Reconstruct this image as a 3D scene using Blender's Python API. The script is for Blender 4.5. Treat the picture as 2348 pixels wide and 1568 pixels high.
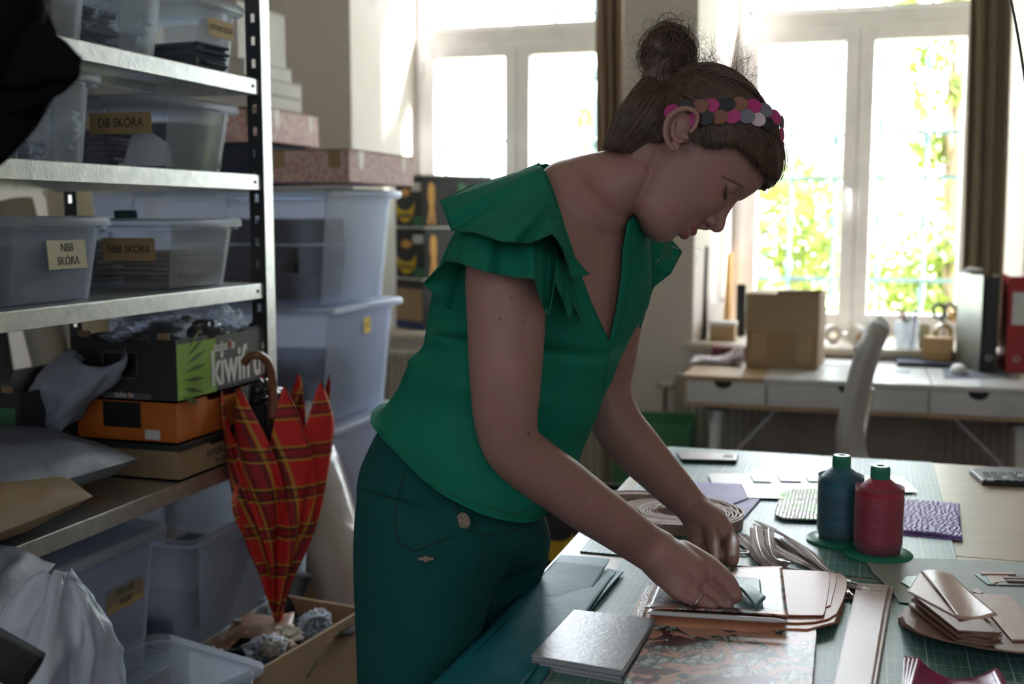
import bpy, bmesh, math, random
from mathutils import Vector, Matrix, noise
random.seed(7)
for o in list(bpy.data.objects): bpy.data.objects.remove(o)
SC = bpy.context.scene; COL = SC.collection
PI = math.pi; R = math.radians
# ------------------------------------------------------------------ camera
FPX, CX, CY = 2600.0, 1174.0, 784.0
YAW, PIT = R(17.4), R(6.34)
CAM = Vector((0, 0, 1.40))
RT = Vector((math.cos(YAW), math.sin(YAW), 0))
FW = Vector((-math.sin(YAW)*math.cos(PIT), math.cos(YAW)*math.cos(PIT), -math.sin(PIT)))
UP = RT.cross(FW)
cd = bpy.data.cameras.new('camera'); cam = bpy.data.objects.new('camera', cd); COL.objects.link(cam)
cam.location = CAM; cam.rotation_euler = (PI/2 - PIT, 0, YAW)
cd.sensor_width = 36; cd.lens = 36*FPX/2348; cd.clip_start = .05; cd.clip_end = 200
cd.dof.use_dof = True; cd.dof.focus_distance = 1.66; cd.dof.aperture_fstop = 3.6
SC.camera = cam
# ------------------------------------------------------------------ world, sun, daylight
w = bpy.data.worlds.new('world'); SC.world = w; w.use_nodes = True
bg = w.node_tree.nodes['Background']; bg.inputs[0].default_value = (.84, .90, 1, 1); bg.inputs[1].default_value = 15.0
sd = bpy.data.lights.new('sun', 'SUN'); sd.energy = 80; sd.angle = R(5); sd.color = (1, .95, .90)
so = bpy.data.objects.new('sun', sd); COL.objects.link(so)
so.rotation_euler = Vector((-.80, -.27, -.56)).to_track_quat('-Z', 'Y').to_euler()
SC.view_settings.view_transform = 'Standard'; SC.view_settings.look = 'None'
SC.view_settings.exposure = 0.52; SC.view_settings.gamma = 1
for xm in (-1.71, -.064):
    ad = bpy.data.lights.new('window_daylight_portal', 'AREA'); ad.shape = 'RECTANGLE'; ad.size = 1.1; ad.size_y = 2.4
    ao = bpy.data.objects.new('window_daylight_portal', ad); COL.objects.link(ao)
    ao.location = (xm, 5.70, 2.05); ao.rotation_euler = (-PI/2, 0, 0); ad.cycles.is_portal = True

for xm, e in ((-1.7, 9.5), (.9, 9.5)):      # added fill lamps behind the camera, no windows in that wall
    ad = bpy.data.lights.new('rear_fill_lamp', 'AREA'); ad.shape = 'RECTANGLE'; ad.size = 1.3; ad.size_y = 1.9; ad.energy = e; ad.color = (.86, .92, 1)
    ao = bpy.data.objects.new('rear_fill_lamp', ad); COL.objects.link(ao)
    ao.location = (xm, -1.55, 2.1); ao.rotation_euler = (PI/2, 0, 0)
cy = SC.cycles; cy.max_bounces = 12; cy.diffuse_bounces = 7; cy.glossy_bounces = 4; cy.transparent_max_bounces = 24; cy.caustics_reflective = False; cy.caustics_refractive = False
# ------------------------------------------------------------------ pixel rays -> places
def ray(px, py): return FW + RT*((px-CX)/FPX) - UP*((py-CY)/FPX)
def U(px, py, d): return CAM + ray(px, py)*d
def UY(px, py, Y): r = ray(px, py); return CAM + r*(Y/r.y)
def UX(px, py, X): r = ray(px, py); return CAM + r*(X/r.x)
def UZ(px, py, z): r = ray(px, py); return CAM + r*((z-CAM.z)/r.z)

# ------------------------------------------------------------------ mesh builder
WM = {}
def T(loc, rz=0, rx=0, ry=0):
    return Matrix.Translation(Vector(loc)) @ Matrix.Rotation(rz, 4, 'Z') @ Matrix.Rotation(ry, 4, 'Y') @ Matrix.Rotation(rx, 4, 'X')
I4 = Matrix.Identity(4)
class MB:
    def __init__(s, M=None): s.v = []; s.f = []; s.uv = {}; s.mi = []; s.M = M or I4; s.cm = 0
    def add(s, vs, fs, uvs=None):
        n = len(s.v)
        for i, p in enumerate(vs):
            s.v.append(s.M @ Vector(p))
            if uvs: s.uv[n+i] = uvs[i]
        for f in fs: s.f.append([n+i for i in f]); s.mi.append(s.cm)
        return s
    def box(s, c, sz, rz=0, rx=0, ry=0, taper=1.0):
        m = T(c, rz, rx, ry); hx, hy, hz = sz[0]/2, sz[1]/2, sz[2]/2
        vs = [m @ Vector((x*hx*(taper if z < 0 else 1), y*hy*(taper if z < 0 else 1), z*hz)) for z in (-1, 1) for y in (-1, 1) for x in (-1, 1)]
        return s.add(vs, [(0,2,3,1),(4,5,7,6),(0,1,5,4),(2,6,7,3),(0,4,6,2),(1,3,7,5)])
    def b(s, x0, x1, y0, y1, z0, z1): return s.box(((x0+x1)/2, (y0+y1)/2, (z0+z1)/2), (abs(x1-x0), abs(y1-y0), abs(z1-z0)))
    def prism(s, poly, up):          # poly: list of Vectors, up: Vector or list
        n = len(poly); up = Vector(up)
        vs = list(poly) + [Vector(p)+up for p in poly]
        fs = [tuple(range(n))[::-1], tuple(range(n, 2*n))] + [(i, (i+1) % n, n+(i+1) % n, n+i) for i in range(n)]
        return s.add(vs, fs)
    def rings(s, rs, cap=True, closed=True, uvs=False):
        n = len(rs[0]); vs = [p for r in rs for p in r]; fs = []
        for i in range(len(rs)-1):
            for j in range(n if closed else n-1):
                k = (j+1) % n
                fs.append((i*n+j, i*n+k, (i+1)*n+k, (i+1)*n+j))
        if cap and closed: fs.append(tuple(range(n))[::-1]); fs.append(tuple(range((len(rs)-1)*n, len(rs)*n)))
        u = [(j/(n-1), i/(len(rs)-1)) for i in range(len(rs)) for j in range(n)] if uvs else None
        return s.add(vs, fs, u)
    def tube(s, pts, r, n=8, cap=True):
        pts = [Vector(p) for p in pts]; rs = []
        rr = r if isinstance(r, (list, tuple)) else [r]*len(pts)
        a = None
        for i, p in enumerate(pts):
            t = (pts[min(i+1, len(pts)-1)] - pts[max(i-1, 0)]).normalized()
            if a is None: a = t.orthogonal().normalized()
            a = (a - t*a.dot(t)).normalized(); b = t.cross(a)
            rs.append([p + (a*math.cos(2*PI*k/n) + b*math.sin(2*PI*k/n))*rr[i] for k in range(n)])
        return s.rings(rs, cap)
    def lathe(s, prof, n=24, c=(0,0,0), cap=True):      # prof: (r, z)
        c = Vector(c)
        return s.rings([[c + Vector((r*math.cos(2*PI*k/n), r*math.sin(2*PI*k/n), z)) for k in range(n)] for r, z in prof], cap)
    def grid(s, fn, nu, nv):
        vs = [fn(i/nu, j/nv) for j in range(nv+1) for i in range(nu+1)]
        uv = [(i/nu, j/nv) for j in range(nv+1) for i in range(nu+1)]
        fs = [(j*(nu+1)+i, j*(nu+1)+i+1, (j+1)*(nu+1)+i+1, (j+1)*(nu+1)+i) for j in range(nv) for i in range(nu)]
        return s.add(vs, fs, uv)
    def sphere(s, c, r, n=16, m=10, M=None):
        c = Vector(c); r = r if isinstance(r, (tuple, list)) else (r, r, r); M = M or I4.to_3x3()
        rs = []
        for i in range(1, m):
            a = PI*i/m - PI/2
            rs.append([c + M @ Vector((r[0]*math.cos(a)*math.cos(2*PI*k/n), r[1]*math.cos(a)*math.sin(2*PI*k/n), r[2]*math.sin(a))) for k in range(n)])
        return s.rings(rs)
    def build(s, name, mats, parent=None, smooth=False, bev=0, sol=0, sub=0, sol_off=-1, auto=None, remesh=0, sm=0, bake=False):
        if not isinstance(mats, (list, tuple)): mats = [mats]
        if parent is not None: MW = WM[parent]; 
        else:
            xs = [p.x for p in s.v]; ys = [p.y for p in s.v]; zs = [p.z for p in s.v]
            MW = Matrix.Translation(((min(xs)+max(xs))/2, (min(ys)+max(ys))/2, min(zs)))
        inv = MW.inverted()
        me = bpy.data.meshes.new(name); me.from_pydata([inv @ p for p in s.v], [], s.f); me.update()
        for m in mats: me.materials.append(m)
        for i, p in enumerate(me.polygons): p.material_index = s.mi[i]
        bm = bmesh.new(); bm.from_mesh(me); bmesh.ops.recalc_face_normals(bm, faces=bm.faces); bm.to_mesh(me); bm.free()
        if s.uv:
            ul = me.uv_layers.new(name='UVMap')
            for l in me.loops: ul.data[l.index].uv = s.uv.get(l.vertex_index, (0, 0))
        if smooth:
            for p in me.polygons: p.use_smooth = True
        ob = bpy.data.objects.new(name, me); COL.objects.link(ob)
        if parent is not None: ob.parent = parent; WM[ob] = MW
        else: ob.matrix_world = MW; WM[ob] = MW
        if remesh:
            q = ob.modifiers.new('rm', 'REMESH'); q.mode = 'VOXEL'; q.voxel_size = remesh; q.use_smooth_shade = True
        if sm:
            q = ob.modifiers.new('sm', 'SMOOTH'); q.iterations = sm; q.factor = .5
        if bev:
            q = ob.modifiers.new('bv', 'BEVEL'); q.width = bev; q.segments = 2; q.limit_method = 'ANGLE'; q.angle_limit = R(40)
        if sol:
            q = ob.modifiers.new('sl', 'SOLIDIFY'); q.thickness = sol; q.offset = sol_off
        if sub:
            q = ob.modifiers.new('sb', 'SUBSURF'); q.levels = sub; q.render_levels = sub
        if auto is not None:
            for p in me.polygons: p.use_smooth = True
            try: me.set_sharp_from_angle(angle=R(auto))
            except Exception: pass
        if bake: bake_mods(ob)
        return ob
def bake_mods(ob):
    bpy.context.view_layer.update()
    dg = bpy.context.evaluated_depsgraph_get()
    nm = bpy.data.meshes.new_from_object(ob.evaluated_get(dg)); ob.modifiers.clear(); ob.data = nm
def tag(o, label, cat, group=None, kind=None):
    if label: o['label'] = label
    if cat: o['category'] = cat
    if group: o['group'] = group
    if kind: o['kind'] = kind
    return o
def struct(o): o['kind'] = 'structure'; return o
def thing(name, label, cat, M, group=None):
    o = bpy.data.objects.new(name, None); COL.objects.link(o); o.empty_display_size = .05
    o.matrix_world = M; WM[o] = M
    return tag(o, label, cat, group)
def text(s, size, M, mat, parent, name='lettering', offset=0, ext=.0004, align='CENTER', sx=1, shear=0):
    cu = bpy.data.curves.new('t', 'FONT'); cu.body = s; cu.size = size; cu.extrude = ext; cu.offset = offset
    cu.align_x = align; cu.align_y = 'CENTER'; cu.shear = shear; cu.resolution_u = 3
    to = bpy.data.objects.new('t', cu); COL.objects.link(to); bpy.context.view_layer.update()
    me = bpy.data.meshes.new_from_object(to.evaluated_get(bpy.context.evaluated_depsgraph_get()))
    bpy.data.objects.remove(to)
    me.transform(WM[parent].inverted() @ M @ Matrix.Diagonal((sx, 1, 1, 1)))
    me.materials.clear(); me.materials.append(mat)
    ob = bpy.data.objects.new(name, me); COL.objects.link(ob); ob.parent = parent; WM[ob] = WM[parent]
    return ob
def cr(P, n):       # catmull-rom through list of tuples
    out = []; P = [tuple(p) for p in P]; m = len(P)
    for i in range(m-1):
        p0, p1, p2, p3 = P[max(i-1, 0)], P[i], P[i+1], P[min(i+2, m-1)]
        for k in range(n):
            t = k/n
            out.append(tuple(.5*(2*b + (c-a)*t + (2*a-5*b+4*c-d)*t*t + (3*b-a-3*c+d)*t**3) for a, b, c, d in zip(p0, p1, p2, p3)))
    out.append(P[-1]); return out

# ------------------------------------------------------------------ materials
def newmat(name):
    m = bpy.data.materials.new(name); m.use_nodes = True; nt = m.node_tree
    return m, nt, nt.nodes['Principled BSDF']
def rgb(c): return (c[0], c[1], c[2], 1)
def H(h):
    v = [int(h[i:i+2], 16)/255 for i in (0, 2, 4)]
    return tuple(x/12.92 if x <= .04045 else ((x+.055)/1.055)**2.4 for x in v)
def mix(nt, fac, a, b):
    n = nt.nodes.new('ShaderNodeMix'); n.data_type = 'RGBA'
    for i, x in ((0, fac), (6, a), (7, b)):
        if isinstance(x, (int, float)): n.inputs[i].default_value = x
        elif isinstance(x, tuple): n.inputs[i].default_value = rgb(x)
        else: nt.links.new(x, n.inputs[i])
    return n.outputs[2]
def mth(nt, op, a, b=None, c=None):
    n = nt.nodes.new('ShaderNodeMath'); n.operation = op
    for i, x in enumerate((a, b, c)):
        if x is None: continue
        if isinstance(x, (int, float)): n.inputs[i].default_value = x
        else: nt.links.new(x, n.inputs[i])
    return n.outputs[0]
def coord(nt, kind='Object', sc=(1,1,1)):
    t = nt.nodes.new('ShaderNodeTexCoord'); mp = nt.nodes.new('ShaderNodeMapping'); mp.inputs['Scale'].default_value = sc
    nt.links.new(t.outputs[kind], mp.inputs[0]); return mp.outputs[0]
def nse(nt, vec, scale, det=4, dist=0, rough=.5):
    n = nt.nodes.new('ShaderNodeTexNoise'); n.inputs['Scale'].default_value = scale; n.inputs['Detail'].default_value = det
    n.inputs['Distortion'].default_value = dist; n.inputs['Roughness'].default_value = rough; nt.links.new(vec, n.inputs['Vector']); return n.outputs[0]
def ramp(nt, x, lo, hi):
    n = nt.nodes.new('ShaderNodeMapRange'); n.inputs[1].default_value = lo; n.inputs[2].default_value = hi; nt.links.new(x, n.inputs[0]); return n.outputs[0]
def bumpn(nt, bs, h, strength, dist=.01):
    n = nt.nodes.new('ShaderNodeBump'); n.inputs['Strength'].default_value = strength; n.inputs['Distance'].default_value = dist
    nt.links.new(h, n.inputs['Height']); nt.links.new(n.outputs[0], bs.inputs['Normal'])
def mat(name, c, r=.6, metal=0, c2=None, scale=8, bump=0, bscale=80, spec=.5, sc=(1,1,1), kind='Object', trl=0, sheen=0, coat=0, bd=.005):
    m, nt, bs = newmat(name)
    bs.inputs['Roughness'].default_value = r; bs.inputs['Metallic'].default_value = metal
    bs.inputs['Specular IOR Level'].default_value = spec; bs.inputs['Sheen Weight'].default_value = sheen; bs.inputs['Coat Weight'].default_value = coat
    v = coord(nt, kind, sc)
    c2 = c2 or tuple(x*.86 for x in c)
    f = ramp(nt, nse(nt, v, scale, 5), .3, .7)
    col = mix(nt, f, c, c2); nt.links.new(col, bs.inputs['Base Color'])
    if bump: bumpn(nt, bs, nse(nt, v, bscale, 4), bump, bd)
    if trl:
        t = nt.nodes.new('ShaderNodeBsdfTranslucent'); nt.links.new(col, t.inputs[0])
        ms = nt.nodes.new('ShaderNodeMixShader'); ms.inputs[0].default_value = trl
        nt.links.new(bs.outputs[0], ms.inputs[1]); nt.links.new(t.outputs[0], ms.inputs[2])
        nt.links.new(ms.outputs[0], nt.nodes['Material Output'].inputs[0])
    return m
def clear(name, tint, milk=.25, r=.15, body=(.75,.8,.88)):
    m, nt, bs = newmat(name)
    bs.inputs['Base Color'].default_value = rgb(body); bs.inputs['Roughness'].default_value = r
    tl = nt.nodes.new('ShaderNodeBsdfTranslucent'); tl.inputs[0].default_value = rgb(body); m1 = nt.nodes.new('ShaderNodeMixShader'); m1.inputs[0].default_value = .5 if milk > .03 else 0
    nt.links.new(bs.outputs[0], m1.inputs[1]); nt.links.new(tl.outputs[0], m1.inputs[2])
    tr = nt.nodes.new('ShaderNodeBsdfTransparent'); tr.inputs[0].default_value = rgb(tint)
    lw = nt.nodes.new('ShaderNodeLayerWeight'); lw.inputs[0].default_value = .25
    f = mth(nt, 'MULTIPLY_ADD', lw.outputs['Fresnel'], .55, milk)
    ms = nt.nodes.new('ShaderNodeMixShader'); nt.links.new(f, ms.inputs[0])
    nt.links.new(tr.outputs[0], ms.inputs[1]); nt.links.new(m1.outputs[0], ms.inputs[2])
    nt.links.new(ms.outputs[0], nt.nodes['Material Output'].inputs[0]); return m
MT = dict(
 wall=mat('wall_paint', (.68,.615,.575), .9, c2=(.64,.58,.54), scale=1.5, bump=.15, bscale=30),
 ceil=mat('ceiling_paint', (.85,.82,.77), .9), reveal=mat('reveal_paint', (.72,.66,.54), .9),
 floor=None, white=mat('window_pvc', (.88,.87,.89), .35), sill=mat('sill_stone', (.62,.56,.47), .4),
 steel=mat('galvanised_steel', (.78,.79,.76), .36, .9, (.60,.62,.60), 40, .1, 120),
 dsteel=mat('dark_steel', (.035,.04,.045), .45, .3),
 black=mat('black_plastic', (.012,.012,.014), .4), dark=mat('dark_felt', (.02,.022,.026), .9, bump=.3),
 kraft=mat('kraft_card', (.34,.225,.13), .85, c2=(.28,.185,.105), scale=5, bump=.1), kraft2=mat('kraft_card_pale', (.42,.30,.18), .85, c2=(.36,.25,.15), scale=4),
 tape=mat('packing_tape', (.40,.27,.15), .35), masking=mat('masking_tape', (.50,.36,.17), .7), ctape=mat('cream_tape', (.58,.54,.38), .7),
 ink=mat('ink', (.03,.03,.035), .7), paper=mat('white_paper', (.78,.79,.80), .8, c2=(.74,.75,.77)),
 gpoly=mat('grey_poly_mailer', (.16,.175,.22), .5, c2=(.13,.145,.19), bump=.4, bscale=7, bd=.03),
 wpoly=mat('white_poly', (.50,.55,.66), .42, c2=(.44,.49,.60), bump=.4, bscale=8, bd=.02, trl=.35),
 plain=clear('clear_plastic', (.93,.95,.97), .07, body=(.75,.78,.82)), frost=clear('frosted_plastic', (.88,.91,.97), .17, .3, (.78,.82,.90)),
 lid=clear('clear_lid_plastic', (.85,.89,.94), .32, .22, (.75,.78,.84)),
 film=clear('clear_film', (.93,.95,.97), .06, .06), glass=clear('window_glass', (.97,.98,.97), .0, .02),
 green=mat('card_green', (.05,.20,.09), .7), yellow=mat('card_yellow', (.75,.52,.03), .7), blk=mat('card_black', (.03,.032,.034), .6, c2=(.022,.022,.025)),
 blue=mat('card_blue', (.04,.07,.22), .7), orange=mat('card_orange', (.55,.14,.015), .7), ygreen=mat('card_lime', (.25,.42,.05), .7), cwhite=mat('card_white', (.72,.72,.70), .7),
 peach=mat('card_peach', (.80,.42,.12), .7),
 rad=mat('radiator_enamel', (.50,.47,.42), .4), birch=None,
)
def stripes_wood(name, a, b, r, sc=(1, 14, 14), planks=0):
    m, nt, bs = newmat(name); v = coord(nt, 'Object', sc)
    n = nse(nt, v, 3.0, 6, .6); col = mix(nt, ramp(nt, n, .3, .7), a, b)
    if planks:
        br = nt.nodes.new('ShaderNodeTexBrick'); br.inputs['Scale'].default_value = 1; br.inputs['Mortar Size'].default_value = .006
        br.inputs['Brick Width'].default_value = 1.2; br.inputs['Row Height'].default_value = .11
        br.inputs['Color1'].default_value = (1,1,1,1); br.inputs['Color2'].default_value = (.7,.7,.7,1); br.inputs['Mortar'].default_value = (.15,.15,.15,1)
        nt.links.new(coord(nt), br.inputs[0])
        mm = nt.nodes.new('ShaderNodeMix'); mm.data_type = 'RGBA'; mm.blend_type = 'MULTIPLY'; mm.inputs[0].default_value = 1
        nt.links.new(col, mm.inputs[6]); nt.links.new(br.outputs[0], mm.inputs[7]); col = mm.outputs[2]
    nt.links.new(col, bs.inputs['Base Color']); bs.inputs['Roughness'].default_value = r
    bumpn(nt, bs, n, .08, .002); return m
MT['floor'] = stripes_wood('oak_floor', (.16,.085,.04), (.10,.05,.022), .4, (1, 10, 10), 1)
MT['birch'] = stripes_wood('birch_laminate', (.50,.42,.31), (.44,.36,.26), .32)
MT['deskwood'] = stripes_wood('desk_beech', (.42,.30,.18), (.36,.25,.15), .4)
MT['pine'] = stripes_wood('pine', (.60,.38,.17), (.50,.30,.12), .5)
# ================================================================== THE ROOM
YW, YO = 5.0, 5.56        # room face of the window wall, room face of the frames
XL, XR, YN, ZC = -3.05, 2.4, -1.6, 3.45
SILL = .845; HEAD = 3.15
W1 = (-2.262, -1.16); W2 = (-.624, .496); SP = .105
mb = MB(); mb.b(XL-.2, XR+.2, YN-.2, YW+.9, -.1, 0); struct(mb.build('floor', MT['floor']))
mb = MB(); mb.b(XL-.2, XR+.2, YN-.2, YW+.9, ZC, ZC+.1); struct(mb.build('ceiling', MT['ceil']))
mb = MB(); mb.b(XL-.2, XL, YN-.2, YW+.9, 0, ZC); struct(mb.build('wall_left', MT['wall']))
mb = MB(); mb.b(XR, XR+.2, YN-.2, YW+.9, 0, ZC); struct(mb.build('wall_right', MT['wall']))
mb = MB(); mb.b(XL, XR, YN-.2, YN, 0, ZC); struct(mb.build('wall_front', MT['wall']))
def pier(mb, a0, b0, a1, b1, z0, z1):   # plan: inner a0..b0 at YW, outer a1..b1 at YO and beyond
    base = [Vector((a0, YW, z0)), Vector((b0, YW, z0)), Vector((b1, YO, z0)), Vector((b1, YO+.14, z0)), Vector((a1, YO+.14, z0)), Vector((a1, YO, z0))]
    mb.prism(base, (0, 0, z1-z0))
mb = MB()
pier(mb, XL, W1[0]-SP, XL, W1[0], 0, ZC)
pier(mb, W1[1]+SP, W2[0]-SP, W1[1], W2[0], 0, ZC)
pier(mb, W2[1]+SP, XR, W2[1], XR, 0, ZC)
for wv in (W1, W2):
    pier(mb, wv[0]-SP, wv[1]+SP, wv[0], wv[1], HEAD, ZC)
    pier(mb, wv[0]-SP, wv[1]+SP, wv[0], wv[1], 0, SILL-.03)
struct(mb.build('wall_back', MT['wall']))
for i, wv in enumerate((W1, W2)):
    mb = MB(); a, b = wv
    mb.prism([Vector((a-SP-.03, YW-.03, SILL-.03)), Vector((b+SP+.03, YW-.03, SILL-.03)), Vector((b+SP+.03, YW, SILL-.03)), Vector((b, YO, SILL-.03)), Vector((a, YO, SILL-.03)), Vector((a-SP-.03, YW, SILL-.03))], (0, 0, .03))
    struct(mb.build('trim_%d' % (i+1), MT['sill'], bev=.004))
def window(n, a, b):
    M = T(((a+b)/2, YO, SILL)); root = bpy.data.objects.new('window_%d' % n, None); COL.objects.link(root)
    root.matrix_world = M; WM[root] = M; struct(root)
    y0, y1 = YO, YO+.07; zt = 2.275; fr = .05
    mb = MB()
    mb.b(a, a+fr, y0, y1, SILL, HEAD); mb.b(b-fr, b, y0, y1, SILL, HEAD)
    mb.b(a+fr, b-fr, y0, y1, SILL, SILL+.04); mb.b(a+fr, b-fr, y0, y1, HEAD-fr, HEAD)
    mb.b(a+fr, b-fr, y0, y1, zt-.012, zt+.065); mb.b((a+b)/2-.012, (a+b)/2+.012, y1-.02, y1+.01, SILL+.04, zt)
    mb.build('window_frame', MT['white'], root, bev=.004)
    m = (a+b)/2
    mb = MB(); g0, g1, h0, h1 = a+fr, b-fr, zt+.065, HEAD-fr        # fixed top light beads
    for q in ((g0, g0+.018, h0, h1), (g1-.018, g1, h0, h1), (g0, g1, h0, h0+.018), (g0, g1, h1-.018, h1)): mb.b(q[0], q[1], y0+.012, y1-.01, q[2], q[3])
    mb.build('top_light_frame', MT['white'], root)
    mb = MB(); mb.b(g0+.018, g1-.018, YO+.035, YO+.041, h0+.018, h1-.018); mb.build('glass_pane', MT['glass'], root)
    for s0, s1, hand in ((a+fr-.008, m-.001, 0), (m+.001, b-fr+.008, 1)):
        mb = MB(); z0, z1 = SILL+.035, zt-.012; t = .066
        mb.b(s0, s0+t, y0-.018, y1-.012, z0, z1); mb.b(s1-t, s1, y0-.018, y1-.012, z0, z1)
        mb.b(s0+t, s1-t, y0-.018, y1-.012, z0, z0+t); mb.b(s0+t, s1-t, y0-.018, y1-.012, z1-t, z1)
        sash = mb.build('sash', MT['white'], root, bev=.006)
        mb = MB(); mb.b(s0+t-.002, s1-t+.002, YO+.02, YO+.026, z0+t-.002, z1-t+.002); mb.build('glass_pane', MT['glass'], sash)
        mb = MB(); hx = s0-.0 if s0 < a+.1 else s1
        for hz in (z0+.12, z1-.12): mb.tube([(hx, y0-.022, hz-.04), (hx, y0-.022, hz+.04)], .008)
        mb.build('hinge', MT['white'], sash)
        if not hand:
            hx = s1-t*.5; mb = MB(); hz = 1.50
            mb.b(hx-.014, hx+.014, y0-.026, y0-.018, hz-.04, hz+.04); mb.tube([(hx, y0-.02, hz+.015), (hx, y0-.05, hz+.015)], .008)
            mb.tube([(hx, y0-.052, hz+.02), (hx, y0-.055, hz-.05), (hx, y0-.05, hz-.12)], [.010, .011, .007])
            mb.build('window_handle', MT['white'], sash, smooth=True)
window(1, *W1); window(2, *W2)
# ------------------------------------------------------------------ radiators
def radiator(x0, x1, z0, z1, label):
    M = T(((x0+x1)/2, YW-.07, z0)); t = thing('radiator', label, 'radiator', M)
    mb = MB(); n = int((x1-x0)/.033)
    def fn(u, v):
        x = x0+(x1-x0)*u; k = math.cos(u*n*2*PI); return Vector((x, YW-.125 + .007*max(-1, min(1, 1.8*k)), z0+.02+(z1-z0-.04)*v))
    mb.grid(fn, n*8, 1); mb.b(x0, x1, YW-.117, YW-.112, z0+.01, z1-.02)
    mb.build('front_panel', MT['rad'], t)
    mb = MB(); mb.b(x0, x1, YW-.13, YW-.04, z1-.025, z1); mb.b(x0-.004, x0, YW-.13, YW-.04, z0, z1); mb.b(x1, x1+.004, YW-.13, YW-.04, z0, z1); mb.b(x0, x1, YW-.055, YW-.045, z0, z1-.02)
    mb.build('casing', MT['rad'], t, bev=.003)
    mb = MB(); mb.tube([(x0-.02, YW-.08, z0+.05), (x0-.06, YW-.08, z0+.05), (x0-.06, YW-.08, 0)], .009); mb.tube([(x0-.02, YW-.08, z1-.06), (x0-.06, YW-.08, z1-.06), (x0-.06, YW-.05, z1-.06), (x0-.06, YW-.04, 0)], .009)
    mb.tube([(x0, YW-.08, z1-.06), (x0-.09, YW-.08, z1-.06)], .016)
    mb.build('pipework', MT['rad'], t, smooth=True)
radiator(-2.33, -1.10, .14, .77, 'cream panel radiator under the left window behind the stacked clear boxes')
radiator(-.78, .62, .12, .72, 'cream panel radiator under the right window behind the white desk')
# ------------------------------------------------------------------ curtains and rods
def curtain(x0, x1, y, z0, z1, label, mtl, k, wavy=.02, bow=0):
    mb = MB(); r = random.Random(k)
    ph = [r.uniform(0, 6) for _ in range(4)]
    def fn(u, v):
        a = u*k*2*PI; z = z0+(z1-z0)*v
        return Vector((x0+(x1-x0)*u + .012*math.sin(3*v+ph[0]) + bow*math.sin(v*PI), y + wavy*math.sin(a+.6*math.sin(4*v+ph[1])) + .3*wavy*math.sin(2.3*a+ph[2]), z))
    mb.grid(fn, k*16, 24)
    return tag(mb.build('curtain', mtl, smooth=True, sol=.003), label, 'curtain')
cm = mat('curtain_linen', (.30,.22,.15), .9, c2=(.22,.155,.10), scale=3, sc=(20, 20, .3), trl=.12)
cm2 = mat('curtain_linen_olive', (.34,.28,.19), .9, c2=(.28,.22,.15), scale=3, sc=(20, 20, .3), trl=.12)
curtain(-1.245, -1.12, YW+.30, SILL+.02, 2.52, 'bunched brown curtain at the right side of the left window', cm, 3, .028)
curtain(.36, .515, YW+.02, SILL+.02, 3.05, 'long olive brown curtain at the right side of the right window, above the file binders', cm2, 3, .02)
mb = MB(); mb.tube([(-2.30, YW+.24, 2.47), (-1.10, YW+.30, 2.52)], .006); mb.sphere((-2.30, YW+.24, 2.47), .017)
tag(mb.build('curtain_rod', mat('rod_brass', (.35,.27,.17), .4, .5), smooth=True), 'thin curtain rod with a round knob crossing the left window recess', 'curtain rod')
mb = MB(); mb.tube([(-.70, YW+.02, 3.06), (.56, YW+.02, 3.06)], .007)
tag(mb.build('curtain_rod', MT['white'], smooth=True), 'thin curtain rod across the top of the right window recess', 'curtain rod')
# ------------------------------------------------------------------ outdoors
mb = MB(); mb.b(-14, 12, YO+.2, 40, -.35, -.3); struct(mb.build('ground_outside', mat('lawn', (.20,.30,.07), .9, c2=(.33,.33,.15), scale=3)))
gm = mat('grille_iron', (.05,.10,.11), .6)
def grille(a, b, label):
    Y = YO+.34; t = thing('window_grille', label, 'window grille', T(((a+b)/2, Y, SILL-.1)))
    xs = [a+.03+(b-a-.06)*i/5 for i in range(6)]
    for i, x in enumerate(xs):
        mb = MB(); pts = [(x + .004*math.sin(z*9+i), Y, z) for z in [SILL-.1+.12*k for k in range(22)]]
        mb.tube(pts, .010, 6)
        for z in (1.02+.13*(i % 2), 1.38, 1.78+.07*(i % 2), 2.14): mb.tube([(x, Y, z-.035), (x, Y, z-.02), (x, Y, z+.02), (x, Y, z+.035)], [.010, .020, .020, .010], 6)
        mb.build('upright_bar', gm, t)
    for z in (SILL+.02, 1.085, 1.585, 1.80, 2.45):
        mb = MB(); mb.b(a-.15, b+.15, Y-.005, Y+.005, z-.010, z+.010); mb.build('cross_bar', gm, t)
    for k in range(3):
        mb = MB(); x = (xs[k*2]+xs[k*2+1])/2; mb.tube([(x+.07*math.cos(q)*(1-q/14), Y, 1.25+.07*math.sin(q)*(1-q/14)) for q in [i*.5 for i in range(16)]], .004, 5)
        mb.build('scroll', gm, t)
grille(W1[0], W1[1], 'iron security grille outside the left window'); grille(W2[0], W2[1], 'iron security grille outside the right window')
leafA = mat('leaf_yellow_green', (.20,.235,.03), .6, c2=(.11,.18,.025), scale=6, trl=.55)
leafB = mat('leaf_green', (.10,.19,.04), .6, c2=(.06,.13,.025), scale=6, trl=.5)
leafC = mat('leaf_blue_green', (.12,.24,.20), .6, c2=(.08,.19,.16), scale=6, trl=.5)
bark = mat('bark', (.16,.12,.08), .9, bump=.5)
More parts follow.
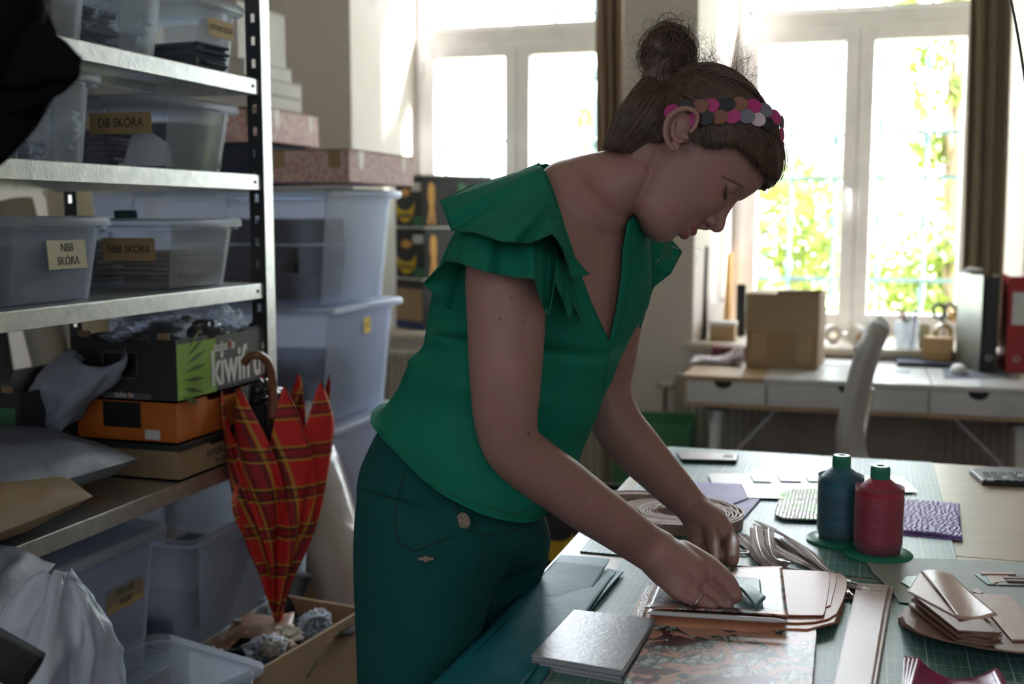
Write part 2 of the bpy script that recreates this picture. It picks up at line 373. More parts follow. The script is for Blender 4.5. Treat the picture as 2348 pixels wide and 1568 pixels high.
def tree(name, label, cat, c, rad, n, size, mtl, seed, trunk=True, group=None, flat=1.0):
    r = random.Random(seed); t = thing(name, label, cat, T((c[0], c[1], -.3)), group)
    mb = MB(); cl = [(Vector((r.gauss(0, .45)*rad[0], r.gauss(0, .4)*rad[1], r.uniform(-1, 1)*rad[2])), r.uniform(.16, .38)*min(rad[0], rad[2])) for _ in range(26)]
    for i in range(n):
        q, s = r.choice(cl); p = Vector(c) + q + Vector((r.gauss(0, s), r.gauss(0, s), r.gauss(0, s)))
        if p.z < -.2 or p.y < YO+.45: continue
        a = Vector((r.uniform(-1, 1), r.uniform(-1, 1), r.uniform(-1, 1))).normalized(); b2 = a.orthogonal().normalized(); L = size*r.uniform(.6, 1.3)
        mb.add([p-a*L, p+b2*L*.55, p+a*L, p-b2*L*.55], [(0, 1, 2, 3)])
    mb.build('foliage', mtl, t)['kind'] = 'stuff'
    if trunk:
        mb = MB(); top = Vector((c[0], c[1], c[2]+rad[2]*.6)); bs_ = Vector((c[0]+.1, c[1], -.3))
        mb.tube([bs_, bs_.lerp(top, .4)+Vector((.06, 0, 0)), top], [.09, .06, .02])
        for k in range(7):
            s0 = bs_.lerp(top, .35+.08*k); mb.tube([s0, s0+Vector((r.uniform(-.6, .6)*rad[0], r.uniform(-.2, .2), .3+r.random()*.4))], [.025, .006], 6)
        mb.build('trunk', bark, t, smooth=True)
tree('shrub', 'yellow green sunlit shrub low outside the left pane of the right window', 'shrub', (-.55, 8.2, .95), (.75, .3, .75), 5200, .035, leafA, 1, True)
tree('shrub', 'yellow green sunlit shrub low outside the right pane of the right window', 'shrub', (.62, 8.0, .85), (.62, .3, .8), 5200, .035, leafA, 2, True)
tree('tree', 'tall yellow green climbing tree outside the right pane of the right window', 'tree', (.42, 7.6, 2.25), (.20, .2, 1.5), 2600, .04, leafA, 3, True)
tree('tree', 'blue green distant tree at the right edge of the right window', 'tree', (1.15, 10.0, 2.0), (.5, .5, 1.2), 2200, .06, leafC, 4, True)
tree('tree', 'green tree behind the top light of the right window', 'tree', (.7, 9.3, 3.75), (.55, .4, .5), 1500, .06, leafB, 5, True)
tree('shrub', 'small faint yellow shrub far outside the left window', 'shrub', (-3.9, 9.0, 1.1), (.5, .3, .5), 500, .05, leafA, 6, True)
tree('tree', 'faint green tree outside the left window beside the brown curtain', 'tree', (-2.15, 9.3, 1.75), (.22, .3, .55), 500, .05, leafA, 8, True)
# ================================================================== SHELVING UNIT
SX, SY0, SY1, SD = -1.32, 1.12, 2.31, .54
zs = [UX(582, 180, SX).z, UX(582, 400, SX).z, UX(586, 651, SX).z, UX(525, 1064, SX).z, .50]
shelfu = thing('shelving_unit', 'galvanised steel shelving unit with perforated posts on the left', 'shelving unit', T((SX-SD/2, (SY0+SY1)/2, 0)))
def post(x, y, sx, sy):
    mb = MB(); z1 = 2.45
    holes = []
    # L section: web along X (facing -Y) built with slots, flange along Y
    w_ = .038; t = .002
    z = .0; pitch = .05
    xa, xb = (x, x+sx*w_)
    x0, x1 = min(xa, xb), max(xa, xb); hx = (x0+x1)/2
    k = 0
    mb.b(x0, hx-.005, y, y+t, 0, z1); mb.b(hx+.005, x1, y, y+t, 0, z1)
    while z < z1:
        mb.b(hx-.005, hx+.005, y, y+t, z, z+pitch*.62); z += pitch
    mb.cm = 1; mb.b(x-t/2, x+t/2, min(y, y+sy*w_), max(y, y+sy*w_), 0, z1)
    return mb
for (x, y, sx, sy) in ((SX+.006, SY1, -1, 1), (SX-SD, SY1, 1, 1), (SX+.006, SY0, -1, -1), (SX-SD, SY0, 1, -1)):
    pb = post(x, y, sx, sy).build('post', [MT['dsteel'], MT['steel']], shelfu)  # dark web, bright flange: shade and window light put into the colours
for i, z in enumerate(zs):
    mb = MB(); h = .034; x0, x1, y0, y1 = SX-SD+.004, SX, SY0+.003, SY1-.003
    mb.b(x0, x1, y0, y1, z-.0015, z)
    mb.b(x1-.0015, x1, y0, y1, z-h, z-.0015); mb.b(x0, x0+.0015, y0, y1, z-h, z-.0015)
    mb.b(x0, x1, y0, y0+.0015, z-h, z-.0015); mb.b(x0, x1, y1-.0015, y1, z-h, z-.0015)
    mb.b(x1-.014, x1, y0, y1, z-h, z-h+.0015)
    mb.b(x0+.24, x0+.26, y0, y1, z-.02, z-.0015)
    sh = mb.build('shelf', MT['steel'], shelfu, bev=.0008)
    mb = MB(); mb.tube([(SX, SY1-.028, z-.017), (SX+.002, SY1-.028, z-.017)], .004, 6); mb.build('rivet', MT['black'], sh)
for s in (-1,):
    mb = MB(); mb.tube([(SX-SD+.02, SY0+.02, 1.0), (SX-SD+.02, SY1-.02, .55)], .004, 6); mb.tube([(SX-SD+.015, SY0+.02, .55), (SX-SD+.015, SY1-.02, 1.0)], .004, 6)
    mb.build('cross_brace', MT['dsteel'], shelfu)
# ------------------------------------------------------------------ clear boxes
def rrect(hx, hy, r, z, n=4):
    out = []
    for cx_, cy_, a0 in ((hx-r, hy-r, 0), (-hx+r, hy-r, 90), (-hx+r, -hy+r, 180), (hx-r, -hy+r, 270)):
        for k in range(n+1):
            a = R(a0+90*k/n); out.append(Vector((cx_+r*math.cos(a), cy_+r*math.sin(a), z)))
    return out
def clear_box(label, M, lx, ly, h, lid=True, mt='plain', cat='plastic box', group=None, rim=.012, taper=.9, name='clear_box'):
    """footprint lx by ly at the rim, origin base centre"""
    t = thing(name, label, cat, M, group)
    hx, hy = lx/2-rim, ly/2-rim; r = .03 if lx < .5 else .05
    def ring(f, z, e=0): return rrect(hx*f+e, hy*f+e, r, z)
    mb = MB(M); th = .002
    outer = [ring(taper, 0.0), ring(taper+.01, .006), ring(1, h-.012), ring(1, h-.012, rim), ring(1, h, rim), ring(1, h, -th), ring(taper, .004, -th)]
    mb.rings(outer, cap=True)
    mb.build('box_body', MT[mt], t, auto=50)
    for s in (-1, 1):                          # moulded corner ribs under the rim
        mb = MB(M); mb.box((hx*.35*s, -hy-.004, h-.03), (.008, .008, .03)); mb.build('rib', MT[mt], t)
    if lid:
        mb = MB(M); e = rim+.004
        rs = [ring(1, h-.006, e), ring(1, h+.008, e), ring(1, h+.012, e-.004), ring(1, h+.012, e-.018), ring(1, h+.006, e-.024), ring(1, h+.006, -.02), ring(1, h+.006, -.05)]
        mb.rings(rs, cap=True); l = mb.build('lid', MT['lid'], t, auto=50)
        for s in (-1, 1):
            mb = MB(M); mb.box((0, (hy+e+.003)*s, h-.004), (lx*.3, .006, .022)); mb.build('lid_clip', MT['lid'], l, bev=.002)
    return t
def sticker(t, P, right, up, wd, hg, mtl, lines=(), size=.02, wrap=0, name='label_tape', shear=.15):
    right = Vector(right).normalized(); up = Vector(up).normalized(); nrm = right.cross(up)
    up = (up - right*up.dot(right)).normalized()
    M = Matrix.Translation(Vector(P)) @ Matrix(((right.x, up.x, nrm.x, 0), (right.y, up.y, nrm.y, 0), (right.z, up.z, nrm.z, 0), (0, 0, 0, 1)))
    mb = MB(M); mb.b(-wd/2, wd/2, -hg/2, hg/2, 0, .0006)
    if wrap: mb.b(-wd/2-.0006, -wd/2, -hg/2, hg/2, -wrap, .0006)
    s = mb.build(name, mtl, t)
    for k, tx in enumerate(lines):
        text(tx, size, M @ Matrix.Translation((0, (len(lines)-1)*size*.55-k*size*1.1, .0008)), MT['ink'], s, 'handwriting', shear=shear, sx=.85)
    return s
Z0 = Vector((0, 0, 1))
def bundle(label, M, sx, sy, sz, mtl, seed, n=7, name='leather_bundle', cat='leather pieces'):
    r = random.Random(seed); mb = MB(M); z = .003
    for i in range(n):
        h = sz/n; mb.box((r.uniform(-.05, .05)*sx, r.uniform(-.05, .05)*sy, z+h/2), (sx*r.uniform(.7, .95), sy*r.uniform(.7, .95), h*.9), r.uniform(-.15, .15)); z += h
    return tag(mb.build(name, mtl, bev=.003), label, cat)
def crumple(label, M, sx, sy, sz, mtl, seed, name='crumpled_bag', cat='plastic bag', amp=.25, n=28, parent=None, freq=3.0, sol=0):
    r = random.Random(seed); off = Vector((r.uniform(0, 90), r.uniform(0, 90), r.uniform(0, 90))); rs = []
    for i in range(1, n):
        a = PI*i/n - PI/2; ring = []
        for k in range(n*2):
            b = 2*PI*k/(n*2); d = Vector((math.cos(a)*math.cos(b), math.cos(a)*math.sin(b), math.sin(a)))
            f = 1 + amp*(noise.noise(d*freq+off) + .6*abs(noise.noise(d*freq*2.3+off)) - .2)
            ring.append(M @ Vector((d.x*sx*f, d.y*sy*f, max(0, sz*(1+d.z*f)))))
        rs.append(ring)
    mb = MB(); mb.rings(rs); o = mb.build(name, mtl, parent, smooth=True)
    if parent is None: tag(o, label, cat)
    return o
beige = mat('sand_leather', (.40,.30,.22), .7, c2=(.30,.22,.16)); navy = mat('navy_fabric', (.03,.04,.07), .8); plum = mat('plum_leather', (.18,.10,.13), .6, c2=(.10,.07,.10)); grey = mat('grey_felt', (.10,.105,.115), .9, bump=.3)
tealr = mat('teal_leather_scrap', (.05,.16,.16), .6); darkb = mat('brown_leather_scrap', (.09,.055,.04), .6, c2=(.05,.03,.025)); cream = mat('cream_felt', (.55,.50,.42), .9)
# top shelf: three boxes
z = zs[0]+.001
def at_shelf(ya, yb, z, dx, front=.012): return T((SX-front-dx/2, (ya+yb)/2, z))
clear_box('small clear box with dark scraps standing left on the top shelf beside the black jacket', at_shelf(1.60, 1.785, z, .28), .28, .185, .135, True)
bundle('dark scraps inside the left clear box on the top shelf', T((SX-.15, 1.69, z+.005)), .2, .12, .07, darkb, 3)
clear_box('clear box with crumpled foil standing in the middle of the top shelf', at_shelf(1.80, 2.02, z, .36), .36, .205, .140, True)
bundle('brown scraps inside the middle clear box on the top shelf', T((SX-.22, 1.91, z+.005)), .22, .14, .085, darkb, 4)
crumple('crumpled clear cellophane inside the middle clear box on the top shelf', T((SX-.10, 1.92, z+.006)), .07, .06, .045, MT['film'], 5, 'cellophane', 'cellophane', .5)
cb = clear_box('clear box labelled LISTONOSZKA at the right end of the top shelf', at_shelf(2.07, 2.29, z, .36), .36, .21, .140, True)
sticker(cb, Vector((SX-.0205, 2.19, z+.092)), (0, 1, 0), (-.08, 0, 1), .10, .038, MT['masking'], ('LISTONOSZKA',), .0165)
bundle('navy and grey pieces inside the box labelled LISTONOSZKA', T((SX-.13, 2.18, z+.005)), .22, .13, .05, navy, 6)
bundle('grey pieces behind in the box labelled LISTONOSZKA', T((SX-.28, 2.18, z+.005)), .08, .13, .085, grey, 7)
# second shelf
z = zs[1]+.001
clear_box('clear box full of cellophane standing left on the second shelf', at_shelf(1.58, 1.79, z, .28), .28, .19, .150, True)
crumple('crumpled shiny cellophane filling the left clear box on the second shelf', T((SX-.10, 1.68, z+.006)), .075, .06, .055, MT['film'], 11, 'cellophane', 'cellophane', .5)
bundle('dark felt behind in the left clear box on the second shelf', T((SX-.19, 1.69, z+.005)), .09, .13, .10, grey, 12)
cb = clear_box('clear box labelled DB SKÓRA on the second shelf', at_shelf(1.93, 2.27, z, .39), .39, .30, .135, True)
sticker(cb, Vector((SX-.108, 1.9515, z+.090)), (1, 0, 0), (0, -.08, 1), .145, .042, MT['masking'], ('DB SKÓRA',), .026)
bundle('navy folded leather inside the box labelled DB SKÓRA', T((SX-.11, 2.16, z+.005)), .14, .15, .095, navy, 14, 5)
bundle('plum and pink leather bundle inside the box labelled DB SKÓRA', T((SX-.27, 2.12, z+.005)), .14, .18, .08, plum, 15)
mb = MB(); q = T((SX-.09, 2.01, z+.008), .3); mb.M = q; mb.prism([Vector((-.05, 0, 0)), Vector((.05, 0, 0)), Vector((.045, 0, .045)), Vector((.0, .0, .075)), Vector((-.03, 0, .06))], (0, .002, 0))
tag(mb.build('paper_sheet', MT['paper']), 'white paper sheet standing inside the box labelled DB SKÓRA', 'paper')
# third shelf
z = zs[2]+.001
cb = clear_box('frosted long box labelled NBB SKÓRA at the left of the third shelf', at_shelf(1.345, 1.80, z, .28), .28, .44, .140, True, 'frost')
sticker(cb, Vector((SX-.0175, 1.665, z+.085)), (0, 1, 0), (-.08, 0, 1), .10, .050, MT['ctape'], ('NBB', 'SKÓRA'), .021)
bundle('teal leather inside the long box labelled NBB SKÓRA', T((SX-.14, 1.54, z+.005)), .17, .22, .06, tealr, 16)
bundle('brown leather on the teal leather in the long box labelled NBB SKÓRA', T((SX-.14, 1.55, z+.068)), .16, .20, .03, darkb, 17, 3)
cb = clear_box('clear box labelled NBB SKÓRA on brown tape, right on the third shelf', at_shelf(1.93, 2.27, z, .39), .39, .30, .135, True)
sticker(cb, Vector((SX-.100, 1.9515, z+.085)), (1, 0, 0), (0, -.08, 1), .125, .046, MT['masking'], ('NBB SKÓRA',), .022)
bundle('sand coloured leather inside the right box labelled NBB SKÓRA', T((SX-.12, 2.12, z+.005)), .16, .20, .07, beige, 18)
bundle('brown leather behind in the right box labelled NBB SKÓRA', T((SX-.29, 2.12, z+.005)), .12, .20, .09, darkb, 19)
# rolls seen behind the third and fourth shelf
def roll(label, a, b, r, mtl, name='fabric_roll', cat='roll', hole=True, turns=3):
    mb = MB(); a = Vector(a); b = Vector(b); d = (b-a).normalized(); x = d.orthogonal().normalized(); y = d.cross(x)
    def fn(u, v):
        ang = u*turns*2*PI; rr = r*(1-.12*(1-u)*turns/3*1.5); p = a.lerp(b, v) + (x*math.cos(ang)+y*math.sin(ang))*rr
        return p
    mb.grid(fn, turns*20, 2)
    return tag(mb.build(name, mtl, smooth=True, sol=.0015), label, cat)
roll('small teal leather roll lying on the lid of the right box labelled NBB SKÓRA', UX(262, 494, SX-.30), UX(315, 492, SX-.26), .012, tealr, turns=3)
greyb = mat('greige_vinyl', (.33,.31,.27), .5, c2=(.28,.26,.23))
roll('pale beige roll leaning behind the shelving, left of the big clear boxes', (-2.02, 2.75, 0), (-2.10, 2.62, 1.52), .06, mat('beige_vinyl', (.50,.44,.32), .4), turns=2)
roll('greige roll leaning behind the shelving next to the pale beige roll', (-1.93, 2.62, 0), (-2.28, 2.62, 1.44), .055, greyb, turns=2)
roll('dark grey roll leaning behind the shelving, left of the greige roll', (-2.13, 2.48, 0), (-2.36, 2.52, 1.48), .06, mat('charcoal_vinyl', (.05,.052,.058), .6), turns=2)
# ------------------------------------------------------------------ fourth shelf: fruit boxes
z = zs[3]+.001
def tray(label, M, lx, ly, h, mt, inner='kraft', name='fruit_box', tabs=True, cut=True):
    t = thing(name, label, 'cardboard box', M); th = .004
    mb = MB(M); mb.b(-lx/2, lx/2, -ly/2, ly/2, 0, th); mb.build('base_board', MT[inner], t)
    c = .25*lx
    for s in (-1, 1):
        mb = MB(M); y = s*(ly/2-th/2)
        if cut:   # long side with a notch in the top edge
            mb.prism([Vector((-lx/2, y-th/2, 0)), Vector((lx/2, y-th/2, 0)), Vector((lx/2, y-th/2, h)), Vector((lx*.3, y-th/2, h)), Vector((lx*.27, y-th/2, h*.93)), Vector((-lx*.27, y-th/2, h*.93)), Vector((-lx*.3, y-th/2, h)), Vector((-lx/2, y-th/2, h))], (0, th, 0))
        else: mb.b(-lx/2, lx/2, y-th/2, y+th/2, 0, h)
        mb.build('side_wall', [MT[mt]], t)
    for s in (-1, 1):
        mb = MB(M); x = s*(lx/2-th/2); hh = h
        mb.prism([Vector((x-th/2, -ly/2+th, 0)), Vector((x-th/2, ly/2-th, 0)), Vector((x-th/2, ly/2-th, hh)), Vector((x-th/2, ly*.2, hh)), Vector((x-th/2, ly*.17, hh*.86)), Vector((x-th/2, -ly*.17, hh*.86)), Vector((x-th/2, -ly*.2, hh)), Vector((x-th/2, -ly/2+th, hh))] , (th, 0, 0))
        mb.build('end_wall', MT[mt], t)
    if tabs:
        for sx in (-1, 1):
            for sy in (-1, 1):
                mb = MB(M); mb.box((sx*(lx/2-.03), sy*(ly/2-.004), h+.006), (.025, .006, .014)); mb.build('stacking_tab', MT[inner], t)
    return t
Mk = T((SX-.005-.125, 2.145, z))
t = tray('plain kraft tray at the bottom of the fruit box stack on the fourth shelf', Mk, .25, .37, .062, 'kraft2', tabs=False, cut=False)
text('HYDROWER', .022, Mk @ T((.1254, -.02, .036), PI/2) @ Matrix.Rotation(PI/2, 4, 'X'), MT['ink'], t, 'printed_text'); text('2 x 250 g', .016, Mk @ T((.1254, -.02, .016), PI/2) @ Matrix.Rotation(PI/2, 4, 'X'), MT['ink'], t, 'printed_text')
text('HYDROWER', .018, Mk @ T((-.03, -.1854, .034)) @ Matrix.Rotation(PI/2, 4, 'X'), MT['ink'], t, 'printed_text')
mb = MB(); mb.b(SX-.26, SX+.002, 1.955, 2.335, z+.063, z+.074)
tag(mb.build('cardboard_sheet', MT['blk'], bev=.001), 'thin black cardboard sheet between the kraft tray and the orange box', 'cardboard')
Mo = T((SX-.01-.12, 2.145, z+.075))
t = tray('orange fruit box in the middle of the stack on the fourth shelf', Mo, .24, .36, .085, 'orange', tabs=False, cut=False)
mb = MB(Mo); mb.b(-.055, .035, -.1815, -.180, .03, .083); mb.build('hand_hole', MT['black'], t)
mb = MB(Mo); mb.b(.045, .080, -.1818, -.180, .008, .028); mb.build('paper_sticker', MT['cwhite'], t)
Mb_ = T((SX-.004-.125, 2.15, z+.162)); kb = tray('black and lime KIWIFRUIT box on top of the stack on the fourth shelf', Mb_, .25, .38, .128, 'blk')
# printed artwork of the fruit box: camera-side end and aisle side
mb = MB(Mb_); mb.b(.1252, .1258, -.188, -.045, .004, .118); mb.build('printed_panel', MT['ygreen'], kb)
dg = mat('grey_print', (.11,.11,.105), .7)
mb = MB(Mb_); mb.b(.1252, .1258, -.045, .188, .010, .122); mb.build('printed_panel', dg, kb)
fr_ = mat('frond_print', (.08,.13,.025), .7)
for k in range(7):
    mb = MB(Mb_); a = R(-40+22*k*.75); y0, z0 = -.175, .02+.012*k
    mb.M = Mb_ @ T((.1262, -.172+.004*k, .012+.016*k)) @ Matrix.Rotation(a*.6, 4, 'X'); L = .085-.006*abs(k-3)
    mb.prism([Vector((0, 0, -.001)), Vector((0, L*.5, -.005)), Vector((0, L, 0)), Vector((0, L*.5, .005))], (.0004, 0, 0)); mb.build('frond_print', fr_, kb)
Mt = Mb_ @ T((.1264, .052, .050), PI/2) @ Matrix.Rotation(PI/2, 4, 'X')
text('kiwifruit', .105, Mt @ Matrix.Translation((.008, 0, 0)), MT['cwhite'], kb, 'printed_text', offset=.0026, sx=.72)
text('subs le', .030, Mb_ @ T((.1264, -.010, .098), PI/2) @ Matrix.Rotation(PI/2, 4, 'X'), MT['cwhite'], kb, 'printed_text', offset=.0008)
mb = MB(Mb_); mb.tube([(.1262, .013, .098), (.1268, .013, .098)], .007, 16); mb.build('sun_print', MT['orange'], kb)
mb = MB(Mb_); mb.b(-.075, .065, -.1908, -.1902, .004, .016); mb.build('printed_panel', dg, kb)
text('subs le', .017, Mb_ @ T((.0, -.1912, .012)) @ Matrix.Rotation(PI/2, 4, 'X'), MT['cwhite'], kb, 'printed_text')
mb = MB(Mb_); mb.tube([(.013, -.1908, .012), (.013, -.1914, .012)], .0045, 12); mb.build('sun_print', MT['orange'], kb)
mb = MB(Mb_); mb.b(-.05, .035, -.1906, -.1902, .045, .100); hh = mb.build('hand_hole', MT['black'], kb)
mb = MB(Mb_)
for q in ((-.05, .035, .098, .101), (-.05, .035, .045, .048), (-.05, -.047, .045, .101), (.032, .035, .045, .101)): mb.b(q[0], q[1], -.1912, -.1902, q[2], q[3])
mb.build('hand_hole_rim', dg, kb)
crumple('crumpled clear bag heaped in the kiwifruit box, left end', Mb_ @ T((0, -.09, .08)), .09, .08, .045, MT['film'], 21, amp=.6)
crumple('dark crumpled film heaped in the middle of the kiwifruit box', Mb_ @ T((0, .03, .07)), .10, .10, .038, mat('smoky_film', (.10,.11,.11), .12), 22, amp=.5)
crumple('shiny crumpled cellophane at the right end of the kiwifruit box', Mb_ @ T((.04, .12, .085)), .05, .05, .04, MT['film'], 23, amp=.7, name='cellophane', cat='cellophane')
# dark banana box at the left back, white bag
Mx = T((SX-.40, 2.02, z))
t = tray('dark banana box standing at the back left of the fourth shelf', Mx, .26, .40, .19, 'blk', 'kraft')
mb = MB(Mx)
for k in range(4): mb.prism([Vector((-.11+.05*k, -.2002, .04)), Vector((-.09+.05*k, -.2002, .02)), Vector((-.065+.05*k, -.2002, .10)), Vector((-.08+.05*k, -.2002, .13))], (0, -.0006, 0))
mb.build('banana_print', MT['yellow'], t)
mb = MB(Mx); mb.b(.02, .12, -.2010, -.2002, .03, .16); mb.build('green_print', MT['green'], t)
M = T((SX-.24, 1.93, z+.10), .2) @ Matrix.Scale(.85, 4)
mb = MB()
def wb(u, v):      # white bag with an upturned open mouth slumping against the boxes
    a = u*2*PI; rr = .030+.040*math.sin(v*PI*.75)+.010*math.sin(a*5+v*4)+.02*noise.noise(Vector((math.cos(a)*2, math.sin(a)*2, v*4)))
    return M @ Vector((rr*1.3*math.cos(a)+.16*(v-.5), rr*.8*math.sin(a), -.02+.20*v+.02*math.sin(a*2+1)))
mb.grid(wb, 40, 16); tag(mb.build('plastic_bag', MT['wpoly'], smooth=True, sol=.001), 'crumpled white plastic bag standing behind the kiwifruit box', 'plastic bag')
# mailers at the near end of the fourth shelf
def pillow(name, label, cat, P4, th, mtl, seed, amp=.012, crease=1.0, nz=None):
    """a stuffed envelope: P4 corners of the base outline, thickness th"""
    r = random.Random(seed); off = Vector((r.uniform(0, 50),)*3); a, b, c, d = [Vector(p) for p in P4]; mb = MB()
    def lay(s):
        def fn(u, v):
            p = a.lerp(b, u).lerp(d.lerp(c, u), v); e = (max(0, 4*u*(1-u))**.45)*(max(0, 4*v*(1-v))**.45)
            n1 = noise.noise(Vector((u*5, v*4, 0))+off); return p + Vector((0, 0, 1))*(th*.5*e*(s if s > 0 else -1) + th*.5 + amp*e*n1*crease)
        return fn
    mb.grid(lay(1), 36, 26); mb.grid(lay(-1), 36, 26)
    return tag(mb.build(name, mtl, smooth=True), label, cat)
bk = mat('brown_kraft_paper', (.26,.17,.095), .7, c2=(.22,.145,.08), bump=.3, bscale=12, bd=.01)
zz = zs[3]+.002
pillow('padded_envelope', 'grey blue poly mailer bulging on the near end of the fourth shelf', 'mailer', [(SX-.50, 1.35, zz+.02), (SX-.03, 1.40, zz+.01), (SX-.025, 1.86, zz), (SX-.40, 1.86, zz+.03)], .135, MT['gpoly'], 31, .03)
pillow('padded_envelope', 'brown paper mailer lying in front of the grey blue mailer', 'mailer', [(SX-.22, 1.30, zz), (SX+.035, 1.32, zz), (SX+.02, 1.66, zz), (SX-.16, 1.70, zz+.06)], .085, bk, 32, .015)
pillow('padded_envelope', 'bluish poly mailer with a torn corner hanging over the shelf edge at the left', 'mailer', [(SX-.05, 1.24, zz-.07), (SX+.14, 1.26, zz-.10), (SX+.075, 1.49, zz-.055), (SX-.02, 1.42, zz-.0)], .06, MT['gpoly'], 33, .02)
# black felt and film draped over the aisle edge between the fruit boxes
mb = MB(); O = Vector((SX, 2.16, z+.165))
def fd(u, v):
    y = O.y-.02+.16*u*(1-.35*v)+.01*math.sin(v*9); x = SX+.006+.030*math.sin(u*9+2*v)*(.3+v)*.6+.028*v; return Vector((x+.01, y, O.z-.150*v*(.6+.4*math.sin(u*PI))))
mb.grid(fd, 30, 16); tag(mb.build('felt_piece', MT['dark'], smooth=True, sol=.002), 'black felt piece hanging out between the kiwifruit and orange boxes', 'felt')
crumple('shiny black film bulging beside the black felt piece under the kiwifruit box', T((SX+.02, 2.27, z+.10)), .022, .05, .035, mat('black_film', (.02,.02,.022), .15), 35, amp=.5)
# ------------------------------------------------------------------ umbrella hooked on the kiwifruit box
m, nt, bs = newmat('red_tartan'); tc = nt.nodes.new('ShaderNodeTexCoord'); sp = nt.nodes.new('ShaderNodeSeparateXYZ'); nt.links.new(tc.outputs['UV'], sp.inputs[0])
sp2 = nt.nodes.new('ShaderNodeSeparateXYZ'); nt.links.new(tc.outputs['Object'], sp2.inputs[0])
def band(x, per, ph, wd): f = mth(nt, 'FRACT', mth(nt, 'MULTIPLY_ADD', x, per, ph)); return mth(nt, 'LESS_THAN', f, wd)
col = (.62,.022,.018)
cx_ = mix(nt, mth(nt, 'MULTIPLY', band(sp.outputs[0], 10, .0, .38), .55), col, (.20,.01,.02)); cx_ = mix(nt, mth(nt, 'MULTIPLY', band(sp2.outputs[2], 11, .0, .38), .55), cx_, (.20,.01,.02))
for (ax, per) in ((0, 10), (1, 11)):
    for ph, wd, cc in ((.0, .05, (.55,.38,.04)), (.33, .05, (.55,.38,.04)), (.08, .05, (.01,.03,.02)), (.26, .05, (.01,.03,.02))):
        cx_ = mix(nt, mth(nt, 'MULTIPLY', band(sp.outputs[0] if ax == 0 else sp2.outputs[2], per, -ph+1, wd), .6), cx_, cc)
nt.links.new(cx_, bs.inputs['Base Color']); bs.inputs['Roughness'].default_value = .55; tartan = m
ut = UX(610, 905, SX+.06); zt_ = ut.z; ux, uy = SX+.075, UX(632, 1150, SX+.075).y
Mu = T((ux, uy, .42)); um = thing('umbrella', 'folded red tartan umbrella hanging by its wooden crook from the fruit boxes', 'umbrella', Mu)
zh = UX(632, 1000, ux).z; zlow = UX(645, 1370, ux).z
mb = MB(); mb.tube([(ux-.01, uy, zh+.05), (ux, uy, zlow-.04)], .005); mb.build('shaft', MT['black'], um)
mb = MB(); mb.tube([(ux-.012, uy, zh+.02), (ux-.012, uy, zh+.075)], .010); mb.build('runner', MT['black'], um)
crook = [UX(624, 960, ux), UX(627, 925, ux), UX(625, 880, ux), UX(620, 845, ux), UX(607, 822, ux-.005), UX(590, 814, ux-.012), UX(572, 818, ux-.03), UX(560, 832, ux-.045)]
mb = MB(); mb.tube(cr([tuple(p) for p in crook], 5), .0095, 10); mb.build('crook_handle', mat('crook_wood', (.22,.10,.05), .4), um, smooth=True)
NR = 8
def canopy(u, v):        # v: 0 = tips (top, open), 1 = bottom ferrule
    a = u*2*PI; k = math.cos(a*NR); hpx = 1.0
    top = .030*abs(math.cos(a*NR/2))**2.2*2.2 - .03
    zz = zh + .055 + top*2 - (zh+.055-zlow)*v
    prof = .100*(1-v)**.75 + .012 + .018*math.sin(PI*min(1, v*1.4))
    rr = prof*(1 - .30*(1-abs(math.cos(a*NR/2)))*(1-.3*v))*(1+.10*math.sin(a*3+v*5))
    tw = a + .5*math.sin(3*v)
    return Vector((ux+rr*math.cos(tw)*1.05+.010*math.sin(5*v+a), uy+rr*math.sin(tw), zz))
mb = MB(); mb.grid(canopy, NR*20, 40); mb.build('canopy', tartan, um, smooth=True, sol=.0008)
for k in range(NR):
    a = k/NR; mb = MB(); mb.tube([canopy(a, .0)+Vector((0, 0, .006)), canopy(a, .03), canopy(a, .3), canopy(a, .6)], .0015, 5); mb.build('rib', MT['dsteel'], um)
mb = MB(); q = [UX(545, 1110, ux+.02), UX(537, 1150, ux+.03), UX(545, 1190, ux+.03), UX(563, 1225, ux+.02)]
mb.grid(lambda u, v: Vector(cr([tuple(p) for p in q], 6)[min(18, int(v*18))])+Vector((0, .018*(u-.5), .0)), 1, 18); mb.build('closing_strap', tartan, um, sol=.001)
# ------------------------------------------------------------------ lower boxes
z5 = zs[4]+.001
cb = clear_box('clear box labelled DELUXE PASKI under the fourth shelf', T((SX-.02-.14, 1.63, z5)), .30, .60, UX(345, 1235, SX).z-z5, True, 'frost', rim=.016)
zt5 = UX(345, 1235, SX).z
sticker(cb, UX(283, 1362, SX-.036)+Vector((.004, 0, 0)), (0, 1, 0), (-.06, 0, 1), .115, .048, MT['masking'], ('DELUXE', 'PASKI'), .018)
bundle('dark strips inside the box labelled DELUXE PASKI', T((SX-.17, 1.55, z5+.005)), .16, .30, .12, grey, 41)
ob_ = clear_box('large open clear bin behind the DELUXE PASKI box', T((SX-.20, 2.245, z5-.12)), .46, .58, UX(430, 1240, SX).z-z5+.12, False, 'frost', rim=.018, name='open_clear_bin')
bundle('dark folded fabric inside the large open clear bin', T((SX-.20, 2.25, z5-.11)), .34, .42, .20, MT['dark'], 42)
# the stack the bin stands on is below the frame edge
mb = MB(); mb.b(SX-.40, SX+.01, 1.98, 2.5, 0, z5-.122); tag(mb.build('storage_crate', MT['kraft'], bev=.003), 'kraft carton under the large open clear bin', 'cardboard box')
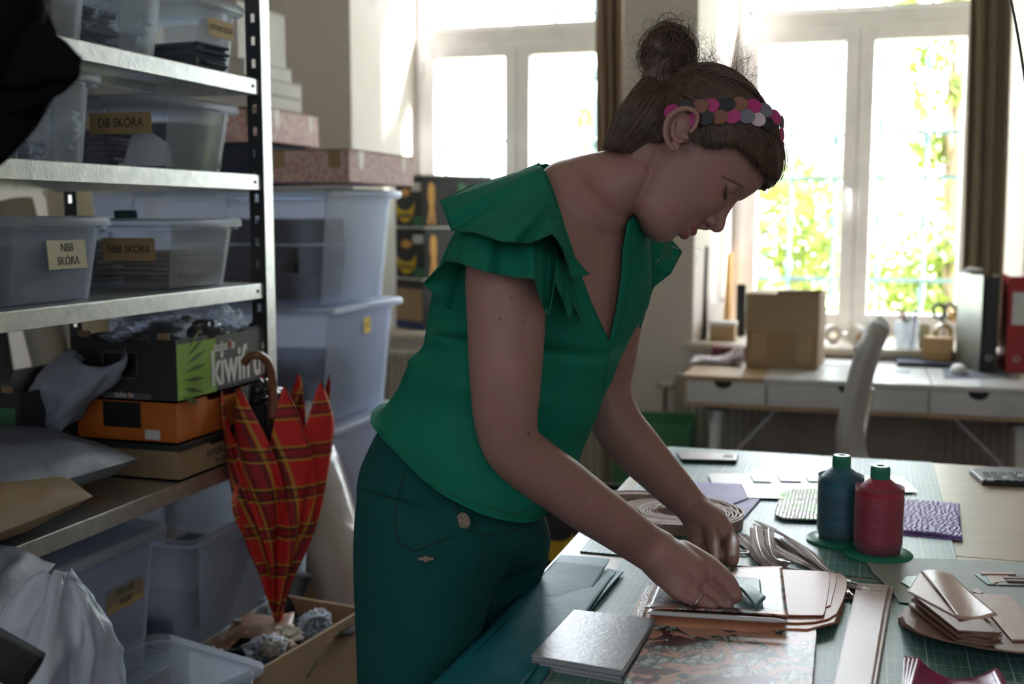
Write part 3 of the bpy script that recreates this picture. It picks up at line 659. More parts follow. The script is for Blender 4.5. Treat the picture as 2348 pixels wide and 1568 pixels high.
# open carton with scraps
zc = .50; A, B, Cc, D = UZ(598, 1354, zc), UZ(826, 1392, zc), UZ(592, 1548, zc), UZ(332, 1472, zc)
ex = (B-A).normalized(); ctr = (A+B+Cc+D)/4
ang = math.atan2(ex.y, ex.x); lx = ((B-A).length+(Cc-D).length)/2; ly = ((A-D).length+(B-Cc).length)/2
Mc = T((ctr.x, ctr.y, 0), ang); ct = thing('open_carton', 'open brown cardboard box of leather scraps by the trousers', 'cardboard box', Mc); th = .006
for nm, q in (('side_wall', (-lx/2, lx/2, -ly/2, -ly/2+th)), ('side_wall', (-lx/2, lx/2, ly/2-th, ly/2)), ('end_wall', (-lx/2, -lx/2+th, -ly/2+th, ly/2-th)), ('end_wall', (lx/2-th, lx/2, -ly/2+th, ly/2-th))):
    mb = MB(Mc); mb.b(*q, 0, zc); mb.build(nm, MT['kraft2'], ct)
mb = MB(Mc); mb.b(-lx/2+th, lx/2-th, -ly/2+th, ly/2-th, .0, .02); mb.build('base_board', MT['kraft'], ct)
mb = MB(Mc); mb.box((lx/2+.001, -.02, zc-.065), (.001, .045, .004), rx=.5); mb.build('pen_mark', MT['green'], ct)
mb = MB(Mc); mb.box((lx/2+.001, .06-.16, zc-.09), (.001, .018, .030)); mb.build('hand_hole', MT['black'], ct)
mb = MB(Mc); mb.b(-lx/2+th+.002, lx/2-th-.002, -ly/2+th+.002, ly/2-th-.002, .02, zc-.065)
tag(mb.build('scrap_filling', MT['dark']), 'dark mass of scraps filling the open brown cardboard box', 'scraps', kind='stuff')
rr = random.Random(5)
bronze = mat('bronze_leather', (.30,.17,.12), .45, c2=(.24,.13,.09)); scr = [MT['dark'], grey, mat('black_leather', (.03,.032,.035), .45), MT['dark'], grey]
nm_ = [('leather_scrap', 'leather scrap')]
def scrap(label, c, sx, sy, rz, rx, ry, mtl, group=None, z_=0):
    M = Mc @ T(c, rz, rx, ry); mb = MB(M); k = rr.uniform(0, 9)
    mb.grid(lambda u, v: Vector(((u-.5)*sx*(1-.25*v), (v-.5)*sy*(1+.2*math.sin(u*3+k)), .012*math.sin(u*4+k)*math.cos(v*3))), 8, 8)
    return tag(mb.build('leather_scrap', mtl, smooth=True, sol=.002), label, 'leather scrap', group)
scrap('bronze leather piece lying across the middle of the open carton', (-.01, .02, zc-.008), .16, .13, .4, .12, .05, bronze)
scrap('smaller bronze leather piece in front of the larger one in the open carton', (-.06, -.06, zc-.014), .11, .10, -.3, .1, .1, bronze)
scrap('pale fawn suede strip at the left end of the bronze pieces in the carton', (-.085, .03, zc-.006), .04, .07, 1.0, 0, .1, cream)
for i in range(16):
    scrap('charcoal felt offcut heaped in the open brown cardboard box', (rr.uniform(-.38, .38)*lx, rr.uniform(-.4, .4)*ly, zc-.045+rr.uniform(0, .018)), rr.uniform(.07, .15), rr.uniform(.07, .15), rr.uniform(0, 3), rr.uniform(-.25, .25), rr.uniform(-.25, .25), scr[i % 5], 'charcoal offcuts in the open carton')
scrap('dark felt strip standing up over the far rim of the open carton', (-.06, .22, zc+.0), .06, .12, .5, .6, .5, MT['dark'])
for i, (x, y, sx, sy) in enumerate(((.075, -.08, .035, .05), (.08, .10, .03, .045), (.0, -.19, .04, .04), (-.085, .12, .025, .025))):
    crumple(['crumpled clear film near the front corner of the open carton', 'crumpled clear film at the right rim of the open carton', 'clear cellophane pocket at the near end of the open carton', 'small lump of shiny foil at the left of the open carton'][i], Mc @ T((x, y, zc-.055)), sx, sy, .035, MT['film'], 60+i, 'cellophane', 'cellophane', .5)
for i, (x, y) in enumerate(((.07, -.03), (-.02, -.14), (.05, .03))):
    crumple(['tan crumpled lining scrap by the clear film in the open carton', 'white felt scrap low in the open carton', 'cream leather lump right of the bronze piece in the open carton'][i], Mc @ T((x, y, zc-.05)), .04, .035, .022, [beige, cream, cream][i], 70+i, 'leather_lump', 'leather scrap', .4)
# cardboard tube and wrapped roll
def solidtube(label, a, b, r, mtl, name, cat):
    t = thing(name, label, cat, T(a)); mb = MB(); mb.tube([a, b], r, 28, False); mb.build('tube_wall', mtl, t, smooth=True, sol=.003); return t
a = UZ(800, 1400, .42); solidtube('brown cardboard tube leaning between umbrella and wrapped roll', (-.98, 2.72, .0), tuple(UY(690, 1165, 2.98)), .026, MT['kraft2'], 'cardboard_tube', 'cardboard tube')
a0 = UY(845, 1440, 2.75); b0 = UY(662, 935, 3.02)
mb = MB(); off = Vector((3, 4, 5)); rs = []
for i in range(34):
    v = i/33; p = Vector((a0.x+.13, a0.y-.08, 0)).lerp(b0, v); r_ = .098*(1-.35*max(0, (v-.8)/.2)**2); ring = []
    for k in range(40):
        q = 2*PI*k/40; e = 1+.10*noise.noise(Vector((math.cos(q)*1.6, math.sin(q)*1.6, v*3.0))+off)+.04*noise.noise(Vector((math.cos(q)*5, math.sin(q)*5, v*6))+off)
        ring.append(p+Vector((math.cos(q)*r_*e, math.sin(q)*r_*e, .02*math.sin(q*2)*(v > .9))))
    rs.append(ring)
mb.rings(rs); tag(mb.build('wrapped_roll', mat('wrapped_film', (.40,.36,.36), .22, c2=(.30,.27,.28), scale=3, bump=.5, bscale=8, bd=.03, coat=.5), smooth=True), 'large fabric roll wrapped in clear film leaning behind the umbrella', 'roll')
# ------------------------------------------------------------------ big clear boxes beyond the shelving
Yb = 3.05; e1 = UY(735, 800, Yb)
X1 = UY(738, 800, Yb).x; zA = UY(735, 425, Yb).z; zB = UY(735, 706, Yb).z; zCc = UY(725, 985, Yb).z
bw, bl = 1.02, .60
def bigbox(label, z0, z1, mt='frost'):
    t = clear_box(label, T((X1-bw/2+.02, Yb+bl/2, z0)), bw, bl, z1-z0-.014, True, mt, rim=.024, taper=.93, name='large_clear_box'); return t
b3 = bigbox('lowest large clear box of the stack, with red and teal contents', zCc-.36, zCc-.004)
b2 = bigbox('middle large clear box with a yellow sticker and dark contents', zCc, zB-.004)
b1 = bigbox('topmost large clear box of the stack, under the pink patterned carton', zB, zA-.004)
mb = MB(); mb.b(X1-bw+.1, X1-.05, Yb+.05, Yb+bl-.05, 0, zCc-.362); tag(mb.build('storage_crate', MT['kraft'], bev=.003), 'kraft carton at the foot of the large clear box stack', 'cardboard box')
xf = X1+.02-.024
sticker(b2, UX(842, 745, xf+.003), (0, 1, 0), (-.03, 0, 1), .052, .050, MT['yellow'], ('15',), .034, name='number_sticker')
tag(bundle('', T((X1-.30, Yb+.2, zB+.006)), .52, .30, .26, MT['dark'], 50, 3), 'black folded fabric inside the topmost large clear box', 'fabric')
tag(bundle('', T((X1-.24, Yb+.2, zCc+.006)), .42, .34, .20, mat('slate_fabric', (.08,.10,.13), .8), 51, 3), 'slate coloured folded fabric inside the middle large clear box', 'fabric')
mb = MB(T((X1-.10, Yb+.33, zCc+.01), 0, 0, -.35)); mb.b(-.12, .02, -.12, .1, 0, .19); tag(mb.build('fabric_board', mat('slate_board', (.10,.12,.16), .8), bev=.01), 'slate board tilted inside the middle large clear box', 'fabric')
tag(bundle('', T((X1-.16, Yb+.18, zCc-.352)), .24, .28, .22, mat('red_fabric', (.35,.03,.03), .8), 52, 3), 'red fabric inside the lowest large clear box', 'fabric')
tag(bundle('', T((X1-.50, Yb+.2, zCc-.352)), .34, .3, .20, tealr, 53, 3), 'teal fabric inside the lowest large clear box', 'fabric')
m, nt, bs = newmat('pink_print_card'); v = coord(nt, 'Object', (1, 1, 1)); wv = nt.nodes.new('ShaderNodeTexVoronoi'); wv.inputs['Scale'].default_value = 60; nt.links.new(v, wv.inputs['Vector'])
nt.links.new(mix(nt, ramp(nt, wv.outputs['Distance'], .3, .6), (.55,.30,.32), (.66,.50,.46)), bs.inputs['Base Color']); bs.inputs['Roughness'].default_value = .7; pinkp = m
zt1 = zA+.002
def carton(name, label, M, sx, sy, sz, mtl, tape=True, bandm=None):
    t = thing(name, label, 'cardboard box', M)
    mb = MB(M); mb.b(-sx/2, sx/2, -sy/2, sy/2, 0, sz); b = mb.build('box_body', mtl, t, bev=.003)
    if tape:
        for s in (-.33, .33):
            mb = MB(M); mb.b(sx/2, sx/2+.0006, s*sy-.02, s*sy+.02, sz*.45, sz); mb.build('tape_strip', MT['tape'], t)
            mb = MB(M); mb.b(sx*s-.02, sx*s+.02, -sy/2-.0006, -sy/2, sz*.45, sz); mb.build('tape_strip', MT['tape'], t)
    mb = MB(M); mb.b(-sx/2-.002, sx/2+.002, -sy/2-.002, sy/2+.002, sz, sz+.003); mb.build('lid', bandm or mtl, t)
    return t
carton('patterned_carton', 'pink patterned flat carton with tape lying on the topmost large clear box', T((X1-.06, Yb+.29, zt1+.008)), .28, .50, .095, pinkp, True, MT['kraft'])
carton('dark_case', 'dark blue flat case on the large clear boxes under the white boxes', T((X1-.42, Yb+.25, zt1+.008)), .36, .36, .12, navy, False)
bx = X1-.40; zq = zt1+.135
carton('patterned_carton', 'lilac and kraft patterned carton in the stack on the dark blue case', T((bx+.02, Yb+.25, zq)), .34, .34, .10, pinkp, True, MT['kraft']); zq += .105
whc = mat('white_card', (.62,.59,.56), .7)
for i, (dx, h_, s_) in enumerate(((.0, .045, .31), (-.005, .045, .32), (-.03, .045, .30), (-.03, .17, .26))):
    carton('white_box', ['lowest flat white box of the stack on the lilac carton', 'second flat white box of the stack on the lilac carton', 'third flat white box of the stack, under the tall white box', 'tall white box on top of the stack behind the shelf post'][i], T((bx+dx, Yb+.22, zq)), s_, .30, h_, whc, False); zq += h_+.004
carton('kraft_box', 'kraft box behind the shelving, left of the white box stack', T((bx-.36, Yb+.28, zt1+.008)), .30, .34, .42, MT['kraft'], False)
# nearest floor things: clear tray, white bag, black roll
tz = .60; P = UZ(580, 1532, tz)
clear_box('shallow open clear tray at the bottom edge between bag and carton', T((P.x-.155, P.y-.03-.02, tz-.16), -.28), .30, .24, .16, False, 'frost', rim=.012, name='clear_tray')
bundle('grey felt stack inside the shallow open clear tray', T((P.x-.17, P.y-.05, tz-.15), -.28), .22, .15, .05, grey, 55)
mb = MB(); mb.b(P.x-.30, P.x+.0, P.y-.20, P.y+.08, 0, tz-.162); tag(mb.build('storage_crate', MT['kraft'], bev=.003), 'kraft carton under the shallow open clear tray', 'cardboard box')

# white bag slumping at the near bottom left, black roll on it
wbm = mat('white_bag_poly', (.55,.60,.70), .35, c2=(.50,.55,.66), trl=.3)
c0 = U(120, 1640, 1.62); off = Vector((8, 1, 3)); rs = []
for i in range(46):
    v = i/45; ring = []
    for k in range(90):
        a = 2*PI*k/90; d = Vector((math.cos(a), math.sin(a), v*2.2))
        n1 = noise.noise(d*1.3+off); n2 = abs(noise.noise(d*2.6+off*2)); n3 = abs(noise.noise(Vector((d.x*2.6+v*3, d.y*2.6-v*2, v*7))+off*3))
        rr_ = (.27*(1-v)**.8+.025)*(1+.35*n1-.30*n2)-.05*n3*(1-v*.5)
        ring.append(Vector((c0.x-.085+.06*v+rr_*d.x*.95, c0.y+.06*v+rr_*d.y*.8, .30+.56*v+.035*n1*v+.03*n2)))
    rs.append(ring)
mb = MB(); mb.rings(rs); tag(mb.build('plastic_bag', wbm, smooth=True), 'large crumpled white plastic bag at the bottom left in front of the DELUXE PASKI box', 'plastic bag')
mb = MB(); mb.b(c0.x-.25, c0.x+.12, c0.y-.2, c0.y+.2, 0, .3); tag(mb.build('storage_crate', MT['kraft'], bev=.003), 'kraft carton under the large white plastic bag', 'cardboard box')
r0, r1 = U(-60, 1468, 1.22), U(72, 1542, 1.22)
roll('black felt roll lying on the white bag at the bottom left corner', r0, r1, .024, MT['dark'], turns=3)
# black fleece jacket hanging close to the camera, top left
jm = mat('black_fleece', (.004,.0045,.006), .95, bump=.4, bscale=400, spec=.1)
jk = thing('jacket', 'black fleece jacket hanging from the shelving close to the camera, top left', 'jacket', T(U(-60, 400, 1.05)))
def blob(path, name, n=34, seed=0, amp=.10):
    P = cr(path, 8); mb = MB(); rs = []; off = Vector((seed, seed*2, 1))
    for i, (px, py, d, r) in enumerate(P):
        q = P[min(i+1, len(P)-1)]; q0 = P[max(i-1, 0)]; tx, ty = q[0]-q0[0], q[1]-q0[1]; L = math.hypot(tx, ty) or 1; nx, ny = -ty/L, tx/L; ring = []
        for k in range(n):
            a = 2*PI*k/n; f = 1+amp*noise.noise(Vector((math.cos(a)*1.5, math.sin(a)*1.5, i*.15))+off)
            ring.append(U(px+nx*r*math.cos(a)*f, py+ny*r*math.cos(a)*f, d+.5*r*d/FPX*math.sin(a)*f))
        rs.append(ring)
    mb.rings(rs); return mb.build(name, jm, jk, smooth=True)
blob([(-40, -160, 1.05, 150), (-40, -60, 1.05, 150), (-60, 40, 1.04, 155), (-120, 120, 1.04, 120), (-200, 180, 1.05, 60)], 'hood', seed=1)
blob([(-100, 30, 1.08, 80), (-20, 90, 1.06, 95), (60, 120, 1.03, 80), (130, 140, 1.01, 50), (183, 155, 1.0, 22)], 'collar', seed=4, amp=.2)
blob([(-20, 60, 1.10, 130), (20, 140, 1.09, 120), (10, 220, 1.08, 105), (-30, 300, 1.08, 80), (-80, 380, 1.08, 60), (-140, 440, 1.08, 50)], 'body_panel', seed=9, amp=.15)
blob([(150, 135, 1.03, 20), (150, 160, 1.02, 38), (110, 185, 1.03, 42), (50, 210, 1.05, 50), (-10, 190, 1.07, 60)], 'sleeve_fold', seed=6, amp=.2)
# ================================================================== LEFT SILL: banana boxes
def P2(px, py, Y): return UY(px, py, Y)
def fruitcarton(label, M, lx, ly, h, kind):
    t = thing('banana_box', label, 'cardboard box', M); body = {'ban': 'blk', 'plain': 'blk'}[kind]
    mb = MB(M); mb.b(-lx/2, lx/2, -ly/2, ly/2, 0, h); mb.build('box_body', MT[body], t, bev=.004)
    mb = MB(M); mb.b(-lx/2-.004, lx/2+.004, -ly/2-.004, ly/2+.004, h-.006, h+.002); mb.build('lid', MT['cwhite'], t)
    if kind == 'ban':
        mb = MB(M); y = -ly/2-.0008
        a = [Vector((-.03+.085*math.cos(R(q)), y, .10+.080*math.sin(R(q)))) for q in range(200, 345, 12)]; b_ = [Vector((-.03+.095*math.cos(R(q)), y, .145+.070*math.sin(R(q)))) for q in range(340, 198, -12)]
        mb.prism(a+b_, (0, -.0006, 0)); mb.build('banana_print', MT['yellow'], t)
        text('BANANAS', .034, M @ T((-.03, y-.0012, .052)) @ Matrix.Rotation(PI/2, 4, 'X'), MT['blk'], t, 'printed_text', sx=.7, offset=.001)
        mb = MB(M); mb.b(.03, lx/2-.01, y-.0004, y, .17, .21); mb.build('paper_label', MT['cwhite'], t)
        mb = MB(M); mb.b(.045, lx/2, y-.0004, y, .0, .05); mb.build('green_print', MT['green'], t)
        mb = MB(M); mb.sphere((-.03, -ly/2, .165), (.045, .002, .02)); mb.build('hand_hole', MT['peach'], t)
        x = lx/2+.0008
        mb = MB(M); mb.prism([Vector((x, -ly/2+.03+.045*p, .01+.19*q)) for p, q in ((0, 0), (.35, 0), (.5, .3), (.7, 0), (1, .0), (.85, .45), (.95, .7), (.9, 1), (.4, 1.08), (.1, .95), (.05, .7), (.25, .45))], (.0006, 0, 0)); mb.build('figure_print', MT['peach'], t)
        for (y0, z0, w_, h_) in ((-.02, .02, .035, .10), (.04, .03, .05, .06)):
            mb = MB(M); mb.prism([Vector((x, y0, z0)), Vector((x, y0+w_, z0)), Vector((x, y0+w_*.7, z0+h_)), Vector((x, y0+w_*.3, z0+h_*.8))], (.0006, 0, 0)); mb.build('figure_print', MT['yellow'], t)
        for (y0, z0) in ((-.03, .17), (.07, .16)):
            mb = MB(M); mb.sphere((x, y0, z0), (.002, .012, .012)); mb.build('vent_hole', MT['black'], t)
        mb = MB(M); mb.b(x, x+.0006, .0, .04, .10, .21); mb.build('green_print', MT['green'], t)
    else:
        mb = MB(M); mb.b(-lx/2-.001, lx/2-.01, -ly/2-.001, -ly/2, .04, h-.05); mb.build('kraft_panel', MT['kraft2'], t)
        mb = MB(M); mb.b(-lx/2-.0015, lx/2, -ly/2-.0015, -ly/2, .0, .035); mb.build('blue_print', MT['blue'], t)
    return t
_a = R(-35); _c = UY(970, 600, 5.10); Mx = T((_c.x-(.125*math.cos(_a)+.21*math.sin(_a)), 5.10-(.125*math.sin(_a)-.21*math.cos(_a)), SILL+.002), _a)
hb = .248
fruitcarton('kraft panelled fruit box with a blue band, lowest of three on the left sill', Mx, .25, .42, hb, 'plain')
fruitcarton('black banana box in the middle of the three on the left sill', Mx @ T((.0, 0, hb+.003), .03), .25, .42, hb, 'ban')
fruitcarton('black banana box on top of the three on the left sill', Mx @ T((.003, 0, 2*hb+.006), -.02), .25, .42, hb, 'ban')
# floor boxes seen past the trousers and arms
Mz = T((-.86, 3.75, 0.02), R(-8)); tray('banana box with yellow print on the floor behind the worktable', Mz @ T((0, 0, .0)), .34, .30, .46, 'blk', 'kraft', tabs=False)
mb = MB(Mz); y = -.152
for cx_, s in ((-.10, 1), (.07, 1)):
    a = [Vector((cx_+.075*math.cos(R(q)), y, .30+.085*math.sin(R(q)))) for q in range(190, 352, 12)]; b_ = [Vector((cx_+.068*math.cos(R(q)), y, .33+.045*math.sin(R(q)))) for q in range(350, 188, -12)]
    mb.cm = 0; mb2 = MB(Mz); mb2.prism(a+b_, (0, -.0006, 0)); o = mb2.build('banana_print', MT['yellow'], [x for x in bpy.data.objects if x.name.startswith('fruit_box') and x.parent is None][-1])
Mg = T((-.80, 4.50, .02), R(4)); tgb = tray('green printed fruit box standing under the left end of the white desk', Mg, .30, .30, .565, 'green', 'kraft', tabs=False, cut=False)
mb = MB(Mg); mb.b(-.06, .01, -.153, -.151, .44, .50); mb.build('red_print', mat('card_red', (.30,.04,.04), .7), tgb)
# ================================================================== DESK under the right window
DX0 = UY(1565, 857, 4.30).x; DZ = .796; DYF = 4.30; DX1 = DX0+1.40; DYB = 4.96
dk = thing('desk', 'white desk with beech edges and three drawers under the right window', 'desk', T(((DX0+DX1)/2, (DYF+DYB)/2, 0)))
wl = mat('desk_white', (.62,.62,.63), .3)
x1 = UY(1758, 860, DYF).x; x2 = UY(2132, 880, DYF).x
mb = MB(); mb.b(DX0, x1-.01, DYF, DYB, DZ-.018, DZ); mb.build('beech_top', MT['deskwood'], dk, bev=.002)
mb = MB(); mb.b(x1-.01, x2+.006, DYF, DYB, DZ-.018, DZ+.001); mb.build('white_top', wl, dk, bev=.002)
mb = MB(); mb.b(x2+.010, DX1, DYF, DYB, DZ-.018, DZ+.001); mb.build('white_top', wl, dk, bev=.002)
mb = MB(); mb.b(DX0, DX1, DYF+.002, DYF+.02, DZ-.115, DZ-.102); mb.b(DX0, DX1, DYB-.02, DYB, DZ-.115, DZ-.018); mb.b(DX0, DX0+.015, DYF, DYB, DZ-.115, DZ-.018); mb.b(DX1-.015, DX1, DYF, DYB, DZ-.115, DZ-.018)
mb.b(DX0, DX1, DYF, DYB, DZ-.120, DZ-.112); mb.build('desk_carcass', MT['deskwood'], dk)
for a, b_, hx in ((DX0+.017, x1-.003, UY(1658, 870, DYF).x), (x1+.003, x2-.003, UY(1945, 880, DYF).x), (x2+.003, DX1-.017, UY(2245, 890, DYF).x)):
    n = 14; r_ = .035; z0, z1 = DZ-.102, DZ-.020
    poly = [Vector((a, DYF-.004, z0)), Vector((b_, DYF-.004, z0)), Vector((b_, DYF-.004, z1))] + [Vector((hx+r_*math.cos(PI*k/n), DYF-.004, z1-.028*math.sin(PI*k/n))) for k in range(n+1)] + [Vector((a, DYF-.004, z1))]
    mb = MB(); mb.prism(poly, (0, .016, 0)); dr = mb.build('drawer_front', wl, dk)
    mb = MB(); mb.b(a, b_, DYF+.013, DYF+.30, z0, z0+.012); mb.b(hx-.05, hx+.05, DYF+.03, DYF+.035, z0, z1); mb.build('drawer_box', MT['black'], dr)
for x in (DX0+.13, DX1-.20):
    for y, s in ((DYF+.05, -1), (DYB-.05, 1)):
        mb = MB(); mb.tube([(x, y, DZ-.13), (x+.0-.05*(1 if x < .0 else -1)*.6, y+.03*s, 0)], [.022, .014], 12); mb.build('leg', wl, dk, smooth=True)
    mb = MB(); mb.b(x-.04, x+.04, DYF+.02, DYB-.02, DZ-.135, DZ-.12); mb.build('leg_bracket', MT['black'], dk)
    mb = MB(); mb.tube([(x+.02, DYF+.07, DZ-.36), (x+(.22 if x < 0 else -.22), DYF+.10, DZ-.13)], .006, 6); mb.build('leg_brace', wl, dk)
GX = UY(2065, 852, 0.1) ; g = UZ(2065, 852, DZ+.002)
mb = MB(); mb.lathe([(.0, DZ+.001), (.034, DZ+.001), (.034, DZ+.003), (.030, DZ+.004), (.0, DZ+.0035)], 24, (g.x, g.y, 0)); mb.build('cable_grommet', MT['black'], dk)
def zt(px, py): return UZ(px, py, DZ+.001)
# big cardboard box on the desk
p = zt(1795, 845); Mq = T((p.x, p.y+.15, DZ+.002), R(-3)); bxw = (UY(1872, 760, p.y).x - UY(1706, 760, p.y).x); bh = UY(1790, 672, p.y).z - DZ
q = thing('cardboard_box', 'tall brown cardboard box with tape strips standing on the left of the desk', 'cardboard box', Mq)
mb = MB(Mq); mb.b(-bxw/2, bxw/2, -.15, .15, 0, bh*.48); mb.build('box_body', MT['kraft'], q, bev=.002)
mb = MB(Mq); mb.b(-bxw/2-.003, bxw/2+.003, -.153, .153, bh*.5, bh*.985); mb.b(-bxw/2-.001, bxw/2+.001, -.151, .151, bh*.475, bh*.505); mb.build('upper_body', mat('kraft_card_light', (.37,.26,.16), .85), q, bev=.003)
for s in (-.32, .32):
    mb = MB(Mq); mb.b(s*bxw-.03, s*bxw+.03, -.1515, -.1505, .03, bh*.46); mb.build('tape_strip', MT['tape'], q)
mb = MB(Mq @ T((0, .0, bh*.985), 0, 0, 0)); mb.prism([Vector((-.02, -.15, 0)), Vector((bxw/2, -.15, 0)), Vector((bxw/2+.02, -.16, .02)), Vector((-.02, -.16, .012))], (0, .003, 0)); mb.build('flap', MT['kraft'], q)
# pink paper pile, dark red box, little boxes on the sill
def sheetpile(label, px, py, z, sx, sy, n, mtl, rz=0, name='paper_sheet', cat='paper', h=.0035, spread=.02, group=None, curl=.01):
    r = random.Random(int(px)); p = UZ(px, py, z)
    for i in range(n):
        M = T((p.x+r.uniform(-spread, spread), p.y+r.uniform(-spread, spread), z+i*h), rz+r.uniform(-.25, .25)); mb = MB(M); k = r.uniform(0, 6)
        mb.grid(lambda u, v: Vector(((u-.5)*sx, (v-.5)*sy, curl*(u-.3)**2*(1+math.sin(k+v*3)))), 6, 6)
        tag(mb.build(name, mtl, sol=.0008), label.replace('in the loose pile at the left end of the desk', 'in the pile left on the desk')+', '+('lowest', 'second from below', 'third from below', 'fourth from below', 'fifth from below', 'topmost')[i], cat, group)
sheetpile('pale pink paper sheet in the loose pile at the left end of the desk', 1648, 832, DZ+.002, .17, .12, 6, mat('pale_pink_paper', (.60,.52,.56), .8), 0, group='papers at the left end of the desk', curl=.06)
mb = MB(); a = UY(1636, 812, 4.86).x; mb.b(a, a+.14, 4.80, 4.92, DZ+.003, DZ+.055); tag(mb.build('flat_box', mat('maroon_card', (.16,.03,.045), .6), bev=.003), 'dark red flat box at the back of the desk, left of the tall cardboard box', 'box')
sz = SILL+.001
def boxon(label, x0px, x1px, ytop, Y, z0, depth, mtl, name='small_box', cat='box', lid=None, rz=0):
    a, b_ = UY(x0px, 600, Y).x, UY(x1px, 600, Y).x; h = UY((x0px+x1px)/2, ytop, Y).z-z0; M = T(((a+b_)/2, Y+depth/2, z0), rz)
    t = thing(name, label, cat, M); w_ = b_-a
    mb = MB(M); mb.b(-w_/2, w_/2, -depth/2, depth/2, 0, h*(.8 if lid else 1)); mb.build('box_body', mtl, t, bev=.003)
    if lid: mb = MB(M); mb.b(-w_/2-.003, w_/2+.003, -depth/2-.003, depth/2+.003, h*.8, h); mb.build('lid', lid, t, bev=.002)
    return t
boxon('small tan box with a white lid on the sill in front of the leaning frame', 1630, 1688, 738, 5.08, sz, .09, MT['kraft2'], lid=MT['cwhite'])
# leaning pine frame with a mirror, keys hanging on it
Yf = 5.44; fx0, fx1 = UY(1612, 600, Yf).x, UY(1672, 600, Yf).x; fz = UY(1640, 578, Yf).z
M = T(((fx0+fx1)/2, Yf, sz), 0, R(-6)); t = thing('picture_frame', 'pine frame leaning in the left recess of the right window', 'frame', M); w_ = (fx1-fx0)/2+.01; hh = fz-sz
for nm, q_ in (('stile', (-w_, -w_+.02, 0, hh)), ('stile', (w_-.045, w_, 0, hh)), ('rail', (-w_+.02, w_-.045, hh-.04, hh)), ('rail', (-w_+.02, w_-.045, 0, .04))):
    mb = MB(M); mb.b(q_[0], q_[1], -.01, .01, q_[2], q_[3]); mb.build(nm, MT['pine'], t, bev=.002)
mb = MB(M); mb.b(-w_+.02, w_-.045, .0, .006, .04, hh-.04); mb.build('backing', mat('pale_board', (.66,.58,.47), .7), t)
kx = UY(1636, 680, Yf-.04)
t = thing('key_bunch', 'bunch of dark keys and a fob hanging on the pine frame', 'keys', T((kx.x, kx.y, kx.z-.05)))
mb = MB(); mb.tube([(kx.x, kx.y, kx.z+.10), (kx.x+.003, kx.y, kx.z+.02)], .0025, 6); mb.build('cord', MT['black'], t)
for k, (dx, dz, a, w2, h2) in enumerate(((-.006, -.02, .2, .022, .075), (.022, -.005, -.7, .03, .055), (.008, -.05, .05, .012, .07), (-.014, .0, .5, .014, .05))):
    mb = MB(T((kx.x+dx, kx.y-.004*k, kx.z+dz), 0, 0, a)); mb.b(-w2/2, w2/2, -.003, .003, -h2/2, h2/2); mb.build('key_fob' if k < 2 else 'key', MT['black'], t, bev=.003)
# black bottle shaped tool / bag leaning beside
tx = UY(1602, 700, 5.12)
M = T((tx.x, 5.14, sz), 0, R(-4), R(3)); mb = MB(M); mb.rings([rrect(a_, .018, .006, z_) for a_, z_ in ((.036, 0), (.036, .05), (.030, .11), (.020, .22), (.013, .40), (.010, .42))]) ; tag(mb.build('hand_saw', mat('dark_walnut', (.05,.03,.025), .5), bev=.002), 'tall dark tapering wooden tool leaning in the left corner of the right window recess', 'tool')
boxon('dark narrow box on the sill between the pine frame and the tall cardboard box', 1690, 1712, 652, 5.30, sz, .05, MT['black'], name='speaker', cat='box')
# ribbon spools, white
def ribbon(label, px, Y, r_, w_, rz, z0, mtl, tilt=0):
    p = UY(px, 700, Y); M = T((p.x, Y, z0+r_), rz, PI/2) @ Matrix.Rotation(tilt, 4, 'X'); t = thing('ribbon_reel', label, 'ribbon reel', M)
    mb = MB(M); mb.lathe([(r_*.55, -w_/2), (r_, -w_/2), (r_, w_/2), (r_*.55, w_/2), (r_*.55, -w_/2)], 28, cap=False); mb.build('ribbon', mtl, t, smooth=False)
    mb = MB(M); mb.lathe([(r_*.5, -w_/2-.001), (r_*.55, -w_/2-.001), (r_*.55, w_/2+.001), (r_*.5, w_/2+.001), (r_*.5, -w_/2-.001)], 20, cap=False); mb.build('core', MT['kraft2'], t); return t
ww = mat('white_ribbon', (.70,.68,.65), .6)
ribbon('white ribbon reel lying on the sill right of the tall cardboard box', 1912, 5.14, .040, .03, R(15), sz, ww)
ribbon('tilted white ribbon reel on the sill behind the chair back', 1965, 5.13, .042, .035, R(55), sz, ww, .5)
boxon('pale box on the sill behind the ribbon reels', 1936, 2000, 765, 5.22, sz, .08, MT['cwhite'])
# pens in a clear jar, jars, tapes
def jar(label, px, r_, h, mtl, name='pen_jar', z0=None, Y=5.06, fill=None, n=7, cat='jar'):
    z0 = z0 or sz; p = UY(px, 780, Y); M = T((p.x, Y, z0)); t = thing(name, label, cat, M)
    mb = MB(M); mb.lathe([(r_*.85, 0), (r_, h), (r_*.96, h), (r_*.81, .004)], 24); mb.build('cup', mtl, t, smooth=True)
    return M
Mj = jar('clear plastic tub full of pens on the sill', 2078, .052, .11, MT['plain'])
pen_c = [mat('pen_blue', (.05,.15,.55), .4), MT['black'], mat('pen_green', (.03,.25,.12), .4), MT['cwhite'], mat('pen_red', (.5,.05,.05), .4)]
r = random.Random(3)
for k, (lb, ci) in enumerate((('bright blue pen leaning out of the pen tub to the right', 0), ('black pen standing in the pen tub', 1), ('dark green pen standing at the back of the pen tub', 2), ('white pen in the pen tub', 3), ('red pen low in the pen tub', 4), ('pale marker crossing in the pen tub', 3))):
    a = r.uniform(-.35, .35); mb = MB(Mj); mb.tube([(-.5*.05*math.sin(a*5), .012*(k-2.5), .01), (.05*math.sin(a*3)+(.06 if k == 0 else 0), .012*(k-2.5), .15+.03*r.random())], .0045, 8); tag(mb.build('pen', pen_c[ci], smooth=True), lb, 'pen')
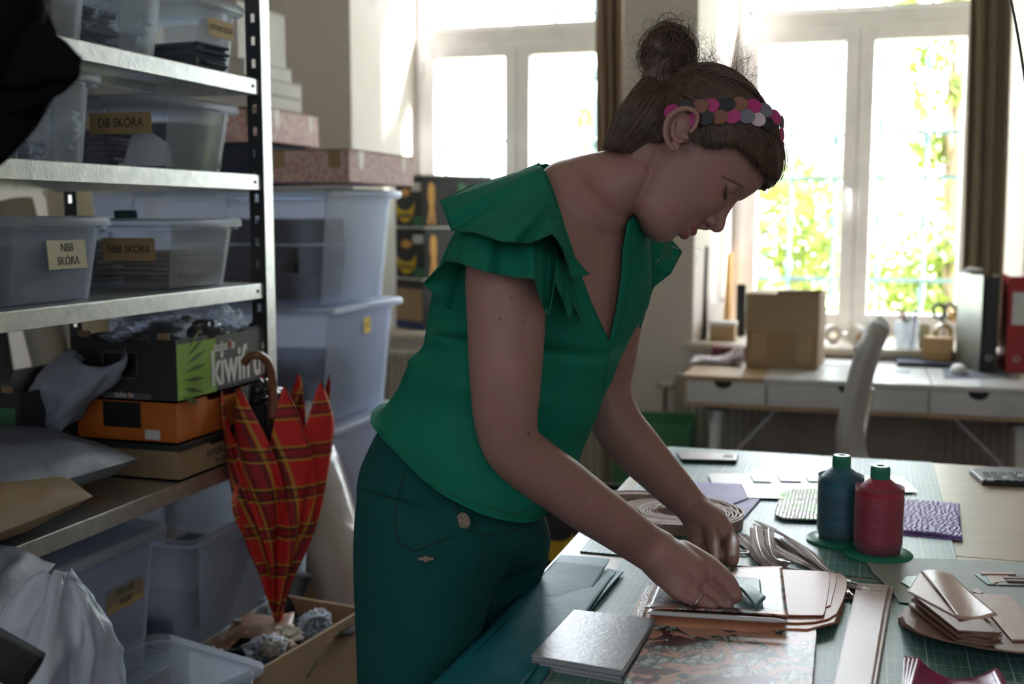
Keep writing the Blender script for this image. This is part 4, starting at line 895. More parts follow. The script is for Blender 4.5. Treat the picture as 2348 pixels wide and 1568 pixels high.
jar('pale yellow plastic cup on the sill right of the pen tub', 2118, .024, .10, mat('yellowish_plastic', (.60,.55,.38), .4, trl=.3), name='plastic_cup', cat='cup')
# scissors in a holder
p = UY(2166, 700, 5.10); M = T((p.x, 5.10, sz)); t = thing('scissors', 'black handled scissors standing upright among the tapes', 'scissors', M)
for s in (-1, 1):
    mb = MB(M); mb.tube([(s*.022+.022*math.cos(q), 0, .155+.030*math.sin(q)) for q in [2*PI*i/16 for i in range(17)]], .007, 8); mb.build('finger_ring', MT['black'], t, smooth=True)
    mb = MB(M); mb.tube([(s*.010, 0, .13), (0, 0, .10), (-s*.003, 0, .02)], [.008, .007, .002], 6); mb.build('blade', MT['steel'] if s > 0 else MT['black'], t)
def tapering(label, px, py, Y, r_, w_, mtl, rz, core=True):
    p = UY(px, py, Y); M = T((p.x, Y, p.z), rz, PI/2); t = thing('tape_roll', label, 'tape roll', M)
    mb = MB(M); mb.lathe([(r_*.72, -w_/2), (r_, -w_/2), (r_, w_/2), (r_*.72, w_/2), (r_*.72, -w_/2)], 28, cap=False); mb.build('tape_ring', mtl, t)
    mb = MB(M); mb.lathe([(r_*.68, -w_/2), (r_*.72, -w_/2), (r_*.72, w_/2), (r_*.68, w_/2), (r_*.68, -w_/2)], 28, cap=False); mb.build('core', MT['kraft2'], t)
tapering('clear tape roll standing on the small wooden block', 2162, 762, 5.01, .038, .025, mat('amber_tape', (.45,.34,.16), .25), R(25))
tapering('orange tape roll behind the scissors beside the grey binder', 2190, 725, 5.09, .024, .03, mat('orange_tape', (.70,.38,.05), .4), R(35))
boxon('small wooden block on the back of the desk under the tape roll', 2128, 2195, 775, 4.90, DZ+.002, .08, MT['pine'], name='wooden_block', cat='wooden block', rz=R(-10))
p = zt(2215, 810); M = T((p.x, 4.80, DZ+.002)); t = thing('tape_measure', 'black and yellow tape measure by the grey binder', 'tape measure', M)
mb = MB(M); mb.b(-.032, .032, -.017, .017, 0, .052); mb.build('measure_case', MT['yellow'], t, bev=.010); mb = MB(M); mb.b(-.022, .022, -.019, .019, .010, .042); mb.build('grip', MT['black'], t, bev=.006)
# binders
def binder(label, x0, x1, ytop, Y, z0, dp, mside, mspine, hole=None):
    a, b_ = UY(x0, 700, Y).x, UY(x1, 700, Y).x; h = UY((x0+x1)/2, ytop, Y).z-z0; M = T(((a+b_)/2, Y+dp/2, z0)); w_ = b_-a
    t = thing('ring_binder', label, 'binder', M)
    mb = MB(M); mb.b(-w_/2, -w_/2+.004, -dp/2, dp/2, 0, h); mb.build('cover', mside, t); mb = MB(M); mb.b(w_/2-.004, w_/2, -dp/2, dp/2, 0, h); mb.build('cover', mside, t)
    mb = MB(M); mb.b(-w_/2, w_/2, -dp/2-.004, -dp/2, 0, h); s_ = mb.build('spine', mspine, t)
    mb = MB(M); mb.tube([(w_*.0+.011*math.cos(q), -dp/2-.0055, .055+.011*math.sin(q)) for q in [2*PI*i/16 for i in range(17)]], .002, 6); mb.build('thumb_ring', MT['steel'], s_)
    mb = MB(M); mb.b(-w_/2+.006, w_/2-.006, -dp/2, dp/2-.01, .01, h-.02); mb.build('paper_block', MT['paper'], t)
    if hole: mb = MB(M); mb.b(-w_*.32, w_*.32, -dp/2-.0055, -dp/2-.004, h*.50, h*.84); mb.build('spine_label', hole, s_)
    return t
binder('grey sided ring binder with a black spine at the right end of the desk', 2256, 2290, 634, 4.72, DZ+.002, .24, mat('grey_binder_board', (.20,.22,.20), .45, c2=(.14,.16,.15)), MT['black'])
# the grey binder is turned so that its side shows
binder('red ring binder with a pale spine label at the right end of the desk', 2312, 2362, 634, 4.72, DZ+.002, .24, mat('red_binder', (.42,.015,.02), .45), mat('red_binder_spine', (.38,.015,.02), .45), MT['cwhite'])
mb = MB(); a, b_ = UY(2200, 700, 4.80).x, UY(2255, 700, 4.66).x; h_ = UY(2230, 632, 4.7).z-DZ
mb.prism([Vector((a, 4.90, DZ+.002)), Vector((b_-.004, 4.665, DZ+.002)), Vector((b_-.004, 4.95, DZ+.002)), Vector((a+.02, 4.96, DZ+.002))], (0, 0, h_)); tag(mb.build('magazine_file', mat('metal_grey_file', (.30,.33,.30), .35, .5, (.16,.18,.17), 2), bev=.002), 'grey metallic magazine file left of the black spined binder', 'magazine file')
crumple('white crumpled tissue lying on top of the grey file', T((b_-.03, 4.80, DZ+h_+.004)), .035, .03, .012, MT['cwhite'], 81, 'tissue', 'tissue')
# spray bottle
p = zt(2305, 838); M = T((p.x, p.y, DZ+.002)); t = thing('spray_bottle', 'clear spray bottle with a white trigger head on the desk', 'spray bottle', M)
mb = MB(M); mb.lathe([(.026, 0), (.029, .004), (.029, .060), (.024, .082), (.012, .098), (.012, .104)], 20); mb.build('bottle', MT['plain'], t, smooth=True)
mb = MB(M); mb.lathe([(.0255, .003), (.0275, .006), (.0275, .045), (.0, .045)], 20); mb.build('liquid', clear('liquid', (.8,.88,.92), .15), t)
mb = MB(M); mb.b(-.020, .022, -.0296, -.0285, .006, .028); mb.build('bottle_label', MT['peach'], t, bev=.0005)
mb = MB(M); mb.lathe([(.014, .104), (.014, .122), (.008, .130), (.008, .140)], 16); mb.build('collar', MT['cwhite'], t, smooth=True)
mb = MB(M); mb.tube([(.022, 0, .140), (.008, 0, .158), (-.018, 0, .158), (-.030, 0, .150)], [.009, .013, .010, .006], 10); mb.tube([(-.012, 0, .150), (-.026, 0, .135), (-.034, 0, .108)], [.005, .004, .003], 8); mb.build('trigger_head', MT['cwhite'], t, smooth=True)
# laptop, mouse pad, mouse, papers, charger
a, b_, c_, d_ = zt(2058, 840), zt(2262, 847), zt(2252, 824), zt(2050, 820)
t = thing('laptop', 'closed dark laptop on the right half of the desk', 'laptop', T(((a+b_+c_+d_)/4)[:]))
mb = MB(); mb.prism([a, b_, c_, d_], (0, 0, .012)); mb.build('base', MT['black'], t, bev=.002)
mb = MB(); mb.prism([v_+Vector((0, 0, .0125)) for v_ in (a, b_, c_, d_)], (0, 0, .005)); mb.build('screen_lid', mat('laptop_lid', (.035,.045,.08), .55, 0, spec=.2), t, bev=.002)
mb = MB(); mb.prism([zt(2165, 868), zt(2328, 868), zt(2285, 842), zt(2160, 845)], (0, 0, .003)); tag(mb.build('mouse_pad', mat('grey_pad', (.20,.22,.27), .95, spec=.1), bev=.001), 'grey mouse pad at the right of the desk', 'mouse pad')
p = zt(2198, 858); M = T((p.x, p.y, DZ+.005)); t = thing('computer_mouse', 'white computer mouse on the grey pad', 'mouse', M)
mb = MB(M); mb.rings([[Vector((.030*s_*math.cos(q), .050*s_*math.sin(q), z_)) for q in [2*PI*i/24 for i in range(24)]] for s_, z_ in ((.9, 0), (1, .008), (.95, .020), (.75, .030), (.4, .035), (.05, .036))]); mb.build('shell', MT['cwhite'], t, smooth=True)
mb = MB(M); mb.tube([(0, .05, .012), (.03, .10, .003), (.09, .14, .003), (.15, .18, .003)], .0018, 6); mb.build('cable', MT['cwhite'], t)
mb = MB(); mb.prism([zt(2322, 832), zt(2390, 840), zt(2410, 885), zt(2345, 876)], (0, 0, .002)); tag(mb.build('paper_sheet', MT['paper']), 'white paper at the right edge of the desk', 'paper')
mb = MB(); mb.prism([zt(1895, 838), zt(1975, 838), zt(1970, 826), zt(1890, 824)], (0, 0, .002)); tag(mb.build('paper_sheet', MT['paper']), 'white paper on the desk between cardboard box and chair', 'paper')
p = zt(1966, 858); M = T((p.x, p.y, DZ+.002)); mb = MB(M); mb.lathe([(.020, 0), (.020, .055), (.012, .060), (.012, .085), (.016, .088), (.016, .105)], 16); tag(mb.build('black_bottle', MT['black'], smooth=False), 'small black bottle on the desk left of the chair back', 'bottle')
mb = MB(); mb.tube([tuple(zt(2240, 838)+Vector((.02, 0, .004))), tuple(zt(2275, 850)+Vector((0, 0, .003))), tuple(zt(2300, 835)+Vector((0, 0, .003))), tuple(zt(2335, 860)+Vector((0, 0, .003)))], .002, 6); tag(mb.build('cable', MT['cwhite']), 'thin white cable curling between laptop and spray bottle', 'cable')
# ------------------------------------------------------------------ office chair
cy0 = 3.72; ch = thing('office_chair', 'white office chair with a tall curved back at the desk', 'chair', T((UY(1960, 900, cy0).x, cy0, 0)))
prof = cr([(2012, 752, 0), (1992, 800, 0), (1972, 870, 0), (1955, 950, 0), (1952, 1020, 0), (1968, 1090, 0)], 6)
back = [UY(x, y, cy0) for x, y, _ in prof]
def chb(u, v):
    f_ = v*(len(back)-1); i = min(len(back)-2, int(f_)); p = back[i].lerp(back[i+1], f_-i); wd = .22*(1-.5*max(0, 1-v*5)**2)*(1-.2*max(0, v-.7)/.3)
    cv = .030*((2*u-1)**2)
    return p + Vector((-cv, (2*u-1)*wd*.8+.02, 0)) + Vector(((2*u-1)*.012, 0, 0))
mb = MB(); mb.grid(chb, 24, 36); mb.build('backrest', mat('chair_leatherette', (.52,.52,.53), .45), ch, smooth=True, sol=.040, sol_off=1, bev=.012)
bx_, bz = back[-1].x, back[-1].z
mb = MB(); mb.tube([(bx_+.03, cy0+.02, bz+.28), (bx_+.005, cy0+.02, bz+.1), (bx_+.03, cy0+.02, bz-.05), (bx_+.15, cy0+.02, .42)], .012, 10); mb.build('back_bracket', MT['steel'], ch, smooth=True)
mb = MB(T((bx_+.24, cy0+.02, .45))); mb.rings([rrect(.22*s_, .23*s_, .08, z_, 6) for s_, z_ in ((.9, 0), (1, .02), (1, .06), (.92, .08))]); mb.build('seat', bpy.data.materials['chair_leatherette'], ch, smooth=True)
mb = MB(); mb.tube([(bx_+.24, cy0+.02, .45), (bx_+.24, cy0+.02, .10)], .03, 12); mb.build('gas_lift', MT['steel'], ch)
for k in range(5):
    a_ = 2*PI*k/5; mb = MB(); e = Vector((bx_+.24+.28*math.cos(a_), cy0+.02+.28*math.sin(a_), .07)); mb.tube([(bx_+.24, cy0+.02, .11), e], [.025, .014], 8); lg = mb.build('base_arm', MT['steel'], ch)
    mb = MB(T((e.x, e.y, .027), 0, PI/2)); mb.lathe([(.0, -.02), (.027, -.02), (.027, .02), (0, .02)], 14); mb.build('castor', MT['black'], lg)

mb = MB(); _t = U(2300, -60, 1.5); mb.tube([(_t.x-.01, _t.y, ZC)]+cr([tuple(U(x, y, 1.5)) for x, y in ((2300, -60), (2318, 5), (2330, 60), (2342, 130), (2352, 200), (2362, 300))], 6)+[(.45, 1.62, 1.15), (.66, 1.62, .90), (.80, 1.62, .833)], .0016, 6)
tag(mb.build('hanging_cord', MT['black'], smooth=True), 'thin dark cord hanging at the top right corner in front of the curtain', 'cord')
# ================================================================== WORKTABLES
TZ = .83; MZ = TZ+.0032
def worktable(label, y0, y1):
    t = thing('worktable', label, 'table', T((.3, (y0+y1)/2, 0)))
    mb = MB(); mb.b(-.485, 1.05, y0, y1, TZ-.024, TZ); mb.build('tabletop', MT['birch'], t, bev=.0015)
    mb = MB(); mb.b(-.40, .97, y0+.06, y0+.08, TZ-.09, TZ-.024); mb.b(-.40, .97, y1-.08, y1-.06, TZ-.09, TZ-.024); mb.b(-.40, -.38, y0+.06, y1-.06, TZ-.09, TZ-.024); mb.build('apron', MT['birch'], t)
    for x in (-.37, .95):
        for y in (y0+.10, y1-.10): mb = MB(); mb.tube([(x, y, TZ-.024), (x, y, 0)], .025, 14); mb.build('leg', MT['steel'], t, smooth=True)
worktable('birch worktable, far one of the two pushed together under the cutting mats', 2.001, 2.76)
worktable('birch worktable, near one of the two, reaching the bottom of the picture', .80, 1.999)
def matmat(name, c, cl):
    m, nt, bs = newmat(name); tc = nt.nodes.new('ShaderNodeTexCoord'); sp = nt.nodes.new('ShaderNodeSeparateXYZ'); nt.links.new(tc.outputs['Object'], sp.inputs[0])
    f = None
    for per, w_, k in ((.01, .075, .55), (.05, .028, 1.0)):
        for ax in (0, 1):
            g = mth(nt, 'LESS_THAN', mth(nt, 'FRACT', mth(nt, 'DIVIDE', mth(nt, 'ADD', sp.outputs[ax], 10), per)), w_); g = mth(nt, 'MULTIPLY', g, k)
            f = g if f is None else mth(nt, 'MAXIMUM', f, g)
    base = mix(nt, ramp(nt, nse(nt, coord(nt), 9, 5), .35, .7), c, tuple(x*.8 for x in c))
    nt.links.new(mix(nt, f, base, cl), bs.inputs['Base Color']); bs.inputs['Roughness'].default_value = .42; bs.inputs['Specular IOR Level'].default_value = .6
    bumpn(nt, bs, nse(nt, coord(nt), 700, 2), .1, .001); return m
cmat = matmat('cutting_mat_green', (.055,.165,.155), (.40,.55,.52))
for lb, q in (('large green cutting mat with a white grid on the far worktable', (-.452, .158, 1.828, 2.752)), ('large green cutting mat lying near the front under the leather pieces', (-.372, .55, 1.06, 1.812))):
    mb = MB(); mb.b(q[0], q[1], q[2], q[3], TZ+.0002, TZ+.003); tag(mb.build('cutting_mat', cmat, bev=.0008), lb, 'cutting mat')
def zp(px, py, z=MZ): return UZ(px, py, z)
def chaik(P, n=2):
    for _ in range(n):
        Q = []
        for i in range(len(P)):
            a, b = P[i], P[(i+1) % len(P)]; Q += [a.lerp(b, .25), a.lerp(b, .75)]
        P = Q
    return P
def slab(label, cat, name, px, z, th, mtl, rnd=0, group=None, bev=.0006, side=None, curl=0, grp=None):
    P = [zp(x, y, z) for x, y in px]
    if rnd: P = chaik(P, rnd)
    mb = MB(); mb.prism(P, (0, 0, th)); return tag(mb.build(name, mtl, bev=bev), label, cat, group)
def lth(name, c, r=.38, c2=None, b=.25, s=160, sp=.6): return mat(name, c, r, c2=c2, bump=b, bscale=s, spec=sp, scale=20, bd=.002)
def sheet(label, cat, name, q, z, th, mtl, fz=None, n=16, group=None, uvw=True):
    a, b, c, d = [zp(x, y, z) for x, y in q]; mb = MB()
    mb.grid(lambda u, v: a.lerp(b, u).lerp(d.lerp(c, u), v) + Vector((0, 0, th + (fz(u, v) if fz else 0))), n, n)
    return tag(mb.build(name, mtl, smooth=True, sol=th), label, cat, group)
ORD = ['lowest', 'second from the bottom', 'third from the bottom', 'fourth from the bottom', 'fifth from the bottom', 'sixth from the bottom', 'seventh from the bottom', 'eighth from the bottom', 'ninth from the bottom', 'tenth from the bottom', 'topmost']
def stack(label, cat, name, px, z0, n, th, mtl, group, jit=.003, rnd=0, rj=.01, labels=None, taperf=None):
    r = random.Random(int(px[0][0])+n); P = [zp(x, y, z0) for x, y in px]; P = chaik(P, rnd) if rnd else P
    mb = MB(); mb.prism(P, (0, 0, th)); o = mb.build(name, mtl, bev=.0005); tag(o, label, cat, group); out = [o]; base = o.location.copy()
    for i in range(1, n):
        c = o.copy(); COL.objects.link(c); c.location = base + Vector((r.gauss(0, jit), r.gauss(0, jit), i*(th+.0003))); c.rotation_euler.z = r.gauss(0, rj); out.append(c)
    for i, q in enumerate(out): q['label'] = label + ', ' + ORD[i]
    if labels:
        for i, l in labels.items(): out[i]['label'] = l
    return out, P
# --- floral print
def floral(name, sc=1.0):
    m, nt, bs = newmat(name); v = coord(nt, 'Object', (sc, sc, sc))
    pink, burg, gt, lt, dk_ = (.52,.27,.21), (.085,.018,.028), (.13,.20,.20), (.50,.55,.52), (.025,.035,.04)
    n1 = nse(nt, v, 16, 2, 1.2); n2 = nse(nt, v, 22, 3, 2.5); n3 = nse(nt, v, 34, 2, 3.5)
    wv = nt.nodes.new('ShaderNodeTexWave'); wv.inputs['Scale'].default_value = 26; wv.inputs['Distortion'].default_value = 14; wv.inputs['Detail'].default_value = 1.5; nt.links.new(v, wv.inputs['Vector'])
    col = mix(nt, mth(nt, 'GREATER_THAN', n1, .57), pink, burg)
    band_ = mth(nt, 'MULTIPLY', mth(nt, 'GREATER_THAN', n2, .50), mth(nt, 'LESS_THAN', n1, .60))
    leaf = mix(nt, mth(nt, 'GREATER_THAN', n3, .48), gt, lt)
    leaf = mix(nt, mth(nt, 'MULTIPLY', mth(nt, 'GREATER_THAN', wv.outputs['Fac'], .80), .85), leaf, dk_)
    col = mix(nt, band_, col, leaf)
    e1 = mth(nt, 'LESS_THAN', mth(nt, 'ABSOLUTE', mth(nt, 'SUBTRACT', n2, .50)), .012); col = mix(nt, e1, col, dk_)
    e2 = mth(nt, 'LESS_THAN', mth(nt, 'ABSOLUTE', mth(nt, 'SUBTRACT', n3, .60)), .010); col = mix(nt, mth(nt, 'MULTIPLY', e2, band_), col, dk_)
    sm_ = mth(nt, 'GREATER_THAN', nse(nt, coord(nt, 'Object', (sc*1.7, sc, sc)), 30, 1, 1.0), .66); col = mix(nt, mth(nt, 'MULTIPLY', sm_, mth(nt, 'SUBTRACT', 1.0, band_)), col, burg)
    nt.links.new(col, bs.inputs['Base Color']); bs.inputs['Roughness'].default_value = .36; bs.inputs['Specular IOR Level'].default_value = .4; return m
flo = floral('floral_print_leather', .62)
# phone
P_ = [(1550, 1041), (1694, 1048), (1689, 1063), (1562, 1059)]
tp = thing('smartphone', 'grey smartphone lying face down at the far end of the cutting mat', 'phone', T(zp(1620, 1052)))
mb = MB(); mb.prism([zp(x, y) for x, y in P_], (0, 0, .009)); mb.build('phone_body', MT['black'], tp, bev=.003)
mb = MB(); mb.prism([zp(x, y, MZ+.0091) for x, y in ((1550, 1034), (1692, 1041), (1688, 1055), (1563, 1052))], (0, 0, .0006)); mb.build('back_cover', mat('phone_back', (.32,.33,.36), .3, .3), tp)
mb = MB(); mb.prism([zp(x, y, MZ+.0098) for x, y in ((1660, 1042), (1683, 1043), (1680, 1048), (1658, 1047))], (0, 0, .0015)); mb.build('camera_bump', MT['black'], tp, bev=.0004)
# purple leathers, papers, swatches
pur = lth('purple_marbled_leather', (.16,.10,.46), .5, (.10,.05,.22), .5, 60, .35); 
sheet('purple marbled leather piece, right of the two behind the strap coil', 'leather piece', 'leather_piece', [(1660, 1142), (1749, 1142), (1705, 1192), (1660, 1176)], MZ, .0015, pur)
sheet('purple marbled leather piece, left of the two behind the strap coil', 'leather piece', 'leather_piece', [(1590, 1108), (1700, 1112), (1716, 1146), (1640, 1175)], MZ+.0016, .0015, pur)
pap = mat('bright_paper', (.88,.89,.91), .38, spec=.6)
slab('large white paper sheet under the swatches at the far side', 'paper', 'paper_sheet', [(1622, 1086), (1730, 1086), (2068, 1092), (2106, 1128), (1880, 1132), (1794, 1143), (1650, 1139)], MZ+.004, .0004, pap)
slab('thin white sheet behind the row of swatches', 'paper', 'paper_sheet', [(1724, 1077), (1884, 1075), (1890, 1088), (1730, 1086)], MZ+.0048, .0004, pap)
for lb, q, c in (('pale green swatch, leftmost on the white paper', [(1720, 1090), (1762, 1091), (1769, 1106), (1728, 1105)], (.45,.56,.52)), ('purple swatch in the middle of the row on the white paper', [(1781, 1089), (1828, 1091), (1837, 1105), (1790, 1104)], (.24,.15,.36)), ('pale green and white swatch, rightmost on the white paper by the blue cone', [(1845, 1090), (1880, 1092), (1884, 1105), (1853, 1104)], (.40,.50,.47))):
    slab(lb, 'leather swatch', 'leather_swatch', q, MZ+.0056, .0018, lth('swatch_'+lb.split()[0]+lb.split()[1], c))
# scalloped iridescent leather
m, nt, bs = newmat('iridescent_scales'); v = coord(nt, 'Object'); wv = nt.nodes.new('ShaderNodeTexWave'); wv.inputs['Scale'].default_value = 45; wv.inputs['Distortion'].default_value = 3; wv.inputs['Detail'].default_value = 2; nt.links.new(v, wv.inputs['Vector'])
c_ = mix(nt, ramp(nt, nse(nt, v, 14, 2), .4, .62), (.62,.50,.58), (.45,.80,.35)); c_ = mix(nt, mth(nt, 'GREATER_THAN', wv.outputs['Fac'], .86), c_, (.10,.08,.12)); nt.links.new(c_, bs.inputs['Base Color']); bs.inputs['Roughness'].default_value = .25; bs.inputs['Metallic'].default_value = .4
bumpn(nt, bs, wv.outputs['Fac'], .6, .004)
slab('iridescent green and pink scaly leather piece beside the blue thread cone', 'leather piece', 'leather_piece', [(1795, 1124), (1880, 1123), (1935, 1135), (1920, 1195), (1860, 1194), (1774, 1190), (1780, 1160)], MZ+.004, .0035, m, rnd=1)
pt = mat('purple_ripple_leather', (.30,.20,.55), .46, c2=(.24,.16,.46), spec=.4); nt = pt.node_tree; wv = nt.nodes.new('ShaderNodeTexWave'); wv.inputs['Scale'].default_value = 60; wv.inputs['Distortion'].default_value = 9; wv.inputs['Detail'].default_value = 2; nt.links.new(coord(nt, 'Object', (.55, 1, 1)), wv.inputs['Vector']); bumpn(nt, nt.nodes['Principled BSDF'], wv.outputs['Fac'], .8, .004)
sheet('purple rippled leather rectangle right of the red thread cone', 'leather piece', 'leather_piece', [(2045, 1146), (2200, 1158), (2206, 1236), (2045, 1220)], MZ+.001, .003, pt, lambda u, v: .002*math.sin(u*3))
sheet('second purple rippled leather rectangle under the first', 'leather piece', 'leather_piece', [(2045, 1152), (2196, 1164), (2207, 1240), (2045, 1226)], MZ-.0005, .002, pt)
# thread cones
def thread(name, c, c2):
    m, nt, bs = newmat(name); v = coord(nt, 'Object', (1, 1, 1)); wv = nt.nodes.new('ShaderNodeTexWave'); wv.bands_direction = 'Z'; wv.inputs['Scale'].default_value = 160; wv.inputs['Distortion'].default_value = 1.5; nt.links.new(v, wv.inputs['Vector'])
    n = nse(nt, coord(nt, 'Object', (1, 1, 8)), 9, 4); col = mix(nt, ramp(nt, n, .35, .65), c, c2)
    nt.links.new(col, bs.inputs['Base Color']); bs.inputs['Roughness'].default_value = .38; bs.inputs['Sheen Weight'].default_value = .2
    bumpn(nt, bs, wv.outputs['Fac'], .35, .002); return m
spg = mat('cone_green_plastic', (.01,.20,.12), .35)
flg = mat('cone_flange_plastic', (.03,.34,.22), .35, trl=.4)
def cone(label, px, pyb, pytop, hw, mtl):
    p = zp(px, pyb, MZ); d = (p-CAM).dot(FW); k = d/FPX; h = (pyb-pytop)*k*1.0; r = hw*k; M = T((p.x, p.y, MZ)); t = thing('thread_cone', label, 'thread cone', M)
    mb = MB(M); mb.lathe([(.0, 0), (r*1.42, 0), (r*1.44, .003), (r*1.36, .006), (r*.9, .008), (0, .008)], 48); mb.build('base_flange', flg, t, smooth=False, auto=40)
    n = 60; pr = [(r*.90, .0075), (r*.965, .02)] + [(r*(.97+.03*i/10), .02+(h*.64)*i/10) for i in range(11)] + [(r*.97, h*.70), (r*.86, h*.755), (r*.62, h*.815), (r*.42, h*.855), (r*.38, h*.865)]
    mb = MB(M); mb.lathe(pr, n); mb.build('thread_winding', mtl, t, smooth=True)
    mb = MB(M); rc = r*.385
    rs = []
    for z, f in ((h*.85, 1), (h*.86, 1.03), (h*.965, 1.03), (h*.985, .97), (h, .92)): rs.append([Vector((rc*f*(1+.018*(1 if kk % 2 else -1))*math.cos(2*PI*kk/56), rc*f*(1+.018*(1 if kk % 2 else -1))*math.sin(2*PI*kk/56), z)) for kk in range(56)])
    rs.append([Vector((rc*.42*math.cos(2*PI*kk/56), rc*.42*math.sin(2*PI*kk/56), h+.0005)) for kk in range(56)]); rs.append([Vector((rc*.36*math.cos(2*PI*kk/56), rc*.36*math.sin(2*PI*kk/56), h*.93)) for kk in range(56)])
    mb.rings(rs); mb.build('cone_cap', spg, t)
    mb = MB(M); mb.lathe([(r*1.004, h*.10), (r*1.012, h*.40), (r*1.015, h*.66), (r*.90, h*.745)], n, cap=False); mb.build('film_wrap', clear('cone_film', (.97,.97,.97), .025, .10), t, smooth=True)
cone('blue teal thread cone, the farther of the two', 1924, 1240, 1040, 51, thread('teal_thread', (.008,.14,.21), (.004,.08,.13)))
cone('crimson red thread cone, the nearer of the two', 2012, 1272, 1064, 54, thread('red_thread', (.42,.013,.055), (.27,.01,.04)))
# strap coil
tan = lth('blush_strap_leather', (.50,.34,.29), .45, (.43,.29,.25))
cc = zp(1556, 1197); mb = MB(); turns = 13; pts = []
t = thing('leather_strap_coil', 'coiled blush leather strap lying on the far cutting mat behind the hands', 'leather strap', T(cc))
def spiral(c, r0, r1, turns, sx, sy, hgt, name, wob=.0, seed=0, ox=0):
    mb = MB(); n = turns*40; th = .0019
    ins, out = [], []
    for i in range(n+1):
        a = 2*PI*i/40; k = i/n; r = r0+(r1-r0)*k
        w1 = 1+wob*math.sin(a*2+k*9+seed)+wob*.6*math.sin(a*3+k*14+seed); x = c.x+ox*k+r*sx*math.cos(a)*w1; y = c.y+r*sy*math.sin(a)*w1; nx, ny = math.cos(a), math.sin(a)
        zz = MZ+.0005+.002*math.sin(a*2+k*30)*wob*10
        ins.append((Vector((x-nx*th/2, y-ny*th/2, zz)), Vector((x+nx*th/2, y+ny*th/2, zz)), Vector((x+nx*th/2, y+ny*th/2, zz+hgt)), Vector((x-nx*th/2, y-ny*th/2, zz+hgt))))
    mb.rings([list(q) for q in ins]); return mb.build(name, tan, t)
spiral(cc, .034, .100, 14, 1.15, .95, .020, 'strap_winding', .02)
spiral(cc+Vector((-.045, .028, 0)), .098, .132, 5, 1.25, .95, .019, 'outer_strap_winding', .04, 2, -.0)
mb = MB(); q = cc+Vector((-.045, .0, 0)); mb.tube([q+Vector((0, -.012, .023)), q+Vector((.004, .012, .024)), q+Vector((.006, .03, .022))], .0022, 6); mb.build('tie', MT['cwhite'], t)
# key ring
rc_ = zp(1702, 1270); mb = MB(T((rc_.x, rc_.y, MZ+.003))); mb.tube([(.011*math.cos(q), .008*math.sin(q), 0) for q in [2*PI*i/20 for i in range(21)]], .002, 8); tag(mb.build('metal_ring', MT['steel'], smooth=True), 'small metal d-ring on the mat beside the far hand', 'metal ring')
# zippers
zm = mat('zip_tape', (.46,.37,.36), .75, c2=(.41,.33,.32), scale=60, bump=.2, bscale=500)
def zipper(label, path, wd, tilt=0, z=.0, pull=True, grp=None):
    P = cr([(x, y, hgt) for x, y, hgt in path], 8); pts = [UZ(x, y, MZ+hgt+z) for x, y, hgt in P]; t = thing('zipper', label, 'zipper', T(pts[0]), grp)
    def edge(i):
        a = pts[max(i-1, 0)]; b = pts[min(i+1, len(pts)-1)]; d = (b-a).normalized(); s = d.cross(Z0).normalized(); s = (s*math.cos(tilt)+Z0*math.sin(tilt)); return s
    n = len(pts)
    mb = MB(); mb.grid(lambda u, v: pts[int(round(v*(n-1)))] + edge(int(round(v*(n-1))))*(u-.5)*wd + Z0*(.0018*math.sin(u*9+v*20)), 6, n-1); mb.build('zip_tape', zm, t, smooth=True, sol=.0007)
    mb = MB(); mb.tube([p+Z0*.0012 for p in pts], .0011, 6); mb.build('zip_teeth', mat_teeth, t)
    if pull:
        k = n-4; d = (pts[k+1]-pts[k]).normalized(); M = T(pts[k]+Z0*.003, math.atan2(d.y, d.x))
        mb = MB(M); mb.b(-.007, .007, -.004, .004, 0, .004); mb.tube([(.005, 0, .003), (.020, .003, .003)], .0022, 6); mb.build('slider', MT['steel'], t, bev=.001)
mat_teeth = mat('zip_metal', (.55,.53,.50), .35, .9)
zips = [
 ('long blush zipper along the right outside of the zipper bundle', [(1742, 1198, .016), (1790, 1222, .020), (1850, 1262, .018), (1900, 1310, .014), (1955, 1345, .008), (2000, 1362, .004)], .024, .35),
 ('blush zipper arching down the middle of the zipper bundle', [(1745, 1205, .010), (1772, 1250, .018), (1840, 1290, .016), (1905, 1318, .012), (1960, 1350, .006)], .030, .2),
 ('blush zipper folded steeply at the left of the zipper bundle', [(1733, 1208, .020), (1738, 1245, .024), (1752, 1280, .016), (1782, 1305, .006), (1850, 1322, .004), (1900, 1322, .004)], .022, -.3),
 ('blush zipper lying lowest at the left edge of the bundle', [(1692, 1225, .002), (1725, 1255, .003), (1765, 1292, .003), (1830, 1316, .003), (1890, 1322, .003)], .030, 0),
 ('blush zipper folded beside the steep one in the bundle', [(1762, 1212, .022), (1764, 1242, .025), (1772, 1275, .016), (1800, 1300, .008)], .018, -.3),
 ('blush zipper whose end shows beside the pale strips', [(1790, 1235, .004), (1860, 1290, .004), (1920, 1340, .003), (1952, 1375, .002)], .028, 0)]
for lb, pth, wd, tl in zips: zipper(lb, pth, wd, tl, 0, True)
